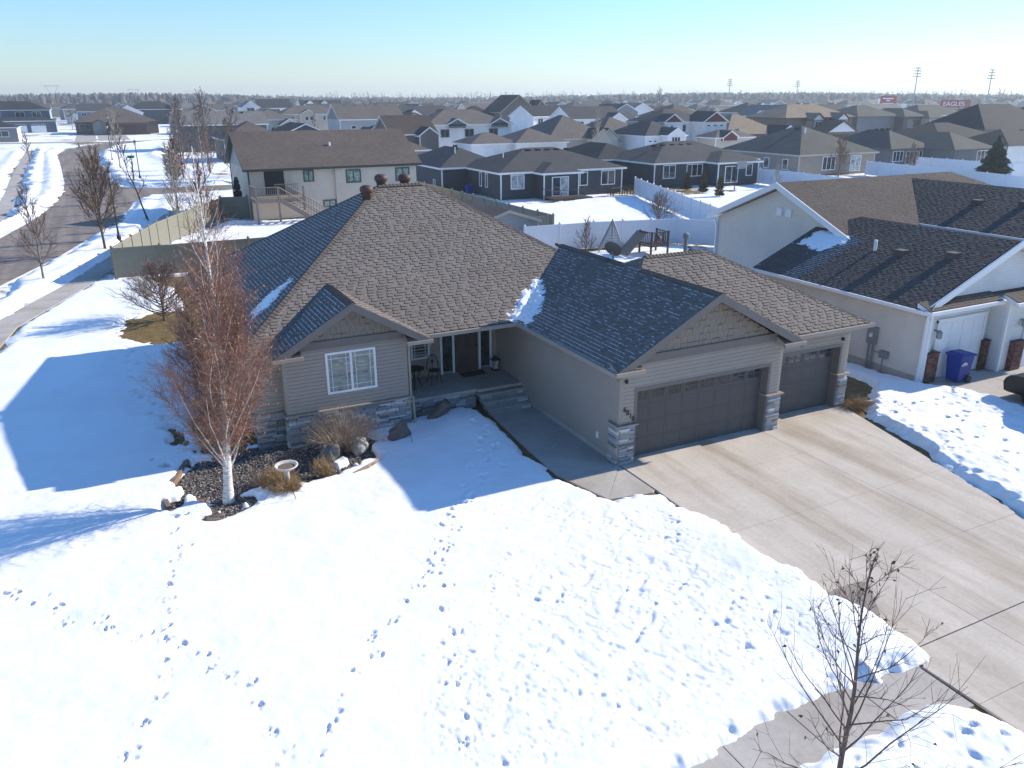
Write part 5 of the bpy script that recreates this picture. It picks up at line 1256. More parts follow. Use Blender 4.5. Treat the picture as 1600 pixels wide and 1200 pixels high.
T = hs('stone_house', 'tall brown house with steep pointed gables on the skyline', (100, 205))
block(T, 94, 106, 202, 214, 0, 6.0, 'y', .75, WALLS['brown'], ROOFS['darkbrown'], M_TRIMB); block(T, 84, 95, 206, 216, 0, 4.6, 'h', .6, WALLS['charcoal'], ROOFS['black'], M_RUST); block(T, 104.5, 108, 200, 206, 0, 7.0, 'y', 1.1, WALLS['brown'], ROOFS['darkbrown'], M_TRIMB)
win(T, 'S', 200, 105.5, 107, 3, 6, 1, M_TRIMB)
for i, (x, y, w_, d_, k) in enumerate(((58, 205, 12, 10, 'x'), (70, 212, 12, 9, 'x'), (62, 168, 11, 9, 'h'))):
    lab = ('white gabled house with blue grey roof right of the grey gable house', 'white gabled house farther back in the middle distance', 'brown house with small white gable in the middle distance')[i]
    T = hs('two_storey_house', lab, (x, y)); block(T, x, x + w_, y, y + d_, 0, 5.4 if i < 2 else 4.4, k, .5, WALLS['white' if i < 2 else 'brown'], ROOFS['charcoal' if i < 2 else 'darkbrown']); block(T, x + w_ - 5, x + w_, y - 3, y + 2, 0, 5.2 if i < 2 else 3.4, 'y', .6, WALLS['white'], ROOFS['charcoal'])
    win(T, 'S', y - 3, x + w_ - 3.6, x + w_ - 1.6, 3.0, 4.4)

# far rows down to the treeline
def project(x, y, z):
    d = Vector((x, y, z)) - CAM; w_ = d.dot(fwd); return (800 + 1242.42 * d.dot(r_) / w_, 600 - 1242.42 * d.dot(u_) / w_) if w_ > 1 else (-999, -999)
used = []
for o in list(COL.objects):
    if o.parent is None and o.get('category') == 'house': used.append((o.location.x, o.location.y))
far_r = random.Random(23); styles = [('white', 'charcoal'), ('white', 'black'), ('lgrey', 'charcoal'), ('slate', 'charcoal'), ('tan', 'brown'), ('taupe', 'brown'), ('grey', 'black'), ('cream', 'taupe'), ('blue', 'black'), ('white', 'grey')]
words = dict(white='white', lgrey='pale grey', slate='slate blue', tan='tan', taupe='taupe', grey='grey', cream='cream', blue='navy')
rwords = dict(charcoal='dark grey', black='black', brown='brown', taupe='taupe', grey='light grey')
protos = {}
def far_proto(st, v):
    key = (st, v)
    if key in protos: return protos[key]
    wl, rf = st; T = thing('distant_house', 'tiny distant %s house with %s roof in the far rows' % (words[wl], rwords[rf]), 'house', (0, 0, 0), 'distant %s houses with %s roofs' % (words[wl], rwords[rf]))
    if v == 0: block(T, -7, 7, -5, 5, 0, 5.3, 'x', .5, WALLS[wl], ROOFS[rf]); block(T, 2, 6.5, -7, -2, 0, 5.1, 'y', .6, WALLS[wl], ROOFS[rf]); zz = 5.3
    elif v == 1: block(T, -8, 8, -6, 6, 0, 2.8, 'h', .5, WALLS[wl], ROOFS[rf]); block(T, -7, -2, -8.5, -4, 0, 2.7, 'y', .6, WALLS[wl], ROOFS[rf])
    else: block(T, -6.5, 6.5, -6, 6, 0, 5.4, 'h', .45, WALLS[wl], ROOFS[rf]); block(T, 5, 12, -5, 4, 0, 2.8, 'y', .5, WALLS[wl], ROOFS[rf])
    if v != 1:
        for a in (-5.5, -2.0): win(T, 'S', -5 if v == 0 else -6, a, a + 1.8, 3.4, 4.8)
        win(T, 'S', -7 if v == 0 else -6, 3.2, 5.2, 3.4, 4.8)
    else: win(T, 'S', -6, 1, 3, 1, 2.3)
    protos[key] = T; T['first'] = 1
    return T
def place_far(x, y, st, v, rz):
    T = far_proto(st, v)
    if 'first' in T: del T['first']; T.location = (x, y, 0); T.rotation_euler = (0, 0, rz)
    else: T = copy_tree(T, (x, y, 0), rz)
    used.append((x, y)); FAR.append((T, st))
FAR = []
for y0 in (150, 184, 226, 262, 300, 336, 374, 410, 450, 490, 535, 580, 630, 690):
    x = -.17 * y0 - 30 + far_r.random() * 12
    while x < 1.75 * y0 + 60:
        x += 22 * far_r.uniform(.85, 1.3); y = y0 + far_r.uniform(-5, 5); u, v = project(x, y, 4)
        if u < -30 or u > 1640 or far_r.random() < .22: continue
        if -32 < x < 14 and y < 300: continue
        if x > 200 and 170 < y < 330: continue          # playing fields
        if any(abs(x - a) < 19 and abs(y - b_) < 17 for a, b_ in used): continue
        place_far(x, y, far_r.choice(styles), far_r.choice((0, 0, 1, 1, 2)), far_r.choice((0, 0, math.pi / 2, -math.pi / 2, .2)))
for xx in range(165, 330, 24):
    for yy in (62, 92):
        u, v = project(xx, yy, 4)
        if -20 < u < 1630 and not any(abs(xx - a) < 19 and abs(yy - b_) < 15 for a, b_ in used): place_far(xx, yy, far_r.choice(styles), far_r.choice((1, 2)), 0)

# each far house told apart by its colours, by what it shows above, and by its turn in depth
SEG = [(0, 'at the left edge'), (110, 'above the brown ranch at the curve'), (260, 'above the bare tree cluster'), (370, 'over the left split level roof'), (500, 'over the right split level roof'), (640, 'over the white two storey house'),
       (780, 'above the dark ranch'), (900, 'over the twin gabled house'), (1010, 'above the barn red gables'), (1130, 'above the green hip roof'), (1250, 'over the brown two storey house'), (1350, 'above the stepped grey house'), (1470, 'at the right edge')]
ORD = ['nearest', 'second nearest', 'third nearest', 'fourth nearest', 'fifth nearest', 'sixth nearest', 'seventh nearest', 'eighth nearest', 'ninth nearest', 'tenth nearest', 'eleventh nearest', 'twelfth nearest']
cells_ = {}
for T, st in FAR:
    u, v = project(T.location.x, T.location.y, 4); sg = [s_ for s_ in SEG if u >= s_[0]]; sg = (sg[-1] if sg else SEG[0])[1]
    cells_.setdefault((st, sg), []).append(T)
for (st, sg), lst in cells_.items():
    lst.sort(key=lambda T: (T.location - CAM).length)
    for i, T in enumerate(lst): T['label'] = '%s far %s %s-roofed house %s' % (ORD[min(i, 11)], words[st[0]], rwords[st[1]], sg)
# ------------------------------------------------------------------ fences
def fence(label, pts, h, mat, step=2.4, boards=True, group=None):
    F = thing('vinyl_fence', label, 'fence', (*pts[0], 0))
    pm = MB().box(-.065, .065, -.065, .065, -.1, h + .06).lathe((0, 0, h + .06), [(.09, 0), (.09, .03), (.02, .09)], 4).mesh('post', mat)
    for i in range(len(pts) - 1):
        a, b = Vector((*pts[i], 0)), Vector((*pts[i + 1], 0)); L = (b - a).length; n = max(1, round(L / step)); d = (b - a) / L; nr = Vector((-d.y, d.x, 0)); w = L / n
        pb = MB(); pb.box(.06, w - .06, -.035, .035, .06, .16); pb.box(.06, w - .06, -.035, .035, h - .10, h)
        k = int((w - .12) / .16); bw = (w - .12) / k
        for j in range(k): pb.box(.06 + j * bw + .008, .06 + (j + 1) * bw - .008, -.018, .018, .16, h - .10)
        pb.box(.062, w - .062, -.012, .012, .17, h - .11)
        me = pb.mesh('panel', mat); ang = math.atan2(d.y, d.x)
        for j in range(n + 1):
            if j == n and i < len(pts) - 2: continue
            o = link('post', pm, F); o.matrix_basis = Matrix.Translation(a + d * (w * j)) @ Matrix.Rotation(ang, 4, 'Z')
        for j in range(n):
            o = link('panel', me, F); o.matrix_basis = Matrix.Translation(a + d * (w * j) + Vector((0, 0, rnd.uniform(-.015, .015)))) @ Matrix.Rotation(ang, 4, 'Z')
    return F
fence('sage green privacy fence facing our side yard', [(-12.1, 34.2), (-4.5, 34.2), (2, 34.2), (16.6, 34.2)], 1.8, M_TANV)
fence('sunlit sage green fence along the sidewalk by the street', [(-12.15, 34.5), (-9.1, 44.4), (-3.2, 57.2)], 1.8, M_TANV, 2.1)
fence('sage green fence joining the split level house to its side yard', [(-3.1, 57.3), (-1.0, 56.6)], 1.9, M_TANV)
fence('sage green fence between the split level house and the dark ranch', [(17.2, 66), (17.2, 34.4)], 1.8, M_TANV)
fence('white fence crossing behind our back yard', [(12.7, 30.3), (18, 30.1), (24.2, 28.6), (26.0, 26.2), (27.2, 22)], 1.8, M_WFENCE)
fence('white fence between the dark ranch yard and the hoop yard', [(39.1, 55.4), (30.2, 31.2), (29, 28)], 1.8, M_WFENCE)
fence('white fence left of the green roofed ranch house', [(59.1, 60.4), (58.6, 46), (57.6, 36)], 1.8, M_WFENCE)
fence('white fence between the green roofed ranch and the slate ranch', [(79.6, 60), (77.4, 44), (76, 36)], 1.8, M_WFENCE)
fence('white fence right of the spruce at the right edge', [(92, 62), (92, 48), (110, 46), (128, 45)], 1.8, M_WFENCE)

# ------------------------------------------------------------------ trees
def rvec(r, s=1.): return Vector((r.gauss(0, s), r.gauss(0, s), r.gauss(0, s)))
def bare_tree(name, label, base, h, r0, bark, twig, seed, n1=16, h0=.25, spread=.38, rise=1.1, n2=7, n3=5, lean=(0, 0), tipk=.25, trw=.006, group=None, sides=6, cat='tree'):
    r = random.Random(seed); T = thing(name, label, cat, base, group); tr = MB(); tw = MB(); B = Vector(base)
    pts = [B + Vector((lean[0] * t, lean[1] * t, -.15 + (h + .15) * t)) + Vector((r.gauss(0, .012 * h) * t, r.gauss(0, .012 * h) * t, 0)) for t in [i / 8 for i in range(9)]]
    rs_ = [r0 * (1 - .9 * (i / 8)) + .004 for i in range(9)]; rs_[0] *= 1.35
    tr.path(pts, rs_, sides)
    def at(t): k = min(7, int(t * 8)); f = t * 8 - k; return pts[k].lerp(pts[k + 1], f)
    for i in range(n1):
        t = h0 + (1 - h0) * (i + r.random() * .8) / n1; t = min(t, .97); p = at(t); az = i * 2.399 + r.gauss(0, .4)
        L = h * spread * (1.15 - t * .75) * r.uniform(.75, 1.15); d = Vector((math.cos(az), math.sin(az), rise * (.7 + .8 * t))).normalized(); br = r0 * .36 * (1.1 - t) + .006
        q = [p]; dd = d.copy()
        for s in range(4): dd = (dd + Vector((0, 0, .13)) + rvec(r, .09)).normalized(); q.append(q[-1] + dd * L / 4)
        tr.path(q, [br * (1 - .2 * s) for s in range(5)], 4)
        for j in range(n2):
            u = .2 + .8 * (j + r.random()) / n2; k = min(3, int(u * 4)); p2 = q[k].lerp(q[k + 1], u * 4 - k); L2 = L * .42 * (1.2 - u * .6) * r.uniform(.6, 1.2)
            d2 = (q[k + 1] - q[k]).normalized() * .9 + rvec(r, .45) + Vector((0, 0, .25)); d2.normalize(); m_ = p2 + d2 * L2 * .5; e = m_ + (d2 + rvec(r, .18) + Vector((0, 0, .1))).normalized() * L2 * .5
            tw.tube(p2, m_, trw * 1.6, trw * 1.1, 3); tw.tube(m_, e, trw * 1.1, trw * .6, 3)
            for c_ in range(n3):
                f = r.uniform(.2, 1); p3 = p2.lerp(m_, f * 2) if f < .5 else m_.lerp(e, f * 2 - 1); d3 = (d2 * .8 + rvec(r, .5) + Vector((0, 0, .2))).normalized()
                tw.tube(p3, p3 + d3 * L2 * r.uniform(.25, .6), trw * .8, trw * .4, 3)
    tr.build('trunk', bark, T, True); tw.build('crown', twig, T)
    return T
M_BARK = mk('grey_bark', (.085, .068, .058), .9, .25, 9, .4, 50); M_TWIG = mk('brown_twigs', (.14, .09, .063), .85, .2, 3)
M_TWIGD = mk('dark_twigs', (.060, .045, .038), .85, .2, 3); M_PALE = mk('pale_branches', (.34, .29, .245), .85, .2, 4)
M_GREYT = mk('grey_twigs', (.17, .135, .12), .85, .2, 3)
def mk_birch():
    m, nt, p = _base('birch_bark'); tc = _n(nt, 'ShaderNodeTexCoord').outputs['Object']
    mp = _n(nt, 'ShaderNodeMapping'); mp.inputs['Scale'].default_value = (6, 6, 26); nt.links.new(tc, mp.inputs[0])
    nt.links.new(_ramp(nt, _noise(nt, mp.outputs[0], 1., 4, .6), [(.30, (.09, .075, .065)), (.42, (.50, .46, .42)), (.62, (.74, .71, .68))]), p.inputs['Base Color']); p.inputs['Roughness'].default_value = .7
    return m
M_BIRCH = mk_birch()
M_RTWIG = mk('reddish_birch_twigs', (.27, .142, .100), .8, .3, 1.6); M_CATKIN = mk('tan_catkins', (.44, .30, .19), .8, .2, 3)
# the birch in the front bed
bt = thing('birch_tree', 'white barked birch with dense reddish twigs in the front bed', 'tree', (-10.3, 2.75, 0))
r = random.Random(4); tr = MB(); tw = MB(); ck = MB(); B = Vector((-10.3, 2.75, -.1)); H = 9.0
pts = [B + Vector((.12 * math.sin(t * 4) + .35 * t, .10 * math.sin(t * 5), H * t)) for t in [i / 14 for i in range(15)]]
rs_ = [.115 * (1 - t) ** 1.25 + .008 for t in [i / 14 for i in range(15)]]; rs_[0] = .17; rs_[1] = .115
tr.path(pts, rs_, 10)
def bat(t): k = min(13, int(t * 14)); return pts[k].lerp(pts[k + 1], t * 14 - k)
limbs = []
for i in range(64):
    t = .10 + .80 * (i / 64) ** 1.25; p = bat(t); az = i * 2.399 + r.gauss(0, .35); z = H * t
    L = (2.7 if z < 2.2 else 2.3 if z < 4 else 1.7 if z < 5.5 else 1.15) * r.uniform(.75, 1.12); d = Vector((math.cos(az) * .70, math.sin(az) * .70, 1.0 + .5 * t)).normalized(); br = .024 * (1.15 - t) + .004
    q = [p]; dd = d.copy()
    for s in range(6): dd = (dd + Vector((0, 0, .08)) + rvec(r, .07)).normalized(); q.append(q[-1] + dd * L / 6)
    tr.path(q, [br * (1 - .15 * s) for s in range(7)], 5); limbs.append((q, L, z))
for (q, L, z) in limbs:
    dens = 104 if z < 3.4 else 66 if z < 4.8 else 20
    if z > 6.2: dens = 6
    for j in range(dens):
        u = r.uniform(.12, .99); k = min(5, int(u * 6)); p2 = q[k].lerp(q[k + 1], u * 6 - k); d2 = (q[k + 1] - q[k]).normalized() * .8 + rvec(r, .55) + Vector((0, 0, .22)); d2.normalize()
        L2 = r.uniform(.3, .9) * (1 if z < 5 else .7); m_ = p2 + d2 * L2 * .5; e = m_ + (d2 + rvec(r, .35) - Vector((0, 0, .15))).normalized() * L2 * .5
        tw.tube(p2, m_, .0046, .0034, 3); tw.tube(m_, e, .0034, .002, 3)
        for c_ in range(3):
            p3 = p2.lerp(e, r.uniform(.2, .95)); d3 = (d2 + rvec(r, .45)).normalized(); tw.tube(p3, p3 + d3 * r.uniform(.12, .34), .003, .0018, 3)
        if r.random() < .40: p3 = e; ck.tube(p3, p3 + Vector((r.gauss(0, .01), r.gauss(0, .01), -.045)), .008, .005, 3)
tr.build('trunk', M_BIRCH, bt, True); tw.build('crown', M_RTWIG, bt); stuff(ck.build('catkins', M_CATKIN, bt))
# the young maple in front, its foot below the picture
ft = thing('young_maple', 'thin dark young tree with a few dry leaves in the foreground', 'tree', (-3.55, -11.15, 0))
r = random.Random(12); tr = MB(); tw = MB(); lf = MB(); B = Vector((-3.55, -11.15, -.05)); H = 4.2
pts = [B + Vector((-.06 * t + .05 * math.sin(t * 7), .04 * math.sin(t * 9), H * t)) for t in [i / 10 for i in range(11)]]
tr.path(pts, [.042 * (1 - .9 * i / 10) + .003 for i in range(11)], 8)
M_MAPLE = mk('maple_bark', (.13, .092, .075), .85, .25, 6)
def leaf(p, s):
    a = rvec(r).normalized(); b = a.cross(rvec(r)).normalized(); c_ = a.cross(b) * .25
    lf.add([p, p + a * s * .4 + b * s * .3 + c_ * s, p + a * s, p + a * s * .4 - b * s * .3 + c_ * s * .6], [(0, 1, 2, 3)])
for i in range(34):
    t = .08 + .88 * i / 34; k = min(9, int(t * 10)); p = pts[k].lerp(pts[k + 1], t * 10 - k); az = i * 2.399 + r.gauss(0, .3); L = (2.5 - 2.1 * t) * r.uniform(.75, 1.2); d = Vector((math.cos(az), math.sin(az), .55 + .7 * t)).normalized()
    q = [p]; dd = d.copy()
    for s in range(5): dd = (dd + Vector((0, 0, .13)) + rvec(r, .13)).normalized(); q.append(q[-1] + dd * L / 5)
    b0 = .014 * (1.1 - t) + .003; tr.path(q, [b0 * (1 - .17 * s) for s in range(6)], 5)
    for j in range(12):
        u = r.uniform(.2, 1); kk = min(4, int(u * 5)); p2 = q[kk].lerp(q[kk + 1], u * 5 - kk); d2 = ((q[kk + 1] - q[kk]).normalized() + rvec(r, .5) + Vector((0, 0, .3))).normalized(); L2 = L * r.uniform(.15, .40); m_ = p2 + d2 * L2 * .5; e = m_ + (d2 + rvec(r, .3)).normalized() * L2 * .5
        tw.tube(p2, m_, .0042, .003, 3); tw.tube(m_, e, .003, .0018, 3)
        if r.random() < .45: e2 = m_ + (d2 + rvec(r, .6)).normalized() * L2 * .4; tw.tube(m_, e2, .0025, .0015, 3)
        if r.random() < .16: leaf(e, r.uniform(.05, .09))
for _ in range(7): leaf(pts[9] + rvec(r, .1), .08)
tr.build('trunk', M_MAPLE, ft, True); tw.build('crown', M_MAPLE, ft); lf.build('dry_leaves', mk('dry_leaf', (.16, .075, .05), .8, .3, 9), ft)

bare_tree('street_tree', 'slim bare tree on the strip by the street, nearest the left edge', (-15.85, 34.9, 0), 5.0, .07, M_GREYT, M_TWIG, 31, 20, .20, .42, 1.3, 9, 5, trw=.010)
bare_tree('street_tree', 'full bare brown tree in front of the near street lamp', (-12.55, 44.0, 0), 6.0, .10, M_BARK, M_TWIG, 32, 34, .20, .52, 1.0, 12, 6, trw=.013)
bare_tree('street_tree', 'leaning bare tree beside the sage fence', (-9.0, 58.4, 0), 6.6, .09, M_TWIGD, M_TWIGD, 33, 14, .35, .26, 1.0, 6, 4, (-1.4, 0), trw=.014)
bare_tree('street_tree', 'small bare tree past the leaning tree near the junction', (-6.0, 66, 0), 5.2, .09, M_TWIGD, M_TWIGD, 34, 18, .3, .30, 1.1, 8, 5, trw=.014)
bare_tree('yard_tree', 'many stemmed pale bare tree inside the fenced corner', (-7.2, 50, 0), 6.0, .06, M_PALE, M_PALE, 35, 26, .06, .42, 2.0, 8, 5, trw=.013)
bare_tree('yard_tree', 'brown shrubby tree inside the fence beside the pale one', (-5.0, 54, 0), 4.6, .07, M_TWIG, M_TWIG, 36, 26, .08, .42, 1.4, 9, 6, trw=.015)
bare_tree('white_birch', 'tall white bare birch left of the split level house', (-2.4, 74, 0), 8.6, .12, M_PALE, M_GREYT, 37, 26, .2, .30, 1.2, 8, 5, trw=.018)
bare_tree('white_birch', 'white bare birch at the street junction corner', (-9.4, 118, 0), 8.4, .12, M_PALE, M_PALE, 38, 22, .2, .28, 1.3, 8, 5, trw=.022)
for i, (x, y, hh, lab) in enumerate(((-2.5, 98, 9.5, 'bare grey tree at the left of the distant cluster'), (1.5, 104, 10, 'tallest bare grey tree of the distant cluster'), (4.0, 96, 8.5, 'bare grey tree at the right of the distant cluster'), (-1.0, 112, 9.0, 'bare grey tree at the back of the distant cluster'), (2.6, 90, 7.0, 'low spreading bare tree before the distant cluster'))):
    bare_tree('cluster_tree', lab, (x, y, 0), hh, .13, M_GREYT, M_GREYT, 40 + i, 26, .15, .34, 1.2, 9, 5, trw=.022, group='bare tree cluster')
bare_tree('red_cedar', 'dense rusty brown cedar bush at the edge of the distant cluster', (-3.6, 96, 0), 4.6, .2, M_TWIG, M_TWIG, 46, 60, .03, .34, 1.2, 12, 8, trw=.03)
bare_tree('orange_willow', 'orange twigged willow in front of the cream house', (52, 205, 0), 5.2, .3, mk('willow_orange', (.42, .20, .06), .8, .2, 1), MATS['willow_orange'], 47, 46, .04, .62, 1.2, 12, 8, trw=.05)
bare_tree('white_birch', 'white birch in front of the tan house with twin gables', (67.5, 108, 0), 7.6, .14, M_PALE, M_PALE, 48, 24, .2, .28, 1.3, 8, 5, trw=.022)
bare_tree('yard_tree', 'tall thin bare trees above the roofs by the cream red gabled house', (113, 152, 0), 11.5, .12, M_GREYT, M_GREYT, 49, 26, .25, .30, 1.3, 7, 4, trw=.016)
bare_tree('yard_tree', 'round bare tree in front of the white back fence', (26.2, 33.6, 0), 2.5, .08, M_GREYT, M_GREYT, 50, 34, .18, .72, .9, 9, 5, trw=.009)
bare_tree('yard_shrub', 'thin bare shrub beside the teepee shaped play frame', (16.0, 27.8, 0), 2.2, .04, M_TWIG, M_TWIG, 51, 22, .05, .5, 1.3, 8, 5, trw=.008, cat='shrub')
bare_tree('yard_tree', 'bare tree by the green roofed ranch house', (73, 58.6, 0), 4.6, .09, M_TWIG, M_TWIG, 52, 24, .15, .46, 1.2, 8, 5, trw=.016)
bare_tree('yard_tree', 'small pale bare tree beside the white hoop yard fence', (56, 52, 0), 2.6, .05, M_PALE, M_PALE, 53, 18, .2, .4, 1.2, 7, 4, trw=.012)
bare_tree('yard_tree', 'bare tree beside the slate ranch house', (85.8, 58, 0), 3.6, .07, M_GREYT, M_GREYT, 54, 22, .1, .46, 1.2, 8, 4, trw=.014)
bare_tree('corner_bush', 'round reddish grey bare bush at the corner of our house', (-10.35, 23.2, 0), 2.3, .07, M_TWIG, mk('reddish_grey_twigs', (.20, .145, .122), .85, .2, 3), 55, 60, .10, .92, .42, 12, 6, trw=.0065, cat='shrub')
bare_tree('far_left_tree', 'small bare brown tree on the far sidewalk strip', (-22.4, 141, 0), 4.5, .1, M_TWIG, M_TWIG, 56, 16, .25, .34, 1.2, 7, 4, trw=.022)
bare_tree('far_left_tree', 'bare tree at the left edge beside the green box', (-31, 150, 0), 5, .12, M_TWIGD, M_TWIGD, 57, 18, .25, .4, .9, 7, 4, trw=.024)
# dense hedge like twigs between birch and house
bare_tree('side_bush', 'dark reddish bare bush along the side wall behind the birch', (-10.0, 13.2, 0), 2.4, .06, M_TWIG, MATS['reddish_birch_twigs'], 58, 44, .05, .46, .9, 11, 6, trw=.006, cat='shrub')
bare_tree('side_bush', 'second reddish bare bush along the side wall nearer the birch', (-9.9, 9.6, 0), 2.0, .05, M_TWIG, MATS['reddish_birch_twigs'], 59, 40, .05, .46, .9, 11, 6, trw=.006, cat='shrub')
# spirea in front of the bay
def brush(name, label, base, n, hgt, rad, mat, seed, w=.004, cat='shrub', heads=None, up=1.0):
    r = random.Random(seed); T = thing(name, label, cat, base); mb = MB(); hd = MB(); B = Vector(base)
    for i in range(n):
        az = r.uniform(0, 6.283); t = math.sqrt(r.random()); d = Vector((math.cos(az) * rad * t, math.sin(az) * rad * t, hgt * up * r.uniform(.55, 1.05) * (1.12 - .45 * t))); p = B + Vector((math.cos(az), math.sin(az), 0)) * rad * .22 * r.random()
        m_ = p + d * .5 + rvec(r, .035); e = p + d + rvec(r, .06); mb.tube(p, m_, w, w * .8, 3); mb.tube(m_, e, w * .8, w * .4, 3)
        if heads and r.random() < heads[0]: hd.lathe(e, [(.001, -.01), (heads[1], 0), (heads[1] * .7, heads[1]), (.001, heads[1] * 1.3)], 5)
        elif not heads:
            for _ in range(3): p3 = p.lerp(e, r.uniform(.35, 1)); mb.tube(p3, p3 + (d.normalized() + rvec(r, .5)).normalized() * r.uniform(.06, .22), w * .6, w * .3, 3)
    mb.build('stems', mat, T)
    if heads: hd.build('seed_heads', M_CATKIN, T)
    return T
M_SPI = mk('tan_spirea_twigs', (.30, .235, .18), .85, .25, 4); M_STRAW = mk('straw_grass', (.36, .245, .125), .85, .3, 5)
brush('spirea_bush', 'tan bare shrub in front of the bay window wall', (-6.75, 4.55, 0), 620, 1.35, 1.1, M_SPI, 61, .0048)
brush('grass_clump', 'straw coloured grass clump at the foot of the bird bath', (-8.85, 2.55, 0), 420, .42, .42, M_STRAW, 62, .005, 'grass')
brush('grass_clump', 'upright straw grass clump right of the bird bath', (-7.72, 3.0, 0), 300, .55, .28, M_STRAW, 63, .005, 'grass')
brush('grass_clump', 'flattened golden grass behind the bird bath', (-8.95, 3.15, 0), 420, .34, .55, M_STRAW, 64, .005, 'grass')
brush('seed_stalks', 'thin pale stalks with seed heads left of the bird bath', (-9.5, 3.2, 0), 46, .70, .34, M_SPI, 65, .004, 'grass', (.9, .016))
brush('seed_stalks', 'thin brown stalks with seed heads behind the bird bath', (-8.95, 3.7, 0), 46, .60, .3, M_SPI, 66, .004, 'grass', (.9, .016))
brush('thawed_grass', 'brown grass tuft at the corner of the garage stone pier', (9.75, .35, 0), 500, .16, .7, M_STRAW, 67, .006, 'grass')
# conifers
def conifer(name, label, base, h, rad, mat, seed, n=2600, col=False, cat='tree'):
    r = random.Random(seed); T = thing(name, label, cat, base); B = Vector(base); tr = MB().tube(B + Vector((0, 0, -.1)), B + Vector((0, 0, h * .95)), h * .022, .01, 6); tr.build('trunk', M_BARK, T); mb = MB()
    for i in range(n):
        t = r.random() ** 1.35; z = h * (.04 + .95 * t); R_ = rad * ((1 - t) ** (.85 if not col else .35)) * (1 + .16 * math.sin(z * 9 / h * 4 + seed)) * r.uniform(.45, 1.05) + .02
        az = r.uniform(0, 6.283); o = Vector((math.cos(az), math.sin(az), 0)); p = B + Vector((0, 0, z)) + o * R_ * .45; e = B + Vector((0, 0, z + (-.10 * R_ if not col else .22 * rad + .05))) + o * R_
        sd_ = o.cross(Vector((0, 0, 1))) * (h * .022 * r.uniform(.6, 1.4)); up_ = Vector((0, 0, h * .014))
        mb.add([p, p.lerp(e, .6) + sd_ + up_ * r.uniform(-1, 1), e, p.lerp(e, .6) - sd_ + up_ * r.uniform(-1, 1), p.lerp(e, .55) + up_ * 1.6], [(0, 1, 4), (1, 2, 4), (2, 3, 4), (3, 0, 4)])
    mb.build('crown', mat, T); return T
M_SPRUCE = mk('spruce_green', (.040, .058, .040), .85, .3, 2); M_ARB = mk('arborvitae_bronze', (.085, .075, .035), .85, .3, 2)
conifer('spruce_tree', 'dark green spruce standing above the neighbour roof', (81.8, 43.8, 0), 5.6, 2.6, M_SPRUCE, 71, 5200)
conifer('arborvitae', 'left of three small bronze arborvitae by the dark ranch wall', (46.9, 56.4, 0), 1.9, .55, M_ARB, 72, 700, True, 'shrub')
conifer('arborvitae', 'middle of three small bronze arborvitae by the dark ranch wall', (46.5, 53.1, 0), 2.2, .62, M_ARB, 73, 700, True, 'shrub')
conifer('arborvitae', 'right of three small bronze arborvitae near the hoop yard fence', (45.8, 49.6, 0), 2.0, .58, M_ARB, 74, 700, True, 'shrub')
conifer('arborvitae', 'narrow dark juniper against the split level side wall', (-1.6, 57.4, 0), 3.4, .55, mk('juniper_dark', (.05, .05, .048), .9, .2), 75, 900, True, 'shrub')

# ------------------------------------------------------------------ the front bed
M_MULCH = mk('rock_mulch', (.10, .09, .082), .9, .4, 9, .6, 60)
struct(MB().add([(x, y, -.035 + .0) for x, y in BED], [tuple(range(len(BED)))]).build('planting_bed', M_MULCH))
r = random.Random(9); ch = MB(); nrock = 0
cand = [(r.uniform(-11.8, -5.6), r.uniform(1.8, 6.2)) for _ in range(14000)]; sdb = psdf(BED, np.array([c_[0] for c_ in cand]), np.array([c_[1] for c_ in cand]))
for (x, y), s_ in zip(cand, sdb):
    if s_ < .03: continue
    s = r.uniform(.010, .028); a = r.uniform(0, 6.28); u = Vector((math.cos(a) * s * 1.5, math.sin(a) * s * 1.5, r.gauss(0, .006))); v = Vector((-math.sin(a) * s, math.cos(a) * s, r.gauss(0, .006)))
    c_ = Vector((x, y, -.03 + r.random() * .02)); ch.add([c_ - u - v, c_ + u - v, c_ + u + v, c_ - u + v, c_ + Vector((r.gauss(0, .006), 0, s * .9))], [(0, 1, 4), (1, 2, 4), (2, 3, 4), (3, 0, 4)], r.choice((.5, .8, 1.0, 1.5, 2.6)))
tag(ch.build('mulch', mk('rock_chips', (.125, .11, .10), .9, .2, 9, attr=True), tone=True), 'dark rock and bark mulch of the front bed', 'mulch', kind='stuff')
ed = MB(); epts = [Vector((x, y, 0)) for x, y in ((-10.75, 6.3), (-11.15, 5.4), (-11.55, 4.3), (-11.78, 3.5), (-11.7, 2.8), (-11.4, 2.25))]
for i in range(len(epts) - 1): ed.bar(epts[i] + Vector((0, 0, .03)), epts[i + 1] + Vector((0, 0, .03)), .12, .16)
tag(ed.build('bed_edging', mk('timber_edging', (.22, .15, .11), .8, .2, 6)), 'curved brown timber edging at the left of the front bed', 'edging')
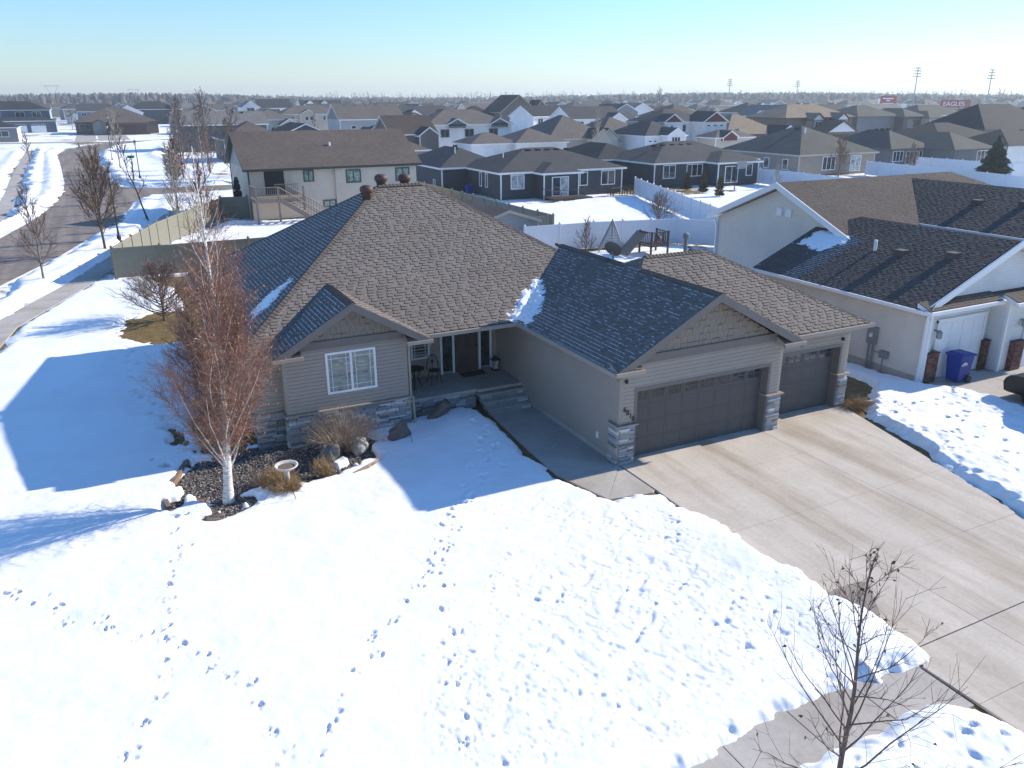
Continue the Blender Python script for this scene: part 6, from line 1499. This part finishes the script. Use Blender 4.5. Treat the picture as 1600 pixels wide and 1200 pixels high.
def boulder(label, loc, s, mat, seed, tilt=(0, 0, 0), name='boulder'):
    r = random.Random(seed); n, k = 14, 9; vs, fs = [], []
    for j in range(k + 1):
        ph = math.pi * j / k
        for i in range(n):
            t = 6.28318 * i / n; d = Vector((math.sin(ph) * math.cos(t), math.sin(ph) * math.sin(t), math.cos(ph)))
            q = 1 + .16 * math.sin(3 * d.x + seed) * math.cos(4 * d.y + seed) + .10 * math.sin(7 * d.z + 5 * d.x + seed) + (r.gauss(0, .03) if 0 < j < k else 0)
            d = Vector([math.copysign(abs(c_) ** .72, c_) for c_ in d]) * q; vs.append((d.x * s[0], d.y * s[1], d.z * s[2]))
    for j in range(k):
        for i in range(n): fs.append((j * n + i, (j + 1) * n + i, (j + 1) * n + (i + 1) % n, j * n + (i + 1) % n))
    o = MB().add(vs, fs).build(name, mat); o.location = loc; o.rotation_euler = tilt
    return tag(o, label, 'rock')
M_ROCKG = mk('speckled_grey_rock', (.33, .32, .31), .85, .35, 6, .6, 25); M_ROCKD = mk('dark_lichen_rock', (.14, .145, .135), .85, .45, 7, .6, 22); M_ROCKB = mk('brown_rock', (.15, .115, .10), .85, .25, 5, .5, 20)
boulder('rounded pale grey boulder right of the tan shrub', (-6.35, 4.15, .20), (.24, .20, .27), M_ROCKG, 3, (.1, .1, .3)); boulder('tall dark mossy boulder leaning beside the tan shrub', (-7.35, 3.75, .25), (.26, .20, .40), M_ROCKD, 8, (.2, .35, .2))
boulder('brown triangular rock standing in the shaded snow', (-5.05, 4.35, .24), (.34, .14, .36), M_ROCKB, 12, (.15, -.4, .1)); boulder('long brown rock lying against the porch stone', (-3.35, 5.35, .32), (.52, .2, .2), M_ROCKB, 17, (0, -.55, .4))
boulder('small rusty rock in the left of the front bed', (-11.05, 2.95, .03), (.16, .12, .08), mk('rusty_rock', (.20, .09, .06), .9, .2), 21); boulder('flat brown rock at the front tip of the bed', (-10.75, 1.95, .0), (.26, .13, .09), M_ROCKB, 25)
lg = MB(); lg.path([(-7.0, 2.62, .1), (-6.55, 2.78, .14), (-6.05, 3.12, .16)], [.05, .07, .03], 7); lg.tube((-6.5, 2.8, .14), (-6.25, 2.85, .2), .03, .015, 6); tag(lg.build('driftwood_log', mk('weathered_wood', (.30, .22, .16), .85, .3, 9), None, True), 'weathered driftwood log on the snow right of the bird bath', 'log')
bb = thing('bird_bath', 'pale stone bird bath among straw grass in the front bed', 'bird bath', (-8.75, 2.75, 0)); M_BBS = mk('pale_cast_stone', (.52, .49, .46), .8, .2, 6, .3, 40)
MB().lathe((-8.75, 2.75, 0), [(.16, 0), (.16, .05), (.08, .10), (.065, .3), (.07, .5), (.11, .58)], 14).build('pedestal', M_BBS, bb, True)
MB().lathe((-8.75, 2.75, .58), [(.10, 0), (.22, .03), (.31, .10), (.32, .13), (.28, .13), (.22, .08), (.05, .06)], 20).build('bowl', M_BBS, bb, True); MB().lathe((-8.75, 2.75, .64), [(.04, 0), (.235, .02), (.01, .022)], 16).build('bowl_litter', M_ROCKB, bb)
for (x, y, lab) in ((-8.7, 1.75, 'thin metal stake in the snow before the bird bath'), (-4.78, 3.75, 'thin black rod leaning by the brown triangular rock')):
    q = MB(); q.tube((x, y, -.05), (x - .12, y + .14, .52), .008, .008, 5); q.tube((x - .02, y, .05), (x + .06, y, .05), .012, .012, 5); tag(q.build('garden_stake', M_BLACK), lab, 'stake')

# ------------------------------------------------------------------ porch furniture
tb = thing('bistro_table', 'small dark round bistro table on the porch', 'table', (-3.5, 7.1, .62)); MB().lathe((-3.5, 7.1, 1.28), [(.05, 0), (.32, .01), (.33, .03), (.30, .035)], 18).build('tabletop', M_BLACK, tb)
for i in range(3):
    a = i * 2.094; x, y = math.cos(a), math.sin(a); MB().path([(-3.5 + x * .2, 7.1 + y * .2, 1.28), (-3.5 + x * .08, 7.1 + y * .08, .95), (-3.5 + x * .26, 7.1 + y * .26, .62)], [.018, .016, .018], 6).build('leg', M_BLACK, tb)
cr = thing('bistro_chair', 'dark metal bistro chair with rounded back beside the porch table', 'chair', (-2.75, 7.25, .62)); MB().lathe((-2.75, 7.25, 1.07), [(.05, 0), (.20, .0), (.21, .03), (.18, .035)], 14).build('seat', M_BLACK, cr)
bk = MB(); arc = [(-2.75 + .21 * math.cos(t), 7.42, 1.08 + .52 * (math.sin(t)) ** .8) for t in [i * math.pi / 10 for i in range(11)]]; bk.path(arc, [.018] * 11, 6); bk.tube((-2.75, 7.42, 1.1), (-2.75, 7.42, 1.6), .012, .012, 5); bk.lathe((-2.75, 7.42, 1.28), [(.01, 0), (.07, .07), (.01, .14)], 6); bk.build('backrest', M_BLACK, cr)
for (sx, sy) in ((-1, -1), (1, -1), (-1, 1), (1, 1)): MB().path([(-2.75 + sx * .13, 7.25 + sy * .13, 1.07), (-2.75 + sx * .16, 7.25 + sy * .16, .85), (-2.75 + sx * .20, 7.25 + sy * .20, .62)], [.016, .014, .014], 5).build('leg', M_BLACK, cr)
dm = MB()
for i in range(13): dm.box(-1.62 + i * .07, -1.565 + i * .07, 7.3, 7.78, .622, .642)
dm.box(-1.64, -.70, 7.29, 7.79, .6205, .63); tag(dm.build('door_mat', mk('brown_coir', (.10, .062, .042), .95, .3, 20)), 'brown door mat before the front door', 'mat')
ln = thing('porch_lantern', 'dark planter lantern right of the front door', 'lantern', (-.3, 7.55, .62)); MB().box(-.42, -.18, 7.43, 7.67, .62, .68).box(-.42, -.18, 7.43, 7.67, 1.0, 1.05).lathe((-.3, 7.55, 1.05), [(.12, 0), (.05, .08), (.02, .12)], 6).build('frame', M_BLACK, ln); MB().box(-.39, -.21, 7.46, 7.64, .68, 1.0).build('glass', M_GLASSL, ln)
wr = MB()
for i in range(90):
    a = rnd.uniform(0, 6.28); d = Vector((math.cos(a), 0, math.sin(a))); p = Vector((-1.36, 7.9, 2.42)) + d * rnd.uniform(.06, .14); wr.tube(p, p + d * .05 + Vector((rnd.gauss(0, .04), rnd.gauss(0, .02), rnd.gauss(0, .04))), .012, .004, 4)
tag(wr.build('door_wreath', M_STRAW), 'small autumn wreath hanging on the front door', 'wreath')

# ------------------------------------------------------------------ things on the neighbour's drive
M_BIN = mk('blue_bin_plastic', (.014, .040, .235), .45, .08, 4)
bn = thing('wheeled_bin', 'blue wheeled recycling bin before the white garage door', 'bin', (15.1, .30, 0)); bz = .95
def frustum(x, y, w0, d0, w1, d1, z0, z1): return MB().add([(x - w0, y - d0, z0), (x + w0, y - d0, z0), (x + w0, y + d0, z0), (x - w0, y + d0, z0), (x - w1, y - d1, z1), (x + w1, y - d1, z1), (x + w1, y + d1, z1), (x - w1, y + d1, z1)], [(0, 3, 2, 1), (4, 5, 6, 7), (0, 1, 5, 4), (1, 2, 6, 5), (2, 3, 7, 6), (3, 0, 4, 7)])
frustum(15.1, .30, .28, .24, .36, .30, .06, 1.0).build('body', M_BIN, bn); MB().box(14.70, 15.50, -.04, .64, 1.0, 1.05).build('rim', M_BIN, bn)
MB().add([(14.70, -.05, 1.052), (15.56, -.05, 1.052), (15.56, .65, 1.052), (14.70, .65, 1.052), (14.85, .05, 1.14), (15.35, .05, 1.12), (15.35, .55, 1.12), (14.85, .55, 1.14)], [(0, 3, 2, 1), (4, 5, 6, 7), (0, 1, 5, 4), (1, 2, 6, 5), (2, 3, 7, 6), (3, 0, 4, 7)]).build('lid', M_BIN, bn)
MB().tube((15.54, .02, 1.0), (15.54, .58, 1.0), .025, .025, 8).build('handle', M_BIN, bn)
for y in (.0, .58): MB().tube((15.3, y - .05, .13), (15.3, y + .05, .13), .13, .13, 14, True).build('wheel', M_BLACK, bn)
lgm = MB(); lgm.prism([(14.80, -.005, .68), (15.10, -.005, .68), (15.10, -.013, .74), (15.01, -.02, .80), (14.95, -.022, .82), (14.89, -.02, .80), (14.80, -.013, .74)], (0, -.012, 0)); lgm.build('emblem', M_WHITE, bn)
for k in range(9): MB().prism([(14.825 + k * .03, -.021, .70), (14.84 + k * .03, -.021, .70), (14.84 + k * .03, -.024, .735), (14.825 + k * .03, -.024, .735)], (0, -.004, 0)).build('emblem_letter', M_BIN, bn)
# black SUV, only its front corner in the picture
cv = thing('parked_car', 'black suv parked on the neighbour drive at the right edge', 'car', (15.75, -4.0, 0)); M_PAINT = mk('black_car_paint', (.009, .009, .010), .38, .05, coat=.15, spec=.2)
prof = [(-1.62, .32), (-1.55, .62), (-1.62, .78), (-1.8, .90), (-2.75, 1.02), (-3.45, 1.62), (-3.8, 1.70), (-5.6, 1.68), (-6.1, 1.58), (-6.35, 1.05), (-6.4, .55), (-6.35, .32)]
n = len(prof); vs = []; fs = []
for j, (x, k) in enumerate(((14.86, .0), (14.82, .0), (15.02, .06), (16.48, .06), (16.68, 0), (16.64, 0))):
    for (y, z) in prof: vs.append((x if z < 1.06 or j in (2, 3) else lerp(x, 15.75, .16), y + (.08 if j in (0, 5) and y > -1.7 else 0) * -1, z if j not in (0, 5) else z * .98))
for j in range(5): fs += [(j * n + i, j * n + (i + 1) % n, (j + 1) * n + (i + 1) % n, (j + 1) * n + i) for i in range(n)]
fs += [tuple(range(n)), tuple(5 * n + i for i in range(n))[::-1]]
cb = MB().add(vs, fs).build('body', M_PAINT, cv); bv = cb.modifiers.new('b', 'BEVEL'); bv.width = .05; bv.segments = 2; bv.limit_method = 'ANGLE'
for x in (14.88, 16.42):
    for y in (-2.55, -5.4):
        wv = MB().tube((x, y, .35), (x + .22, y, .35), .35, .35, 20, True).build('wheel', M_BLACK, cv); MB().tube((x - .012 if x < 15.5 else x + .1, y, .35), (x + .12 if x < 15.5 else x + .232, y, .35), .21, .21, 14, True).build('rim', M_GREYM, wv)
for x in (15.0, 16.24): MB().obox((x, -1.60, .70), (.30, 0, 0), (0, -.12, .12), (0, .05, .05)).build('headlight', M_GLASSL, cv)
MB().box(15.36, 16.14, -1.585, -1.54, .55, .74).build('grille', M_BLACK, cv); MB().obox((15.1, -2.80, 1.05), (1.3, 0, 0), (0, -.66, .55), (0, -.02, .02)).build('windscreen', M_GLASS, cv)
for x in (14.86, 16.62): MB().prism([(x, -3.4, 1.08), (x, -5.9, 1.08), (x + (.1 if x < 15.5 else -.1), -5.7, 1.55), (x + (.1 if x < 15.5 else -.1), -3.75, 1.58)], (.02, 0, 0)).build('side_window', M_GLASS, cv)
for x in (14.70, 16.66): MB().box(x, x + .14, -3.1, -2.98, 1.05, 1.2).build('side_mirror', M_PAINT, cv)

# ------------------------------------------------------------------ back yards
sh = thing('garden_shed', 'grey garden shed with brown roof behind our ridge', 'shed', (11.5, 34, 0)); block(sh, 9.8, 14.3, 31.4, 37.8, 0, 2.05, 'y', .32, WALLS['lgrey'], ROOFS['brown'], M_TRIMB, .2)
tp = thing('play_teepee', 'teepee shaped netted frame behind the garage ridge', 'play frame', (17.9, 27.6, 0)); apex = Vector((17.9, 27.6, 2.3))
for i in range(6): a = i * 1.047; MB().tube((17.9 + 1.1 * math.cos(a), 27.6 + 1.1 * math.sin(a), 0), apex, .035, .03, 6).build('pole', M_GREYM, tp)
nt_ = MB()
for k in range(13):
    t = k / 13; R_ = 1.05 * (1 - t); ring = [Vector((17.9 + R_ * math.cos(i * .349), 27.6 + R_ * math.sin(i * .349), 2.3 * t + .05)) for i in range(18)]
    for i in range(18): nt_.tube(ring[i], ring[(i + 1) % 18], .007, .007, 3)
for i in range(36): a = i * .1745; nt_.tube((17.9 + 1.05 * math.cos(a), 27.6 + 1.05 * math.sin(a), .05), apex, .006, .006, 3)
nt_.build('net', M_BLACK, tp)
ps = thing('play_structure', 'dark wooden play deck with slanted board and railing behind our garage', 'play structure', (21, 25.5, 0))
for i in range(16): MB().obox((17.9 + i * .11, 25.7 + .02 * i, .15 + i * .085), (.085, .0, .068), (0, 1.2, 0), (-.02, 0, .03)).build('slanted_board', M_WOOD, ps)
MB().box(19.5, 20.95, 25.4, 26.8, .62, .70).build('platform', M_DKWOOD, ps)
for (x, y) in ((19.55, 25.45), (20.9, 25.45), (19.55, 26.75), (20.9, 26.75)): MB().box(x - .05, x + .05, y - .05, y + .05, 0, 1.62).build('post', M_RUST, ps)
rail(ps, (19.55, 25.45, .70), (20.9, 25.45, .70), 8, .85, M_RUST); rail(ps, (20.9, 25.45, .70), (20.9, 26.75, .70), 7, .85, M_RUST); rail(ps, (19.55, 25.45, .70), (19.55, 26.75, .70), 7, .85, M_RUST)
MB().lathe((20.0, 25.3, .45), [(.02, .55), (.14, .6), (.2, .7), (.2, .8), (.14, .9), (.02, .95)], 14).build('steering_wheel', M_RUST, ps)
vp = MB(); vp.lathe((7.2, 6.6, 4.0), [(.07, 0), (.07, .95), (.12, .95), (.12, 1.1), (.05, 1.14)], 10); vp.build('flue_pipe', M_GREYM, house)
hp = thing('basketball_hoop', 'portable basketball hoop on the patio of the dark ranch', 'basketball hoop', (50.1, 52.2, 0)); MB().box(49.4, 50.2, 51.9, 52.9, 0, .18).build('base', M_BLACK, hp); MB().tube((50.1, 52.2, .1), (50.1, 52.2, 2.9), .055, .05, 8).build('pole', M_BLACK, hp); MB().box(49.8, 51.1, 51.70, 51.75, 2.55, 3.35).build('backboard', M_GREYM, hp); MB().bar((50.1, 52.2, 2.85), (50.4, 51.75, 2.95), .06, .06).build('arm', M_BLACK, hp)
hr = MB(); ring = [(50.45 + .23 * math.cos(i * .524), 51.4 + .23 * math.sin(i * .524), 2.7) for i in range(13)]; hr.path(ring, [.012] * 13, 5); hr.build('rim', M_RUST, hp)
pt = thing('patio_set', 'dark patio table and benches at the dark ranch corner', 'patio furniture', (38, 56.2, 0)); MB().box(36.6, 38.0, 55.9, 56.6, .68, .74).build('tabletop', M_DKWOOD, pt)
for (x, y) in ((36.7, 56), (37.9, 56), (36.7, 56.5), (37.9, 56.5)): MB().box(x - .04, x + .04, y - .04, y + .04, 0, .68).build('leg', M_DKWOOD, pt)
for x in (36.2, 38.3, 39.1): MB().box(x, x + .5, 55.7, 56.3, .38, .44).box(x, x + .06, 55.7, 56.3, .44, .95).box(x + .02, x + .07, 55.72, 55.77, 0, .38).box(x + .43, x + .48, 55.72, 55.77, 0, .38).box(x + .02, x + .07, 56.2, 56.25, 0, .38).box(x + .43, x + .48, 56.2, 56.25, 0, .38).build('seat', M_DKWOOD, pt)
bn2 = thing('wheeled_bin', 'blue bin beside the dark ranch side wall', 'bin', (23.6, 64.5, 0)); frustum(23.6, 64.5, .26, .24, .34, .3, .05, .95).build('body', M_BIN, bn2); MB().box(23.22, 23.98, 64.15, 64.85, .95, 1.05).build('lid', M_BIN, bn2); MB().tube((23.9, 64.2, .12), (23.9, 64.8, .12), .12, .12, 10, True).build('wheel', M_BLACK, bn2)

# ------------------------------------------------------------------ street furniture
def lamp(label, x, y, h):
    T = thing('street_lamp', label, 'street lamp', (x, y, 0), 'street lamps'); MB().lathe((x, y, -.05), [(.16, 0), (.15, .5), (.08, .62), (.055, 1.2), (.045, h - .75), (.07, h - .7)], 10).build('pole', M_BLACK, T)
    MB().lathe((x, y, h - .70), [(.09, 0), (.15, .04), (.19, .42)], 6).build('lamp_glass', M_GLASSL, T); MB().lathe((x, y, h - .28), [(.25, 0), (.18, .10), (.05, .22), (.02, .32)], 6).build('lamp_cap', M_BLACK, T)
lamp('black street lamp beside the full bare tree', -11.57, 48.4, 5.25); lamp('black street lamp farther on at the junction bank', -10.1, 137, 6.1); lamp('black street lamp in front of the brown ranch at the curve', -9.0, 196, 6.5); lamp('black street lamp standing past the street sign', -7.6, 100.6, 5.0)
sg = thing('street_sign', 'green street name sign on a black post at the junction', 'sign', (-8.5, 95, 0)); MB().tube((-8.5, 95, 0), (-8.5, 95, 3.4), .05, .04, 8).build('post', M_BLACK, sg); MB().box(-8.9, -8.1, 94.98, 95.02, 3.1, 3.4).build('sign_plate', mk('sign_green', (.03, .19, .09), .5, .03), sg)
M_BOXG = mk('utility_green', (.045, .12, .07), .6, .1)
for (x, y, lab) in ((-27.4, 125, 'green utility box on the far left sidewalk'), (-27.0, 96, 'green utility box at the left picture edge')):
    T = thing('utility_box', lab, 'utility box', (x, y, 0)); frustum(x, y, .7, .6, .62, .52, 0, 1.1).build('cabinet', M_BOXG, T); MB().box(x - .72, x + .72, y - .62, y + .62, 1.1, 1.2).build('cover', M_BOXG, T)
mbx = thing('mailbox', 'brown cluster mailbox on the left sidewalk', 'mailbox', (-21.2, 63, 0)); MB().box(-21.25, -21.0, 62.8, 63.4, .5, 1.5).build('cabinet', M_RUST, mbx); MB().box(-21.18, -21.08, 63.0, 63.2, -.1, .5).build('post', M_RUST, mbx)
for (x, y, lab) in ((4.2, 150, 'small mailbox box on the snow by the tree cluster'), (-2.5, 128, 'grey utility post on the snow by the tree cluster')):
    T = thing('utility_post', lab, 'post', (x, y, 0)); MB().box(x - .25, x + .25, y - .25, y + .25, 0, 1.2).build('cabinet', M_GREYM, T); MB().box(x - .3, x + .3, y - .3, y + .3, 1.2, 1.3).build('cover', M_BLACK, T)

# ------------------------------------------------------------------ far things: stadium lights, signs, pylons, treeline
def unproj_y(u, v, y):
    d = fwd + r_ * ((u - 800) / 1242.42) + u_ * ((600 - v) / 1242.42); return CAM + d * ((y - CAM.y) / d.y)
M_POLE = mk('galvanised_pole', (.22, .24, .27), .5, .05)
for (u, v, y, lab) in ((1141, 125, 330, 'stadium light mast at the left of the four'), (1247, 127, 310, 'second stadium light mast from the left'), (1435, 107, 215, 'tallest stadium light mast, third from the left'), (1551, 110, 200, 'stadium light mast at the right of the four')):
    t = unproj_y(u, v, y); T = thing('stadium_light', lab, 'light mast', (t.x, t.y, 0), 'stadium light masts'); MB().tube((t.x, t.y, 0), (t.x, t.y, t.z), .26, .14, 8).build('mast', M_POLE, T); s = t.z / 18
    for k in range(4):
        wdt = (.95 + .2 * k) * s; z = t.z - k * .95 * s; MB().obox((t.x - wdt * .85, t.y + wdt * .5, z), (wdt * 1.7, -wdt, 0), (.08, .12, 0), (0, 0, .10)).build('crossarm', M_POLE, T)
        for j in range(6): f = (j + .5) / 6; MB().box(t.x - wdt * .85 + 1.7 * wdt * f - .14, t.x - wdt * .85 + 1.7 * wdt * f + .14, t.y + wdt * .5 - wdt * f - .14, t.y + wdt * .5 - wdt * f + .14, z + .10, z + .10 + .22 * s).build('floodlight', M_GREYM, T)
M_SRED = mk('sign_red', (.28, .03, .035), .5, .05); LOOK = Matrix.Rotation(-YAW - .30, 4, 'Z')
def board(name, label, u, v, y, w_, h_, txt, size, lines):
    c_ = unproj_y(u, v, y); T = thing(name, label, 'sign', (c_.x, c_.y, 0)); M = Matrix.Translation((c_.x, c_.y, 0)) @ LOOK
    def pb(nm, mb, mt): o = link(nm, mb.mesh(nm, mt), T); o.matrix_basis = M; return o
    pb('board', MB().box(-w_ / 2, w_ / 2, 0, .8, c_.z - h_ / 2, c_.z + h_ / 2), M_SRED)
    for s in (-.35, .35): pb('post', MB().box(w_ * s - .25, w_ * s + .25, .2, .7, 0, c_.z - h_ / 2), M_POLE)
    for (x0, x1, z0, z1) in lines: pb('panel', MB().box(x0 * w_ / 2, x1 * w_ / 2, -.15, 0, c_.z + z0 * h_ / 2, c_.z + z1 * h_ / 2), M_WHITE)
    if txt:
        o = text_part('lettering', txt, size, M_WHITE, M @ Matrix.Translation((-w_ * .42, -.2, c_.z - size * .36)) @ ROTX, T, .05)
    return T
board('scoreboard', 'dark red scoreboard with white lines on the far field', 1388, 158, 260, 7, 4.6, None, 1, [(-.7, .6, .40, .62), (-.25, .2, .0, .22), (-.7, .65, -.55, -.35), (-1.3, -1.02, -.3, .5)])
board('stadium_sign', 'long red stadium sign with white EAGLES lettering', 1493, 162, 240, 12.5, 3.4, 'EAGLES', 2.7, [])
def pylon(label, u, v0, y, h):
    b_ = unproj_y(u, v0, y); T = thing('power_pylon', label, 'pylon', (b_.x, b_.y, 0), 'power pylons'); x, y_ = b_.x, b_.y; mbp = MB()
    for s in (-1, 1): mbp.tube((x + s * 3.2, y_, 0), (x + s * .9, y_, h * .55), .25, .2, 4); mbp.tube((x + s * .9, y_, h * .55), (x + s * 7, y_, h), .2, .2, 4); mbp.tube((x + s * .9, y_, h * .55), (x - s * .5, y_, h * .62), .15, .15, 4)
    for k in range(6): z0, z1 = h * .55 * k / 6, h * .55 * (k + 1) / 6; wa, wb = lerp(3.2, .9, k / 6), lerp(3.2, .9, (k + 1) / 6); mbp.tube((x - wa, y_, z0), (x + wb, y_, z1), .12, .12, 4); mbp.tube((x + wa, y_, z0), (x - wb, y_, z1), .12, .12, 4)
    mbp.build('lattice', M_POLE, T); MB().tube((x - 9, y_, h), (x + 9, y_, h), .25, .25, 4).build('crossarm', M_POLE, T)
pylon('power pylon above the treeline at the far left', 83, 150, 1150, 26); pylon('smaller power pylon above the treeline right of the first', 210, 150, 1350, 24); pylon('faint power pylon above the treeline farthest right', 296, 150, 1600, 24)
# wood on the horizon: thousands of bare crowns that read as one mass
r = random.Random(77); wd_ = MB()
for i in range(9500):
    band = r.random(); D = 780 + 900 * band; ang = YAW + r.uniform(-.66, .66); x = CAM.x + D * math.sin(ang); y = CAM.y + D * math.cos(ang)
    hh = (6.5 + 5.0 * r.random() ** 2) * (1.0 + .45 * band) * (1.0 + .35 * math.sin(ang * 9 + 1.3) * (1 if ang < YAW - .2 else .5)); w_ = r.uniform(1.8, 4.6)
    n = 6; a0 = r.random() * 6; vs = [(x, y, hh * r.uniform(.95, 1.08))]
    for (rr_, z) in ((.72, .90), (1.0, .52), (.8, .0)):
        for k in range(n): t = a0 + 6.28318 * k / n; q = r.uniform(.7, 1.25); vs.append((x + w_ * rr_ * q * math.cos(t), y + w_ * rr_ * q * math.sin(t), hh * z * r.uniform(.9, 1.08)))
    fs = [(0, 1 + k, 1 + (k + 1) % n) for k in range(n)]
    for b_ in (1, 1 + n): fs += [(b_ + k, b_ + n + k, b_ + n + (k + 1) % n, b_ + (k + 1) % n) for k in range(n)]
    wd_.add(vs, fs, r.uniform(.7, 1.3))
tag(wd_.build('far_wood', mk('bare_wood', (.105, .088, .080), .95, .25, .3, attr=True), tone=True), 'bare grey wood along the whole horizon', 'wood', kind='stuff')
sp = MB()
for i in range(1500):   # thin tops that fray the skyline
    D = r.uniform(780, 1500); ang = YAW + r.uniform(-.64, .64); x = CAM.x + D * math.sin(ang); y = CAM.y + D * math.cos(ang); h0 = r.uniform(9, 17); sp.tube((x, y, 0), (x + r.gauss(0, .6), y, h0), .5, .1, 3)
    for k in range(4): z = h0 * r.uniform(.5, .95); sp.tube((x, y, z), (x + r.uniform(-3, 3), y + r.uniform(-3, 3), z + r.uniform(1, 3)), .18, .05, 3)
tag(sp.build('far_wood', M_GREYT), 'thin bare treetops standing out of the horizon wood', 'wood', kind='stuff')
# bare garden trees between the houses
tp_ = None; gr = random.Random(99); k = 0; gt_ = []
spots = [(gr.uniform(-.1, 1.6), gr.uniform(125, 520)) for _ in range(400)]
for (q, y) in spots:
    x = q * y
    if k >= 60: break
    u, v = project(x, y, 4)
    if not (-10 < u < 1610) or any(abs(x - a) < 12 and abs(y - b_) < 11 for a, b_ in used) or (-22 < x < 12 and y < 240): continue
    if tp_ is None: tp_ = o = bare_tree('garden_tree', 'small bare tree between the distant houses', (0, 0, 0), 6.5, .12, M_GREYT, M_GREYT, 88, 14, .2, .36, 1.2, 6, 3, trw=.035, group='bare trees between the distant houses', sides=4); tp_.location = (x, y, 0)
    else: o = copy_tree(tp_, (x, y, 0), gr.random() * 6)
    gt_.append(o); k += 1
gcell = {}
for o in gt_:
    u, v = project(o.location.x, o.location.y, 4); sg = ([s_ for s_ in SEG if u >= s_[0]] or SEG[:1])[-1][1]; gcell.setdefault(sg, []).append(o)
for sg, lst in gcell.items():
    lst.sort(key=lambda o: (o.location - CAM).length)
    for i, o in enumerate(lst): o['label'] = '%s small bare garden tree %s' % (ORD[min(i, 11)], sg)

# ------------------------------------------------------------------ haze
vm = bpy.data.materials.new('haze_air'); vm.use_nodes = True; vn = vm.node_tree.nodes; vn.remove(vn['Principled BSDF']); pv = vn.new('ShaderNodeVolumePrincipled')
pv.inputs['Color'].default_value = (.82, .92, 1.0, 1); pv.inputs['Density'].default_value = .00036; pv.inputs['Anisotropy'].default_value = .3
vm.node_tree.links.new(pv.outputs[0], vn['Material Output'].inputs['Volume'])
hz = MB().box(-1700, 3900, -350, 3100, -1.2, 45).build('haze', vm); stuff(hz)
hz['label'] = 'pale winter haze over the whole neighbourhood'; hz['category'] = 'haze'
